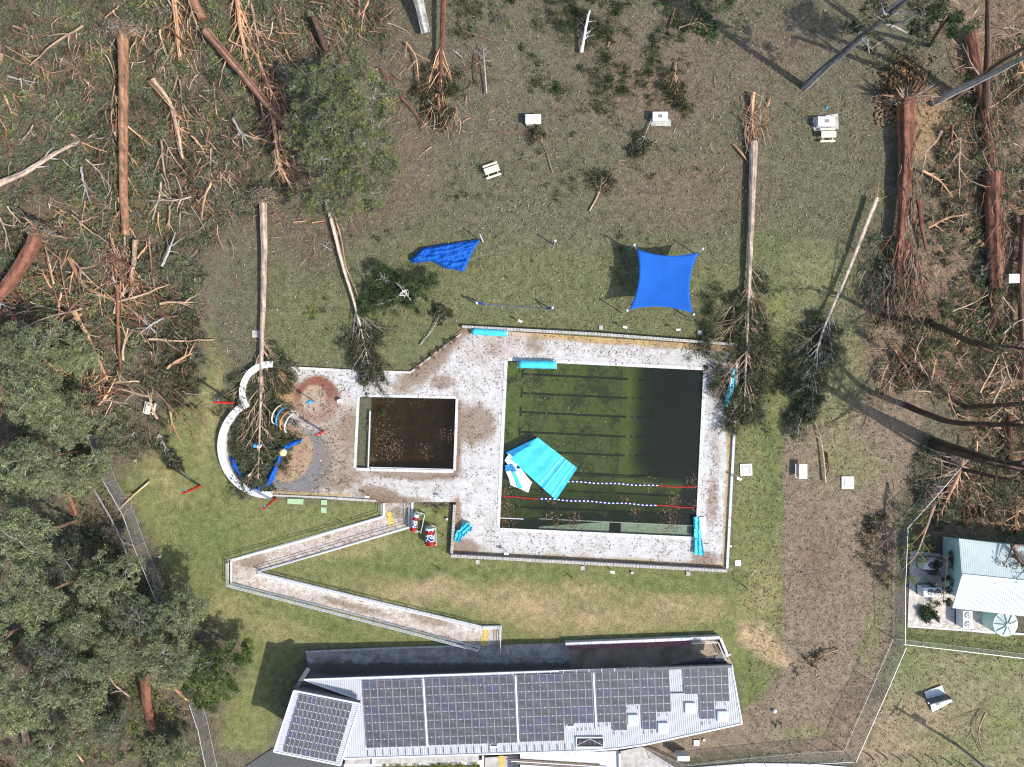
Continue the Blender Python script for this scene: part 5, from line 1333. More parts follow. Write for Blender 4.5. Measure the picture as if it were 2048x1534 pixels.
def fallen(label, path, r0, r1, wood, nb=0, Lb=3.0, t0=.5, t1=1.0, spread=(18, 50), pal=None, leaf=40, lrad=.6, name='fallen_tree', cat='fallen tree',
           wood_b=None, sub=3, group=None, rough=.07, hb=.4, amp=.02, roots=0, split=0, lL=(.22, .5), sides=10, twig=.02, fork=None, foldir=.3, sweep=False):
    P3 = np.array([P(*p) if len(p) == 3 else P(p[0], p[1], 0) + (0, 0, r0 * .8) for p in path])
    t = thing(name, label, cat, loc=tuple(P3[0] * (1, 1, 0)), group=group); o = np.array(t.location)
    Ltot = np.linalg.norm(np.diff(P3, axis=0), axis=1).sum(); m = int(max(8, min(40, Ltot / .7)))
    q = wiggle(spline(P3, m), amp); rad = np.interp(np.linspace(0, 1, m), [0, .08, 1], [r0 * 1.12, r0, r1])
    wc = np.array(WOOD[wood]); wb = np.array(WOOD[wood_b or wood])
    col = wc * R.uniform(.85, 1.15, (m, 1))
    g = Geo(); g.tube(q - o, rad, sides, C=col, cap=True, rough=rough); g.build('trunk', M['bark'], t)
    tw = Geo(); fo = Geo(); cl = []
    dirs = np.gradient(q, axis=0); dirs /= np.linalg.norm(dirs, axis=1, keepdims=True)
    for i in range(nb):
        f = t0 + (t1 - t0) * (i + R.random() * (.7 if not sweep else 5)) / max(nb + (4 if sweep else 0), 1); k = min(int(f * (m - 1)), m - 1); sg = (1 if i % 2 else -1) if not sweep else (1 if R.random() < .5 else -1)
        a = math.radians(R.uniform(*spread)) * sg; dx, dy = dirs[k][:2]
        d_ = np.array([dx * math.cos(a) - dy * math.sin(a), dx * math.sin(a) + dy * math.cos(a), R.uniform(-.1, .3)])
        L = Lb * (R.uniform(.6, 1.15) if not sweep else R.uniform(.25, 1.35)) * (1 - .55 * (f - t0) / max(t1 - t0, .01)); mm = int(max(5, min(12, L / .4)))
        ze = max(.08, hb * R.uniform(.2, 1.6)); b = curve(q[k], d_, L, mm, -sg * (R.uniform(-.15, .3) if sweep else R.uniform(-.1, .22)), ze, .04 if not sweep else .09)
        rb = max(min(rad[k] * .45, .14 if not sweep else .075), .03); rr = np.linspace(rb, .018, mm)
        g = Geo(); g.tube(b - o, rr, 6, C=wb * R.uniform(.8, 1.25), rough=.08); g.build('branch', M['bark'], t)
        for s_ in range(sub):
            kk = int(mm * R.uniform(.3, .85)); kk = min(max(kk, 1), mm - 2); db = b[kk + 1] - b[kk]; aa = math.radians(R.uniform(18, 48)) * (1 if s_ % 2 else -1)
            dd = np.array([db[0] * math.cos(aa) - db[1] * math.sin(aa), db[0] * math.sin(aa) + db[1] * math.cos(aa), 0.0])
            l2 = L * R.uniform(.25, .5); c_ = curve(b[kk], dd, l2, 5, R.uniform(-.2, .2), max(.06, b[kk][2] * .8)); tw.tube(c_ - o, np.linspace(rr[kk] * .6, .012, 5), 4, C=wb * R.uniform(.8, 1.3))
            cl.append(c_[-1]); cl.append(c_[3])
        cl.append(b[-1])
    if fork: pass
    if roots:
        rg = Geo(); c0 = q[0]; dd = dirs[0]
        for i in range(roots):
            a = R.uniform(0, 2 * math.pi); side = np.array([-dd[1] * math.cos(a), dd[0] * math.cos(a), math.sin(a)])
            L = r0 * R.uniform(1.6, 4.2); b = np.array([c0, c0 + side * L * .5 - dd * R.uniform(0, .5), c0 + side * L - dd * R.uniform(-.3, 1.1) + R.normal(size=3) * .15]); b[:, 2] = np.maximum(b[:, 2], .02)
            rg.tube(b - o, [r0 * .28, r0 * .14, .02], 5, C=np.array(R.choice(['tan', 'bark', 'grey', 'orange'])) if False else np.array(WOOD[str(R.choice(['tan', 'bark', 'grey', 'orange']))]) * R.uniform(.6, 1.1))
        rg.build('roots', M['bark'], t, kind='stuff')
        mg = Geo(); n = 1500; th = R.uniform(0, 2 * math.pi, n); rr = r0 * (2.2 + 1.2 * (r0 < .7)) * np.abs(R.normal(size=n)) * .62; side = np.array([-dd[1], dd[0], 0])
        cc = (c0 - o) + side * (rr * np.cos(th))[:, None] + np.array([0, 0, 1]) * (np.abs(rr * np.sin(th)) * .8)[:, None] - dd * R.uniform(-.9, .9, n)[:, None]
        C = np.array([(.30, .24, .17), (.22, .18, .13), (.36, .31, .24), (.17, .14, .10)])[R.integers(0, 3, n)] * R.uniform(.6, 1.2, (n, 1))
        mg.leaves(cc, R.normal(size=(n, 3)), R.uniform(.15, .5, n), R.uniform(.04, .16, n), C); mg.build('root_soil', M['leaf'], t, kind='stuff')
    if split:
        sg_ = Geo(); c0 = q[0]; dd = dirs[0]
        for i in range(split):
            L = R.uniform(.6, 2.2); s0 = c0 + dd * R.uniform(-.2, .8) + R.normal(size=3) * r0 * .5; d_ = -dd + R.normal(size=3) * .25; s0[2] = max(s0[2], .1)
            e = s0 + d_ * L; e[2] = max(e[2], .05); sg_.tube([s0 - o, (s0 + e) / 2 - o, e - o], [r0 * .25, r0 * .16, .02], 4, C=np.array(WOOD['orange']) * R.uniform(.8, 1.4))
        sg_.build('splinters', M['bark'], t, kind='stuff')
    if tw.n: tw.build('twigs', M['bark'], t, kind='stuff')
    if pal is not None and cl:
        cl = np.array(cl) - o; dv = dirs[-1][:2]
        foliage(fo, cl, R.uniform(.6, 1.15, len(cl)) * lrad, leaf, pal, L=lL, dirv=dv * foldir); fo.build('foliage', M['leaf'], t, kind='stuff')
    return t

# --- the trees that fell across the lawns
fallen('long pale fallen trunk whose crown lies across the splash pad', [(526, 393, 1.2), (528, 470, .7), (526, 600, .6), (522, 720, .8), (519, 850, .9), (515, 985, .7)], .42, .05, 'pale', nb=46, Lb=6.4, t0=.45, t1=.99, spread=(14, 50), sweep=True,
       pal=np.concatenate([PD, PX, PG]), leaf=70, lrad=.7, wood_b='tan', sub=7, roots=46, hb=.55, amp=.012, rough=.025, lL=(.14, .34))
fallen('long pale fallen trunk with splintered top pointing at the east end of the pool deck', [(1507, 283, .5), (1504, 400, .5), (1497, 560, .6), (1492, 700, .8), (1487, 850, .7)], .46, .05, 'pale', nb=50, Lb=7.2, t0=.45, t1=.98, spread=(14, 52), sweep=True,
       pal=np.concatenate([PD, PX, PG]), leaf=78, lrad=.8, wood_b='tan', sub=7, hb=.7, amp=.012, split=26, rough=.03, lL=(.14, .34))
fallen('thin pale fallen trunk leaning south west with a dark leafy crown on the right lawn', [(1754, 396, 1.0), (1700, 535, .6), (1645, 660, .9), (1618, 760, .9), (1600, 850, .6)], .24, .03, 'pale', nb=40, Lb=4.6, t0=.5, t1=1, spread=(12, 46), sweep=True,
       pal=np.concatenate([PD, PX, PG]), leaf=66, lrad=.74, wood_b='grey', sub=7, hb=.9, amp=.012, split=4, rough=.03, lL=(.14, .34))
fallen('broken pale trunk pair running from the wood to the wading pool', [(654, 400, .8), (678, 505, .7), (700, 580, .8), (712, 620, .8), (728, 690, .7), (742, 752, .4)], .26, .05, 'pale', nb=24, Lb=4.4, t0=.62, t1=1, spread=(14, 48), pal=PD, leaf=50, lrad=.75,
       wood_b='grey', sub=4, hb=.6, lL=(.16, .4))
fallen('second thin stem lying against the broken trunk pair', [(664, 410, .5), (684, 480, .5), (690, 530, .6), (716, 592, .5)], .14, .06, 'tan', nb=4, Lb=1.6, t0=.2, name='fallen_limb', cat='fallen limb', sub=2)
fallen('reddish trunk at the top right with wide branching crown and uprooted earth pit', [(1812, 200, 1.3), (1812, 300, 1.0), (1806, 420, 1.0), (1798, 500, 1.0), (1795, 580, .8)], .95, .25, 'red', nb=12, Lb=7.5, t0=.62, t1=1, spread=(8, 30), pal=PG, leaf=40, lrad=.9,
       wood_b='red', sub=5, hb=.8, roots=70, rough=.08, sides=14)
fallen('stout red limb beside the uprooted trunk, right side', [(1838, 400, .8), (1842, 440, .7), (1852, 500, .5)], .32, .15, 'red', nb=3, Lb=2, t0=.3, name='fallen_limb', cat='fallen limb')
fallen('curving red limb running southeast from the uprooted trunk', [(1812, 480, 1.0), (1836, 530, .9), (1852, 590, .7), (1880, 630, .4)], .3, .08, 'red', nb=5, Lb=2.2, t0=.4, name='fallen_limb', cat='fallen limb', wood_b='orange')
fallen('red brown fallen trunk near the top right corner', [(1941, 60, .9), (1950, 120, .9), (1968, 220, .8), (1985, 335, .6)], .58, .35, 'red', nb=6, Lb=3, t0=.5, pal=PG, leaf=30, lrad=.7, wood_b='tan', sides=12)
fallen('thick red fallen trunk beside the sawn logs at the right', [(1984, 345, .9), (1986, 440, .9), (1992, 575, .9)], .85, .75, 'red', nb=8, Lb=3.4, t0=.75, pal=PG, leaf=40, lrad=.8, wood_b='tan', sides=14)
fallen('splintered stump below the thick red trunk, spilling orange bark', [(1990, 600, .7), (1985, 650, .6), (1975, 670, .4)], .5, .3, 'red', nb=10, Lb=3.0, t0=.1, wood_b='orange', split=10, pal=PG, leaf=25, lrad=.7)
fallen('dark red trunk cut by the right edge of the photo', [(2050, 430, 1.0), (2042, 560, 1.0), (2046, 760, .9)], .42, .4, 'brown', nb=0, sides=12)
fallen('thin forked bare branch lying on the right lawn above the white ring slab', [(1652, 965, .3), (1646, 900, .35), (1640, 868, .35), (1619, 822, .3)], .13, .04, 'tan', nb=5, Lb=3.2, t0=.55, t1=.8, spread=(25, 50), name='fallen_limb', cat='fallen limb', sub=2, hb=.5)
fallen('short curled strip of red bark beside the forked bare branch', [(1654, 905, .1), (1657, 935, .1), (1653, 955, .1)], .12, .05, 'red', nb=0, name='bark_strip', cat='bark strip')
fallen('small torn branch lying on the brown grass left of the long fence', [(1677, 1299, .25), (1650, 1307, .3), (1622, 1320, .2)], .1, .03, 'tan', nb=7, Lb=2.0, t0=.2, spread=(10, 40), pal=PD, leaf=8, lrad=.3, name='fallen_limb', cat='fallen limb', sub=2, hb=.3)
fallen('broken tan branch lying right of the folded white panel', [(1971, 1425, .35), (1960, 1448, .5), (1955, 1475, .5), (1972, 1518, .2)], .1, .03, 'tan', nb=8, Lb=4.2, t0=.1, spread=(20, 60), name='fallen_limb', cat='fallen limb', sub=2, hb=.5, split=5)
fallen('slender curved sapling lying above the diagonal deck wall', [(840, 690, .15), (862, 664, .25), (877, 638, .4), (880, 612, .6)], .07, .03, 'grey', nb=8, Lb=1.9, t0=.6, spread=(10, 50), pal=PD, leaf=36, lrad=.45, name='fallen_limb', cat='fallen limb', sub=2)
fallen('crooked green twigged branch in the middle of the upper lawn', [(1178, 422, .15), (1192, 398, .2), (1204, 372, .3), (1202, 350, .3)], .1, .04, 'tan', nb=8, Lb=2.0, t0=.4, pal=PD, leaf=26, lrad=.75, name='fallen_limb', cat='fallen limb', sub=2)
fallen('leafy branch lying under the plain white bench', [(1106, 346, .12), (1096, 310, .15), (1086, 282, .25), (1068, 262, .4)], .06, .03, 'tan', nb=6, Lb=1.6, t0=.7, pal=PD, leaf=26, lrad=.7, name='fallen_limb', cat='fallen limb', sub=2)
fallen('leafy branch fallen across the left end of the middle barbecue pad', [(1302, 240, .3), (1292, 262, .3), (1285, 285, .3), (1272, 312, .3)], .08, .03, 'grey', nb=10, Lb=1.7, t0=.4, pal=PD, leaf=26, lrad=.75, name='fallen_limb', cat='fallen limb', sub=2)
fallen('reddish branching limb standing out above the middle barbecue', [(1353, 125, .3), (1350, 150, .4), (1356, 180, .4), (1362, 205, .3)], .1, .03, 'orange', nb=12, Lb=2.4, t0=.2, spread=(10, 40), pal=PD, leaf=24, lrad=.5, name='fallen_limb', cat='fallen limb', sub=2)
fallen('pinkish fan shaped branch near the top of the upper lawn', [(1358, 55, .3), (1378, 48, .4), (1396, 42, .4), (1420, 60, .3)], .09, .03, 'tan', nb=12, Lb=2.8, t0=.3, pal=PN, leaf=24, lrad=.55, name='fallen_limb', cat='fallen limb', sub=2)
fallen('short split orange post of wood at the top of the upper lawn', [(1338, 58, .2), (1343, 38, .2), (1350, 16, .2)], .14, .08, 'orange', nb=0, name='fallen_limb', cat='fallen limb')
fallen('white barked dead trunk standing among leaves at the top middle', [(1163, 105, .5), (1170, 60, 1.2), (1180, 20, 2.4)], .2, .12, 'wht', nb=6, Lb=3.0, t0=.2, pal=PD, leaf=26, lrad=.7, wood_b='wht', sub=3)
fallen('orange splintered stump hole above the pale fallen trunk', [(1505, 262, .3), (1502, 225, .3), (1507, 185, .6)], .2, .28, 'orange', nb=10, Lb=1.8, t0=.0, spread=(10, 60), name='stump', cat='stump', split=16, sub=1)
for lab, a, b, r in (('flat splinter of orange wood left of the splintered trunk top', (1466, 290), (1500, 330), .16), ('short pale splinter lying north of the splintered trunk top', (1488, 268), (1500, 250), .16), ('narrow orange plank of split wood beside the broken stump', (1534, 215), (1540, 196), .14), ('bent tan limb shard on the bare ground above the blue torn sail', (1215, 95), (1222, 75), .1)):
    g = Geo(); a = np.array(W(a, .2)); b = np.array(W(b, .12)); g.tube([a, (a + b) / 2 + (0, 0, .05), b], [r * .5, r, .03], 5, C=np.array(WOOD['orange']) * 1.2, rough=.1, cap=True); setp(g.build('splinter', M['bark']), lab, 'splinter')

# --- big trunks and limbs in the flattened left wood
fallen('long straight reddish trunk lying down the upper left wood', [(246, 62, 2.2), (248, 130, 2.0), (247, 260, 1.8), (247, 380, 1.5), (252, 470, 1.2)], .60, .45, 'rust', nb=10, Lb=5, t0=.35, spread=(15, 50), pal=PG, leaf=30, lrad=.9, wood_b='orange', roots=44, sides=14, rough=.05)
fallen('dark reddish trunk slanting from the top edge to the leafy round tree', [(412, 62, 2.0), (470, 130, 1.8), (530, 205, 1.6), (585, 260, 1.4), (632, 322, 1.2)], .52, .3, 'brown', nb=8, Lb=3.5, t0=.3, wood_b='orange', sides=12)
fallen('thick red trunk leaving the left edge with a grassy root plate', [(80, 462, 2.0), (55, 515, 1.8), (15, 575, 1.5), (-60, 640, 1.2)], .78, .7, 'red', nb=3, Lb=4, t0=.4, roots=40, sides=14)
fallen('forked grey pink limb near the left edge', [(-20, 375, .6), (55, 342, .7), (110, 305, .9), (190, 268, .9)], .36, .1, 'pale', nb=7, Lb=3.5, t0=.4, spread=(12, 40), wood_b='grey', pal=PG, leaf=20, name='fallen_limb', cat='fallen limb')
fallen('sinuous orange limb crossing the middle of the left wood', [(138, 515, .9), (162, 568, 1.0), (205, 590, 1.0), (260, 615, 1.0), (300, 650, .7)], .24, .1, 'orange', nb=10, Lb=4, t0=.1, spread=(25, 60), name='fallen_limb', cat='fallen limb', sub=3)
fallen('straight orange stem above the left lawn edge', [(150, 625, .8), (175, 672, .9), (200, 725, .9), (215, 760, .7)], .26, .12, 'orange', nb=9, Lb=3, t0=.2, split=10, name='fallen_limb', cat='fallen limb', wood_b='tan')
fallen('thin upright red trunk in the middle of the left wood', [(235, 570, 1.2), (236, 650, 1.1), (241, 740, .8)], .24, .18, 'red', nb=5, Lb=2, t0=.3, wood_b='orange')
fallen('pale forked trunk hanging below the big reddish trunk', [(270, 480, 1.4), (266, 530, 1.2), (260, 558, 1.0)], .3, .22, 'tan', nb=4, Lb=2.2, t0=.6, name='fallen_limb', cat='fallen limb')
fallen('slim straight red trunk dropping from the top edge to a dark leaf pile', [(888, -30, 1.5), (885, 60, 1.3), (882, 140, 1.1), (876, 215, .7)], .3, .12, 'red', nb=16, Lb=5.6, t0=.5, spread=(10, 38), pal=PD, leaf=56, lrad=.85, wood_b='orange', sub=3, amp=.012)
fallen('dark barked trunk at the top edge left of the slim red trunk', [(828, -60, 3.0), (838, 0, 2.2), (852, 66, .8)], .6, .55, 'grey', nb=0, sides=14)
fallen('dark barked trunk above the round leafy tree', [(628, 36, 2.0), (640, 68, 1.6), (654, 104, 1.2)], .42, .36, 'dark', nb=0, sides=12)
fallen('diagonal red sapling between the leafy tree and the dark leaf pile', [(760, 135, .6), (792, 185, .5), (822, 215, .5), (848, 250, .4)], .12, .07, 'red', nb=7, Lb=2, t0=.1, name='fallen_limb', cat='fallen limb')
fallen('forked orange sapling above the diagonal red one', [(812, 85, .6), (832, 110, .8), (836, 145, .7), (838, 175, .6)], .13, .06, 'orange', nb=6, Lb=2.4, t0=.1, spread=(30, 60), name='fallen_limb', cat='fallen limb')
fallen('grey dead sapling with a cross of dead twigs at the top', [(973, 187, .4), (969, 130, .7), (965, 88, .9)], .1, .06, 'grey', nb=6, Lb=1.6, t0=.8, name='fallen_limb', cat='fallen limb')
fallen('red broken sapling left of the grey dead sapling', [(955, 168, .5), (953, 130, .6), (955, 105, .5)], .08, .05, 'red', nb=7, Lb=3, t0=.5, spread=(30, 150), name='fallen_limb', cat='fallen limb')
fallen('broken orange trunk pieces falling from the top edge', [(345, -30, 1.5), (352, 40, 1.3), (360, 125, .9)], .3, .15, 'orange', nb=16, Lb=3.5, t0=.1, spread=(8, 45), wood_b='orange', split=20)
fallen('shredded orange trunk bundle at the top left centre', [(470, -40, 1.5), (480, 50, 1.2), (498, 140, .8)], .3, .2, 'orange', nb=22, Lb=4.5, t0=.1, spread=(8, 40), wood_b='orange', split=20)
fallen('dark brown trunk segment cut by the top edge', [(376, -20, 1.4), (392, 10, 1.2), (405, 38, 1.0)], .55, .5, 'brown', nb=0, sides=12)
fallen('orange stems splayed at the left of the leafy round tree', [(512, 110, 1.2), (536, 170, 1.0), (560, 220, .8)], .22, .12, 'orange', nb=16, Lb=3, t0=.1, spread=(10, 60), split=14)
fallen('orange stems splayed below the slanting dark trunk', [(548, 240, 1.0), (560, 330, .8), (585, 380, .5)], .26, .14, 'orange', nb=18, Lb=3, t0=.0, spread=(10, 60), split=14)
fallen('broken brown trunk in the upper left wood with peeled base', [(305, 160, 1.2), (340, 205, 1.0), (352, 255, 1.0), (365, 318, .7)], .34, .18, 'tan', nb=10, Lb=2.6, t0=.3, wood_b='orange')
fallen('thin orange trunk beside the fence at the left lawn edge', [(300, 962, .25), (268, 990, .35), (238, 1020, .4)], .12, .06, 'tan', nb=5, Lb=1.6, t0=.5, name='fallen_limb', cat='fallen limb')
fallen('long thin grey pole lying along the lower left fence', [(188, 978, .8), (218, 1030, .9), (248, 1095, .9), (272, 1190, .6)], .1, .07, 'grey', nb=3, Lb=1.4, t0=.2, name='fallen_limb', cat='fallen limb')
fallen('spread of grey branches lying beside the left fence on the lawn', [(318, 868, .3), (335, 900, .4), (345, 925, .3), (395, 970, .1)], .1, .03, 'grey', nb=12, Lb=1.8, t0=.0, t1=.7, pal=PD, leaf=24, lrad=.5, name='fallen_limb', cat='fallen limb')
for lab, pp, r in (('rusty red trunk foot at the very left edge below the middle', [(-20, 760, 1.5), (12, 800, 1.2)], .6), ('red barked trunk showing between crowns at the bottom left', [(288, 1345, 3), (292, 1400, 1.8), (303, 1455, .5)], .6), ('red stem seen in a gap between crowns at lower left', [(135, 985, 1.8), (150, 1030, 1.0)], .4),
                     ('pale trunk pair at the bottom left edge', [(45, 1440, 1.5), (62, 1560, .5)], .35), ('short red trunk under leaves at the lower left', [(20, 1300, 1.5), (75, 1262, 1.0)], .4)):
    fallen(lab, pp, r, r * .8, 'red' if 'pale' not in lab else 'tan', nb=3, Lb=2, t0=.2)
# --- right hand wood
fallen('tangle of orange branches over the damaged fence by the air conditioner yard', [(1925, 920, 1.0), (1912, 960, 1.2), (1900, 985, 1.2), (1880, 1030, .7)], .3, .08, 'orange', nb=26, Lb=4.5, t0=.1, spread=(20, 100), pal=PG, leaf=24, lrad=.9, wood_b='tan', split=12)
fallen('leafy limb hanging over the upper fan unit', [(1870, 1010, 4.0), (1852, 1060, 3.5), (1835, 1110, 2.5), (1788, 1155, .6)], .13, .05, 'tan', nb=12, Lb=3, t0=.0, spread=(15, 60), pal=PO, leaf=20, lrad=.6, wood_b='orange', name='fallen_limb', cat='fallen limb', hb=2.0)
fallen('leafy limb resting between the two left fan units', [(1896, 1110, 3.0), (1892, 1150, 2.2), (1888, 1178, 2.0), (1886, 1210, 1.0)], .09, .04, 'orange', nb=14, Lb=1.8, t0=.0, spread=(15, 80), pal=PD, leaf=16, lrad=.5, name='fallen_limb', cat='fallen limb', hb=1.4)
fallen('leafy spray lying on the concrete yard below the fan units', [(1866, 1215, .3), (1860, 1224, .3), (1846, 1228, .2)], .05, .03, 'tan', nb=7, Lb=1.2, t0=.0, spread=(15, 80), pal=PN, leaf=40, lrad=.5, name='fallen_limb', cat='fallen limb')
fallen('bare dark branch lying west of the damaged fence', [(1790, 1060, 1.0), (1765, 1085, .8), (1745, 1110, .5), (1732, 1122, .2)], .12, .04, 'bark', nb=12, Lb=3.4, t0=.0, spread=(15, 60), pal=PD, leaf=5, lrad=.4, name='fallen_limb', cat='fallen limb')
fallen('small wiry branch on the brown grass left of the tangle', [(1745, 1020, .3), (1752, 1042, .3), (1738, 1062, .2)], .05, .03, 'bark', nb=8, Lb=1.6, t0=.0, spread=(15, 80), pal=PD, leaf=12, lrad=.3, name='fallen_limb', cat='fallen limb')
fallen('dark crooked limbs draped on the northeast corner of the green roof', [(2025, 1090, 4.8), (2040, 1120, 4.9), (2070, 1150, 4.8)], .25, .12, 'bark', nb=14, Lb=3.4, t0=.0, spread=(15, 80), pal=PD, leaf=22, lrad=.6, hb=4.5)
for lab, pp, r, wd in (('curling orange limb east of the uprooted trunk, upper', [(1905, 250, .8), (1902, 290, .6), (1882, 320, .4)], .18, 'red'), ('curling orange limb east of the uprooted trunk, lower', [(1845, 340, .6), (1880, 360, .6), (1905, 395, .3)], .15, 'orange'), ('long orange limb reaching from the uprooted trunk toward the sawn logs', [(1855, 455, .8), (1890, 436, .7), (1940, 428, .5)], .16, 'orange'),
                         ('orange fan of limbs east of the sunlit tangle', [(1790, 700, .6), (1812, 735, .7), (1828, 770, .5)], .16, 'orange'), ('tan limb standing above the fence tangle', [(1830, 720, .6), (1858, 752, .8), (1862, 780, .4)], .12, 'tan'), ('orange limb hooked below the splintered stump', [(1910, 690, .5), (1935, 660, .7), (1960, 640, .9)], .1, 'orange'),
                         ('red trunk length in the far right wood below the stump', [(2020, 830, .9), (2022, 900, .8), (2018, 950, .7)], .35, 'red'), ('red shredded stub in the right wood above the green roof', [(2035, 1010, .9), (2030, 1050, .7), (2038, 1070, .4)], .25, 'orange')):
    fallen(lab, pp, r, r * .5, wd, nb=8, Lb=2.4, t0=.1, spread=(15, 70), pal=PG, leaf=12, lrad=.6, wood_b='orange', name='fallen_limb', cat='fallen limb')

# --- standing and leaning trees
def standing(label, base, top, r, wood, blobs=(), pal=PG, per=150, nlimb=6, crad=1.5, name='gum_tree', Ll=4, mid=None, lL=(.25, .5), bare=0, cat='tree', clumps=9, t0=.5, limb_leaf=0, flat=.6):
    """base px; top = (u,v,z); blobs = (u,v,z,r) crown masses"""
    b = P(base[0], base[1], 0); e = P(*top); t = thing(name, label, cat, loc=tuple(b)); m = 16
    pts = [b, P(*mid), e] if mid else [b, e]; q = wiggle(spline(np.array(pts), m), .03) - b
    g = Geo(); g.tube(q, np.linspace(r * 1.15, r * .45, m), 12, C=np.array(WOOD[wood]) * R.uniform(.9, 1.1, (m, 1)), rough=.06, cap=True); g.build('trunk', M['bark'], t)
    fo = Geo(); tw = Geo(); cs = []
    tg = [P(*bb[:3]) - b for bb in blobs]
    for bb, c in zip(blobs, tg):
        k = int(m * R.uniform(t0, .9)); a = q[min(k, m - 1)]; mp = (a + c) / 2 + R.normal(size=3) * .3 + (0, 0, -.3)
        g = Geo(); g.tube(wiggle(spline(np.array([a, mp, c]), 8), .04), np.linspace(r * .4, .04, 8), 7, C=np.array(WOOD[wood]), rough=.06); g.build('limb', M['bark'], t)
        n = int(clumps * (bb[3] / 3) ** 2) + 3; d_ = R.normal(size=(n, 3)); d_ /= np.linalg.norm(d_, axis=1, keepdims=True); d_[:, 2] = np.abs(d_[:, 2]) * flat + R.uniform(-.35, .1, n)
        pc = c + d_ * bb[3] * R.uniform(.45, 1.0, (n, 1)); cs.append(pc)
        for p in pc[::2]:
            tw.tube([c + (p - c) * .1, (c + p) / 2 + R.normal(size=3) * .15, p], [.06, .04, .015], 4, C=np.array(WOOD['grey']) * R.uniform(.8, 1.3))
    for i in range(bare):
        k = int(m * R.uniform(t0, .98)); a = q[min(k, m - 1)]; an = R.uniform(0, 2 * math.pi); L = Ll * R.uniform(.5, 1.2)
        e2 = a + (math.cos(an) * L, math.sin(an) * L, R.uniform(.1, .7) * L); mp = (a + e2) / 2 + R.normal(size=3) * .3
        bp = wiggle(spline(np.array([a, mp, e2]), 7), .05); g = Geo(); g.tube(bp, np.linspace(r * .32, .03, 7), 6, C=np.array(WOOD[wood]) * 1.1); g.build('limb', M['bark'], t)
        for s_ in range(3): tw.tube([bp[3 + s_], bp[3 + s_] + R.normal(size=3) * L * .25], [.04, .012], 4, C=np.array(WOOD[wood]))
        if limb_leaf: cs.append(bp[[4, 6]])
    if tw.n: tw.build('twigs', M['bark'], t, kind='stuff')
    if cs:
        cs = np.concatenate(cs); foliage(fo, cs, R.uniform(.6, 1.25, len(cs)) * crad * .72, per if not limb_leaf else limb_leaf, pal, L=lL, flat=.55, out=.5); fo.build('crown', M['leaf'], t, kind='stuff')
    return t
standing('large round leafy green tree left of the upper lawn', (715, 330), (690, 250, 8), .35, 'bark', [(635, 185, 8, 3.2), (690, 150, 8, 3), (745, 200, 9, 3.3), (610, 250, 7.5, 3), (675, 250, 10, 3.4), (735, 280, 9, 3), (770, 330, 7, 2.2), (640, 320, 8, 2.8), (700, 350, 7, 2.8), (740, 390, 6, 2.4), (625, 390, 5, 2), (680, 410, 4.5, 2), (600, 160, 5, 2)], np.concatenate([PO, PG]), 170, crad=1.5, lL=(.2, .42), clumps=22)
standing('dark round bush with a snapped white stem below the torn blue sail', (812, 592), (806, 582, 3.8), .2, 'wht', [(800, 570, 2.2, 2.2), (845, 565, 2, 1.8), (770, 560, 2, 2), (790, 605, 1.8, 2), (830, 600, 1.8, 1.8), (755, 590, 1.2, 1.6), (735, 610, 1, 1.4)], np.concatenate([PN, PX]), 300, bare=4, Ll=1.1, crad=1.25, lL=(.14, .32), clumps=24, t0=.75)
standing('bright green feathery shrub at the edge of the lower left wood', (470, 1290), (440, 1330, 5), .2, 'bark', [(425, 1325, 4.5, 2.3), (460, 1320, 4, 2.3), (400, 1350, 4.5, 2), (440, 1370, 4, 2.4), (485, 1310, 3, 1.4), (390, 1390, 3.5, 1.6), (420, 1400, 3, 1.4)], PB, 330, crad=1.3, lL=(.14, .34), clumps=20)
crowns = [(70, 700, 11, 3.6, 'pale green crown at the left edge, uppermost of the tall lower crowns'), (150, 705, 9, 2.8, 'pale crown right of the uppermost left edge crown'), (55, 800, 12, 4.0, 'broad pale crown at the left edge just below mid height'), (140, 850, 11, 3.6, 'pale crown above the rusty hollow in the left wood'),
          (50, 920, 12, 4.0, 'crown at the left edge level with the wading pool'), (160, 945, 9, 3.2, 'crown touching the left fence level with the wading pool'), (35, 1080, 13, 3.6, 'yellowish crown at the left edge level with the ramp'), (130, 1120, 10, 3.0, 'sparse dark crown right of the yellowish left edge crown'),
          (225, 1165, 11, 3.6, 'rounded crown over the lower left fence'), (60, 1200, 13, 3.6, 'crown at the left edge level with the ramp foot'), (170, 1250, 12, 3.6, 'grey green crown left of the silvery one'), (280, 1240, 12, 3.4, 'grey green crown beside the lower fence path'),
          (355, 1225, 12, 3.4, 'silvery crown reaching furthest over the lawn shadow'), (330, 1310, 12, 3.6, 'silvery crown with bare grey twigs left of the bright green shrub'), (110, 1310, 12, 3.6, 'crown at lower left above the pale trunk pair'), (215, 1330, 12, 3.4, 'crown above the red barked trunk gap'),
          (50, 1400, 13, 4.0, 'dark crown at the left edge near the bottom corner'), (160, 1400, 10, 3.2, 'olive crown at lower left centre'), (230, 1450, 8, 2.4, 'small crown beside the shaded bottom clearing'), (340, 1500, 6, 2.6, 'low crown beside the bottom left fence'), (100, 1500, 12, 3.6, 'crown at the bottom left corner'), (-30, 1290, 12, 4, 'crown cut by the lower left edge')]
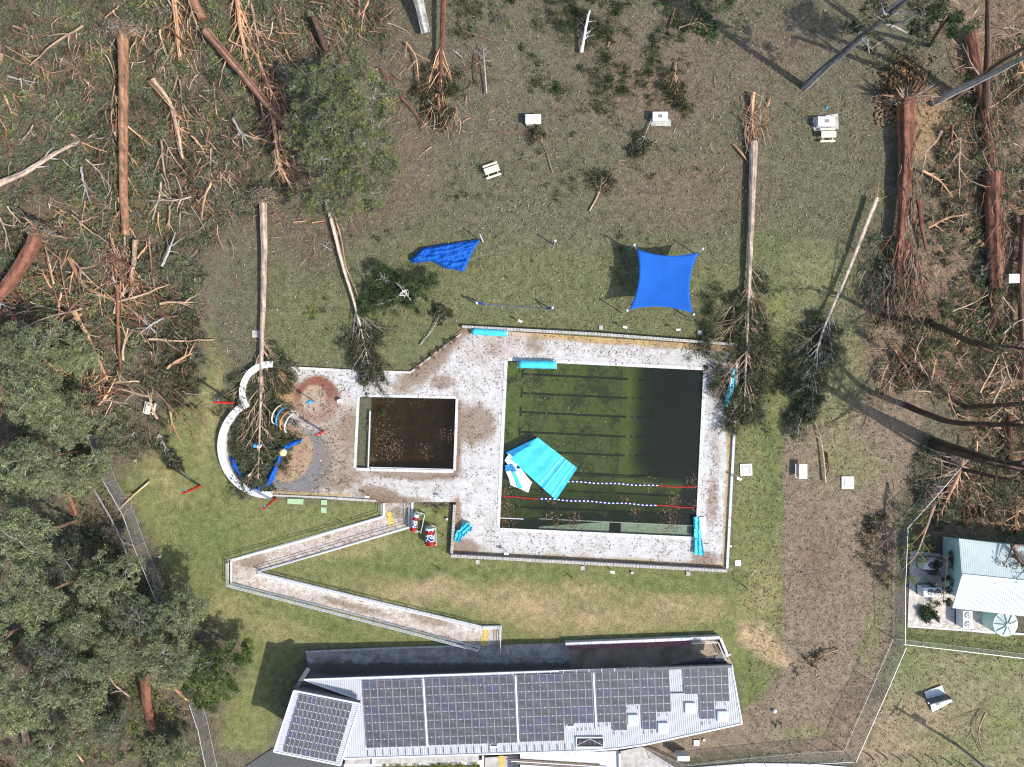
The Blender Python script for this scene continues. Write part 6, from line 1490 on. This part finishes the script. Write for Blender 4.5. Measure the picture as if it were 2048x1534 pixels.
for u, v, z, r, lab in crowns:
    z = z * (.8 if u < 100 else .58)
    bl = [(u, v, z, r * .7)]
    for i in range(5):
        a = R.uniform(0, 6.28); bl.append((u + math.cos(a) * r * 11, v + math.sin(a) * r * 9, z - R.uniform(0, 3.5), r * R.uniform(.45, .7)))
    k = (85 - z) / 85.0 if u < 110 else 1.0; bx, by = 1024 + (u - 1024) * k, 767 + (v - 767) * k
    standing(lab, (bx, by), (u, v, z - 1), .24, 'bark', bl, PL if v < 1120 or R.random() < .75 else PG, 175, crad=1.4, lL=(.17, .38), clumps=20, bare=1, Ll=2.6, flat=.5)
# tall trees at the right edge: crowns lean beyond the frame, shadows fall back over the lawn
standing('grey trunked gum leaning out of the top right of the upper lawn', (1609, 174), (1862, -40, 23), .42, 'grey', [(1750, 30, 17, 2.0), (1700, 60, 12, 1.4), (1850, 20, 19, 2.6), (1760, 0, 18, 2), (1900, -20, 21, 3), (1830, 80, 14, 1.8), (1860, -60, 22, 3), (1740, 110, 9, 1.2)], PD, 90, crad=1.1, bare=5, Ll=3, mid=(1805, 6, 18.5), clumps=7)
standing('dark leafy crown at the top edge left of the red brown trunk', (1860, 90), (1900, 30, 12), .25, 'dark', [(1895, 25, 11, 2.6), (1920, 60, 10, 1.8), (1860, 10, 11, 2.2), (1840, 60, 8, 1.4)], PN, 110, crad=1.1, clumps=12)
standing('grey leaning double trunk crossing to the right edge below the corner', (1868, 206), (2120, 80, 20), .42, 'grey', [(2150, 60, 20, 3)], PD, 60, mid=(1990, 145, 9))
standing('second stem of the leaning double trunk', (1905, 195), (2130, 50, 20), .34, 'bark', [(2170, 40, 20, 3)], PD, 60, mid=(2000, 122, 9))
standing('near black upright trunk at the top right corner', (1972, 232), (1976, -30, 14), .42, 'dark', [(1990, -90, 16, 2)], PD, 50)
standing('dark bare trunk leaning right above the shadowed lawn', (1862, 645), (2090, 705, 17), .40, 'dark', [], PD, 10, bare=9, Ll=6, mid=(1950, 690, 8), t0=.45, limb_leaf=60)
standing('dark curved trunk level with the top of the green pool', (1815, 812), (2100, 855, 18), .36, 'dark', [(2120, 820, 18, 3)], PD, 60, bare=6, Ll=4, mid=(1900, 845, 7), limb_leaf=40)
standing('largest dark trunk leaning right toward the green roof', (1868, 887), (2110, 950, 19), .62, 'dark', [(2150, 900, 19, 3.5)], PD, 60, bare=8, Ll=5, mid=(1965, 918, 8.5), limb_leaf=50)
standing('thin dark trunk just below the largest leaning trunk', (1915, 938), (2100, 975, 15), .25, 'dark', [(2130, 960, 15, 2)], PD, 60, bare=4, Ll=3)
standing('thin dark trunk above the curved trunk at the right edge', (1930, 815), (2120, 800, 15), .3, 'dark', [(2150, 780, 15, 2.6)], PD, 60, bare=4, Ll=3)

# --- broken limbs scattered through the wood: prototypes copied
protos = []
for k in range(12):
    t = thing('broken_limb', None, 'broken limb', group='broken limbs scattered through the flattened wood')
    wd = ['orange', 'tan', 'brown', 'pale', 'red', 'orange', 'tan', 'brown', 'tan', 'red', 'orange', 'grey'][k]; t['hue'] = {'pale': 'pale', 'brown': 'brown', 'tan': 'tan', 'red': 'red', 'grey': 'grey', 'orange': 'orange'}[wd]
    L = R.uniform(2.2, 6.5); t['len'] = L; m = 9; a = np.array([0, 0, .35]); q = curve(a, np.array([1., 0, 0]), L, m, R.uniform(-.3, .3), .25, .1); r = R.uniform(.05, .13)
    g = Geo(); g.tube(q, np.linspace(r, r * .35, m), 6, C=np.array(WOOD[wd]) * R.uniform(.9, 1.2, (m, 1)), rough=.12, cap=True); g.build('stem', M['bark'], t)
    for i in range(int(R.integers(2, 5))):
        kk = int(R.integers(2, m - 1)); an = R.uniform(.3, 1.1) * (1 if i % 2 else -1); l2 = L * R.uniform(.25, .5)
        b = curve(q[kk], np.array([math.cos(an), math.sin(an), 0]), l2, 6, R.uniform(-.3, .3), .2, .1); g = Geo(); g.tube(b, np.linspace(r * .55, .015, 6), 5, C=np.array(WOOD[wd]) * R.uniform(.8, 1.2)); g.build('side_branch', M['bark'], t)
    protos.append(t)
LMK = [('long straight reddish trunk', 247, 260), ('slanting dark trunk', 520, 190), ('thick red trunk at the left edge', 40, 540), ('grey pink limb', 90, 310), ('sinuous orange limb', 215, 590), ('thin upright red trunk', 238, 660),
       ('large round tree', 690, 250), ('slim red trunk', 882, 110), ('shredded orange bundle', 485, 70), ('root plate of the long pale trunk', 526, 393), ('dark leaf pile', 905, 260), ('uprooted earth pit', 1808, 155), ('sawn logs', 1955, 485),
       ('white cabinet', 2026, 557), ('splintered stump of bark', 1985, 640), ('fence tangle', 1905, 970), ('red brown corner trunk', 1962, 200), ('top left corner', 0, 0), ('bright green shrub', 440, 1335), ('left fence', 235, 960), ('broken picnic table', 303, 816),
       ('rusty left edge trunk', 0, 780), ('straight orange stem', 180, 690), ('green roof', 1970, 1130), ('largest leaning trunk', 1900, 900), ('red barked trunk gap', 292, 1400), ('pale trunk pair', 55, 1490), ('leftmost barbecue bench', 1066, 238), ('middle barbecue', 1320, 232), ('intact blue sail', 1325, 560), ('top barbecue lawn stump', 1505, 185), ('broken trunk pair', 680, 500), ('brown trunk with peeled base', 345, 230), ('left edge crowns', 60, 900), ('yellowish crown', 40, 1080)]
SEEN = {}
def limb_label(o, u, v):
    ds = [((u - a) ** 2 + (v - b) ** 2, nm, a, b) for nm, a, b in LMK]; _, nm, a, b = min(ds)
    side = ('right of' if u > a else 'left of') if abs(u - a) > abs(v - b) else ('below' if v > b else 'above')
    l = o['len'] * o.scale[0]; size = 'long' if l > 5.5 else ('short' if l < 3 else 'medium')
    SEEN.setdefault((size, o['hue'], side, nm), []).append((math.hypot(u - a, v - b), o))
ORD = ['nearest to it', 'second nearest to it', 'third nearest to it', 'fourth nearest to it', 'fifth nearest to it', 'sixth nearest to it', 'seventh nearest to it', 'eighth nearest to it', 'ninth nearest to it']
def scatter(n, poly, label, group, ang=None, zr=(.0, 1.2), sc=(.7, 1.5)):
    us = [p[0] for p in poly]; vs = [p[1] for p in poly]; c = 0
    while c < n:
        u, v = R.uniform(max(min(us), -60), min(max(us), 2110)), R.uniform(max(min(vs), -60), min(max(vs), 1590))
        if not pip(np.array([u]), np.array([v]), poly)[0]: continue
        if fbm(np.array([u]), np.array([v]), 70, 51)[0] < .47 and sc[1] > 1: continue
        p = protos[int(R.integers(0, len(protos)))]; o = p.copy(); COL.objects.link(o); o['label'] = label; o['group'] = group
        x, y, _ = W((u, v)); o.location = (x, y, R.uniform(*zr)); o.rotation_euler = (R.uniform(-.08, .08), R.uniform(-.15, .1), R.uniform(0, 6.28) if ang is None else ang + R.normal() * .5)
        s_ = R.uniform(*sc); o.scale = (s_, s_, s_); limb_label(o, u, v)
        for ch in p.children:
            h = ch.copy(); COL.objects.link(h); h.parent = o
        c += 1
FL_TOP = [(0, 0), (800, 0), (760, 120), (560, 130), (600, 420), (440, 440), (400, 560), (0, 640), (-60, 640), (-60, -60)]
FL_MID = [(0, 560), (400, 480), (400, 780), (330, 860), (210, 880), (0, 700)]
FL_LOW = [(0, 1000), (220, 1000), (330, 1250), (420, 1420), (420, 1534), (0, 1560)]
FR_UP = [(1880, 60), (2100, 0), (2100, 420), (1870, 400), (1850, 240)]
FR_LOW = [(1760, 560), (2100, 600), (2100, 1080), (1960, 1060), (1860, 1000), (1900, 850), (1760, 800)]
scatter(90, FL_TOP, 'broken orange or tan limb lying among leaves in the upper left wood', 'broken limbs in the upper left wood', ang=-1.45, zr=(.2, 1.6))
scatter(64, FL_MID, 'broken orange or tan limb in the middle of the left wood', 'broken limbs in the middle of the left wood')
scatter(14, FL_LOW, 'broken limb lying under the tall crowns at the lower left', 'broken limbs under the lower left crowns', zr=(.3, 5))
scatter(26, FR_UP, 'broken orange limb on sunlit litter in the upper right wood', 'broken limbs in the upper right wood')
scatter(50, FR_LOW, 'broken orange limb among leaves in the right hand wood', 'broken limbs in the right hand wood')
scatter(16, [(780, 60), (1000, 20), (1000, 260), (860, 320), (790, 260)], 'broken limb lying on the litter right of the large round tree', 'broken limbs beside the large round tree', sc=(.4, .9), zr=(-.2, 0))
scatter(9, [(580, 420), (640, 420), (690, 560), (560, 620), (545, 500)], 'broken limb on the grass right of the long pale trunk', 'broken limbs beside the long pale trunk', sc=(.4, .8), zr=(-.25, 0))
scatter(12, [(1050, 60), (1540, 20), (1560, 300), (1080, 420)], 'small broken limb lying loose on the upper lawn', 'small broken limbs on the upper lawn', sc=(.25, .5), zr=(-.2, -.1))
for (size, hue, side, nm), lst in SEEN.items():
    lst.sort(key=lambda q: q[0])
    for i, (_, o) in enumerate(lst):
        o['label'] = '%s %s limb %s %s' % (size, hue, side, nm) + (', ' + ORD[min(i, 8)] if len(lst) > 1 else '')
        del o['hue']; del o['len']
for p in protos:
    for ch in list(p.children): bpy.data.objects.remove(ch)
    bpy.data.objects.remove(p)

# --- tangled heaps of bark strips and shattered wood
for lab, u, v, su, sv, n, an in (('heap of shredded orange bark at the foot of the long reddish trunk', 236, 520, 22, 34, 150, 1.5), ('heap of shredded wood beside the pale forked trunk', 275, 575, 24, 24, 110, 1.2), ('shredded orange bark left of the shredded trunk bundle', 372, 60, 22, 50, 130, 1.5),
                         ('shredded orange bark right of the shredded trunk bundle', 520, 120, 22, 50, 150, 1.3), ('orange bark heap left of the leafy round tree', 555, 215, 18, 50, 150, 1.4), ('orange bark heap below the slanting dark trunk', 590, 330, 26, 30, 140, 1.0),
                         ('twisted bark heap at the left lawn edge above the fence', 195, 790, 34, 40, 170, 2.2), ('bark heap beside the straight orange stem', 170, 700, 30, 44, 90, 2.0), ('orange debris right of the top edge trunks', 690, 40, 50, 30, 120, 1.0), ('orange debris at the top left corner', 60, 90, 26, 50, 90, .9),
                         ('grey twig tangle at the middle left edge', 60, 600, 60, 30, 80, .3), ('orange debris under the uprooted trunk crown', 1790, 590, 40, 36, 170, 1.6), ('orange debris around the fence tangle', 1900, 965, 40, 40, 130, 1.2), ('orange debris in the far right wood', 2000, 690, 34, 30, 110, 1.3),
                         ('orange debris right of the red brown corner trunk', 2020, 130, 26, 110, 150, 1.4), ('orange debris below the curved dark trunks', 1980, 830, 60, 50, 110, .6), ('orange debris on litter by the diagonal shadows', 1820, 740, 30, 40, 70, 1.8), ('orange branch tangle in the top left wood beside the root plate', 185, 120, 40, 50, 80, 1.5), ('orange branch tangle right of the long reddish trunk, upper part', 310, 90, 34, 50, 90, 1.6), ('orange branch tangle below the peeled brown trunk', 390, 380, 44, 50, 110, 1.2), ('fine red branches above the sinuous orange limb', 160, 430, 60, 36, 90, .8),
                         ('fine branches between the long reddish trunk and the grey pink limb', 150, 230, 60, 60, 90, 1.9), ('fine branches around the peeled brown trunk', 400, 230, 50, 70, 120, 1.3), ('fine branches left of the root plate of the pale trunk', 450, 330, 40, 60, 110, 1.1), ('fine grey and red branches over the dark foliage by the left lawn', 340, 640, 44, 80, 110, 1.2),
                         ('branch tangle at the top edge left of the leafy round tree', 590, 60, 50, 40, 90, .9), ('fine branches between the green roof and the dark trunks', 1990, 1000, 50, 36, 90, .8), ('fine branches left of the corner trunk', 1915, 330, 30, 80, 90, 1.5),
                         ('bark heap at the crown of the slim red trunk', 884, 235, 30, 26, 60, 1.6), ('long red bark strips peeling off the uprooted trunk', 1808, 380, 11, 110, 190, 1.55), ('splayed red strips at the lower end of the uprooted trunk', 1806, 575, 34, 50, 170, 1.5),
                         ('bark strips peeling off the thick red trunk', 1987, 460, 11, 90, 120, 1.6), ('bark strips peeling off the corner trunk', 1962, 220, 10, 100, 90, 1.4), ('bark strips along the long reddish trunk', 250, 300, 12, 150, 110, 1.6), ('shattered orange wood around the splintered trunk top', 1507, 235, 14, 36, 70, 1.3)):
    g = Geo()
    for i in range(n):
        a = np.array(W((u + R.normal() * su * .8, v + R.normal() * sv * .8), R.uniform(.15, 1.5) if 'strips' not in lab else R.uniform(1.3, 2.05))); th = an + R.normal() * (.6 if 'strips' not in lab else .12); L = R.uniform(.5, 3.4) * R.random() ** .4
        q = curve(a, np.array([math.cos(th), -math.sin(th), 0]), L, 6, R.uniform(-.6, .6), max(.08, a[2] * (R.uniform(.3, 1) if 'strips' not in lab else R.uniform(.7, 1))), .12 if 'strips' not in lab else .04); r = R.uniform(.015, .075)
        g.tube(q, np.linspace(r, r * .35, 6), 4, C=np.array(WOOD[['orange', 'tan', 'rust', 'red', 'brown', 'pale'][int(R.integers(0, 6))]]) * R.uniform(.7, 1.3))
    g.build('bark_tangle', M['bark'], kind='stuff')['label'] = lab
# --- uncountable leaf cover
def carpet(name, label, poly, dens, pal, per=42, rad=(.5, 1.2), zmax=1.6, holes=(), edge=30, thr=.38, L=(.22, .5), bounds=(-90, 2140, -90, 1620), dirv=None):
    us = [p[0] for p in poly]; vs = [p[1] for p in poly]
    u0, u1, v0, v1 = max(min(us), bounds[0]), min(max(us), bounds[1]), max(min(vs), bounds[2]), min(max(vs), bounds[3])
    n = int((u1 - u0) * (v1 - v0) / 256 * dens); u = R.uniform(u0, u1, n); v = R.uniform(v0, v1, n)
    ins = pip(u, v, poly); d_ = segd(u, v, poly); k = ins & (R.random(n) < np.clip(d_ / edge, .1, 1)) & (fbm(u, v, 45, 11) + R.normal(size=n) * .05 > thr)
    for h in holes: k &= ~pip(u, v, h)
    u, v = u[k], v[k]; r = R.uniform(*rad, len(u)); hgt = np.clip(fbm(u, v, 70, 21) - .35, 0, 1) * 2.2 * zmax * np.clip(d_[k] / 90, .15, 1)
    g = Geo(); c = np.stack([(u - 1024) / 16, (767 - v) / 16, hgt * R.uniform(.3, 1, len(u)) + .1], 1)
    tone = np.clip(fbm(u, v, 55, 31) * 2.2 - .5, 0, 1)
    for lo, hi, pl in ((-1, .33, pal[0]), (.33, .66, pal[1]), (.66, 2, pal[2])):
        kk = (tone >= lo) & (tone < hi); foliage(g, c[kk], r[kk], per, pl, L=L, dirv=dirv)
    o = g.build(name, M['leaf'], kind='stuff'); o['label'] = label; return o
PBR = np.array([(.20, .12, .07), (.14, .10, .06), (.10, .10, .055), (.24, .17, .11)])
carpet('fallen_foliage', 'mass of fallen green foliage covering the upper left wood', [(-90, -90), (800, -90), (805, 60), (760, 130), (600, 150), (600, 420), (470, 450), (410, 560), (415, 700), (390, 790), (320, 800), (330, 880), (225, 950), (0, 1000), (-90, 1000)], 1.3, (np.concatenate([PD, PG, PBR[:1]]), PG, np.concatenate([PG, PO, PL])), per=84, thr=.24, L=(.18, .44))
carpet('fallen_foliage', 'undergrowth and fallen foliage beneath the lower left crowns', [(-90, 950), (215, 950), (300, 1100), (350, 1180), (400, 1290), (380, 1400), (440, 1534), (440, 1620), (-90, 1620)], .8, (PD, PG, PO), per=46, thr=.34, L=(.22, .5))
carpet('fallen_foliage', 'dark foliage piled at the foot of the left wood beside the lawn', [(300, 560), (415, 540), (410, 800), (330, 860), (270, 700)], 1.2, (PD, PD, PG), per=80, thr=.15, L=(.2, .45))
carpet('fallen_foliage', 'fallen foliage in the right hand wood above the green roof', [(1760, 560), (1850, 620), (1900, 560), (2140, 560), (2140, 1075), (1830, 1060), (1850, 1000), (1950, 900), (1880, 800), (1760, 800), (1720, 700)], 1.15, (PD, PG, np.concatenate([PG, PO])), per=72, thr=.32, L=(.2, .48))
carpet('fallen_foliage', 'fallen foliage between the red trunks in the upper right wood', [(1870, 200), (2140, -90), (2140, 560), (1850, 560), (1860, 330)], .95, (PD, PG, PL), per=66, thr=.36, L=(.2, .48))
carpet('fallen_foliage', 'green leaves strewn around the earth pit of the uprooted trunk', [(1740, 120), (1790, 90), (1860, 120), (1850, 160), (1790, 150), (1770, 200)], .8, (PD, PN, PG), per=40, thr=.2, zmax=.6)
carpet('fallen_foliage', 'leafy debris at the top middle beside the white barked trunk', [(1040, -60), (1270, -60), (1250, 110), (1290, 150), (1240, 240), (1130, 230), (1040, 170)], 1.0, (PX, np.concatenate([PX, PD]), PX), per=84, thr=.44, zmax=1.6, rad=(.5, 1.2), L=(.16, .4))
carpet('fallen_foliage', 'loose leafy sprays north of the middle barbecue', [(1290, 60), (1360, 80), (1420, 200), (1380, 240), (1290, 210), (1270, 130)], 1.0, (PX, PX, PX), per=70, thr=.44, zmax=1.2, rad=(.4, 1.0), L=(.14, .36))
carpet('fallen_foliage', 'scattered small leafy sprays over the brown upper lawn', [(860, -20), (1560, -20), (1540, 330), (1240, 420), (900, 420)], .16, (PX, PX, PD), per=44, thr=.5, zmax=.6, rad=(.35, .9), L=(.14, .34))
carpet('fallen_foliage', 'leaves caught at the middle of the upper lawn above the crooked branch', [(1110, 330), (1180, 320), (1200, 370), (1150, 420), (1100, 390)], 1.0, (PX, PD, PX), per=50, thr=.3, zmax=.8, rad=(.4, .9), L=(.12, .3))
carpet('fallen_foliage', 'leafy debris near the top edge right of the slim red trunk', [(900, -60), (1040, -60), (1040, 60), (980, 110), (900, 90)], 1.0, (PX, PG, PO), per=64, thr=.36, zmax=1.2, L=(.16, .4))
carpet('fallen_foliage', 'dark leafy sprays near the top edge of the upper lawn', [(1260, -60), (1560, -60), (1480, 40), (1420, 70), (1300, 120), (1280, 60)], 1.0, (PX, PN, PX), per=76, thr=.44, zmax=1.4, rad=(.4, 1.1), L=(.16, .4))
carpet('fallen_foliage', 'low leaf tufts around the feet of the barbecues and bushes', [(560, 420), (900, 330), (960, 400), (900, 470), (700, 520), (700, 700), (560, 700)], .24, (PX, PD, PO), per=40, thr=.46, zmax=.5, rad=(.3, .7), L=(.14, .34))
carpet('grass_tussocks', 'thin dark tussocks dotted over the north lawn', [(820, 420), (1480, 300), (1480, 640), (930, 640), (860, 600)], .12, (PX, PX, PO), per=20, thr=.48, zmax=.2, rad=(.2, .5), L=(.12, .3))
for lab, pts, pal, rr, per in (('dark flattened leaves of the fallen crown covering the splash pad', [(470 + 18 * (k % 7), 760 + 26 * (k // 7)) for k in range(56)], PD, .95, 130), ('low dark leaf pile left of the intact blue sail', [(1240, 470), (1243, 500), (1225, 545), (1235, 560), (1250, 530)], PD, .8, 110), ('dark leaves heaped beside the intact sail post', [(1400, 640), (1410, 600), (1425, 575), (1430, 620), (1445, 650), (1420, 700), (1395, 695), (1440, 740), (1415, 745), (1450, 790), (1510, 800), (1525, 760), (1530, 700), (1460, 690), (1495, 840), (1540, 780), (1420, 600), (1440, 590), (1415, 630), (1405, 660), (1430, 680), (1450, 720), (1430, 770), (1460, 820), (1480, 780)], PD, .95, 210),
                          ('yellow green fern like plant right of the long pale trunk', [(622, 618), (628, 626), (618, 630)], np.array([(.22, .24, .05), (.15, .2, .04)]), .5, 60), ('brown leaf drift along the diagonal wall', [(835, 735), (850, 722), (866, 710), (880, 698), (895, 686), (908, 677)], PBR, .5, 110),
                          ('sprig of dark leaves on the brown grass at the right', [(1590, 1333), (1594, 1346)], PN, .3, 60), ('sprig of leaves near the bottom right of the long roof', [(1550, 1450), (1560, 1445)], PN, .3, 60), ('brown leaf drift against the foot of the ramp top', [(855, 1010), (875, 1018), (893, 1012)], PBR, .5, 90),
                          ('dark leaf clump on the right lawn west of the air conditioner yard', [(1757, 1150), (1768, 1160), (1775, 1172)], PD, .5, 90), ('leafy crown remains over the wading pool north edge', [(735, 790), (760, 780), (775, 800), (765, 830), (755, 770), (770, 765)], PD, .8, 90)):
    g = Geo(); c = [W(p, .25) for p in pts]; foliage(g, c, rr, per, pal, L=(.14, .36)); g.build('leaf_heap', M['leaf'], kind='stuff')['label'] = lab
g = Geo(); n = 60; c = [P(R.uniform(755, 960), R.uniform(1529, 1560), .7) for _ in range(n)]; foliage(g, c, .6, 60, np.array([(.28, .30, .05), (.20, .25, .05), (.35, .33, .08)]), L=(.25, .6), wr=.14); setp(g.build('garden_planting', M['leaf'], kind='stuff'), 'yellow green strappy planting inside the white garden wall')

# loose bark, twigs and leaf litter over lawns, paving and wood
def litter(name, label, n, poly, pal, L, wr, z=.03, stick=False, avoid=(), clump=None):
    us = [p[0] for p in poly]; vs = [p[1] for p in poly]
    u = R.uniform(max(min(us), -60), min(max(us), 2110), n); v = R.uniform(max(min(vs), -60), min(max(vs), 1590), n); k = pip(u, v, poly)
    for a in avoid: k &= ~pip(u, v, a)
    if clump is not None: k &= fbm(u, v, clump, 41) + R.normal(size=n) * .08 > .5
    u, v = u[k], v[k]; n = len(u); g = Geo(); LL = R.uniform(*L, n) * R.uniform(.5, 1, n)
    c = np.stack([(u - 1024) / 16, (767 - v) / 16, z + R.random(n) * .06], 1); d_ = R.normal(size=(n, 3)); d_[:, 2] *= .12
    C = np.array(pal)[R.integers(0, len(pal), n)] * R.uniform(.7, 1.25, (n, 1)); 
    g.leaves(c, d_, LL, LL * wr, C, lay=True); o = g.build(name, M['leaf'], kind='stuff'); o['label'] = label
PLIT = [(.27, .21, .14), (.25, .13, .075), (.17, .13, .085), (.36, .31, .24), (.15, .13, .09), (.14, .15, .08)]
ALLP = [(-60, -60), (2110, -60), (2110, 1590), (-60, 1590)]
BLD = [(540, 1270), (1500, 1270), (1500, 1534), (540, 1534)]
litter('leaf_litter', 'pale and brown leaf litter strewn over the open ground', 90000, [(560, -60), (2110, -60), (2110, 1590), (1480, 1590), (1500, 1260), (1460, 1140), (1480, 690), (930, 650), (640, 735), (420, 740), (480, 430)], PLIT, (.14, .5), .34, -.02, avoid=(BLD, DECK))
litter('bark_twigs', 'thin bark strips and twigs lying on the open ground', 5200, [(560, -60), (2110, -60), (2110, 1590), (1500, 1590), (1500, 1260), (1460, 1140), (1480, 690), (930, 650), (640, 735), (420, 740), (480, 430)], [(.40, .25, .14), (.32, .16, .09), (.16, .11, .08), (.5, .36, .24)], (.5, 1.7), .045, .0, avoid=(BLD, DECK))
litter('lawn_litter', 'sparse brown leaves on the green lawn', 9000, [(330, 830), (440, 740), (545, 990), (900, 1010), (905, 1110), (1455, 1140), (1480, 700), (1570, 700), (1570, 1330), (1500, 1440), (1450, 1270), (520, 1290), (430, 1500), (350, 1200), (235, 960)], PLIT, (.08, .25), .3, -.03, avoid=(DECK, RAMP, BLD))
litter('wood_litter', 'bark and dead twigs tangled over the left wood', 14000, FORESTL, [(.30, .18, .11), (.24, .13, .08), (.36, .28, .20), (.22, .18, .14)], (.5, 3.0), .03, .3, avoid=())
litter('wood_litter', 'bark and dead twigs tangled over the right wood', 7000, FORESTR, [(.46, .27, .15), (.34, .16, .08), (.52, .38, .25), (.22, .18, .14)], (.4, 2.2), .06, .25)
litter('deck_litter', 'brown leaves and bark blown over the white pool deck', 24000, DECK, [(.22, .14, .09), (.14, .09, .06), (.30, .20, .13), (.10, .09, .05)], (.08, .45), .22, .04, avoid=(POOL, POOL2), clump=22)
litter('deck_twigs', 'thin dark twigs strewn in drifts over the white pool deck', 6500, DECK, [(.20, .13, .08), (.13, .09, .06), (.30, .17, .10)], (.3, 1.0), .06, .05, avoid=(POOL, POOL2), clump=16)
litter('splash_pad_litter', 'tan and dark leaf litter over the splash pad circles', 5200, [(500, 745), (600, 735), (690, 760), (700, 985), (540, 985), (470, 930), (470, 850)], [(.45, .33, .22), (.20, .14, .09), (.12, .10, .06), (.55, .45, .34), (.13, .13, .07)], (.1, .4), .4, .03, clump=14)
litter('ramp_litter', 'small brown leaves on the zigzag ramp', 4500, RAMP, [(.22, .14, .09), (.14, .10, .06)], (.08, .3), .3, .03)
litter('walk_litter', 'leaves on the shaded walkway', 1500, WALK, [(.1, .08, .05), (.2, .16, .12)], (.08, .3), .3, .02)
# earth pit of the uprooted tree: clods and rocks
g = Geo()
for i in range(240):
    a = R.uniform(0, 6.28); r = abs(R.normal()) * 2.2; u, v = 1806 + r * math.cos(a) * 15, 158 + r * math.sin(a) * 13; s_ = R.uniform(.05, .26)
    g.ball(np.array(W((u, v), R.uniform(-.1, .5))), s_, C=np.array([(.34, .20, .09), (.22, .14, .08), (.12, .08, .05)][int(R.integers(0, 3))]), nu=6, nv=4)
for i in range(200):
    u, v = R.uniform(1752, 1800), R.uniform(190, 250); s_ = R.uniform(.05, .2)
    g.ball(np.array(W((u, v), 0)), s_, C=np.array([(.4, .28, .15), (.3, .2, .11)][int(R.integers(0, 2))]), nu=6, nv=4)
g.V = [v + R.normal(size=v.shape) * .04 for v in g.V]
n = 2600; a = R.uniform(0, 6.28, n); r = 1.0 + 1.3 * np.abs(R.normal(size=n)); c = np.stack([(1806 + r * np.cos(a) * 15 - 1024) / 16, (767 - 158 - r * np.sin(a) * 14) / 16, R.uniform(-.05, .7, n)], 1)
g.leaves(c, R.normal(size=(n, 3)), R.uniform(.12, .5, n), R.uniform(.04, .2, n), np.array([(.34, .20, .09), (.22, .14, .08), (.10, .07, .045), (.10, .12, .06), (.28, .20, .13)])[R.integers(0, 5, n)])
g.build('root_pit_clods', M['bark'], kind='stuff')['label'] = 'ring of upturned orange earth clods at the head of the uprooted trunk'
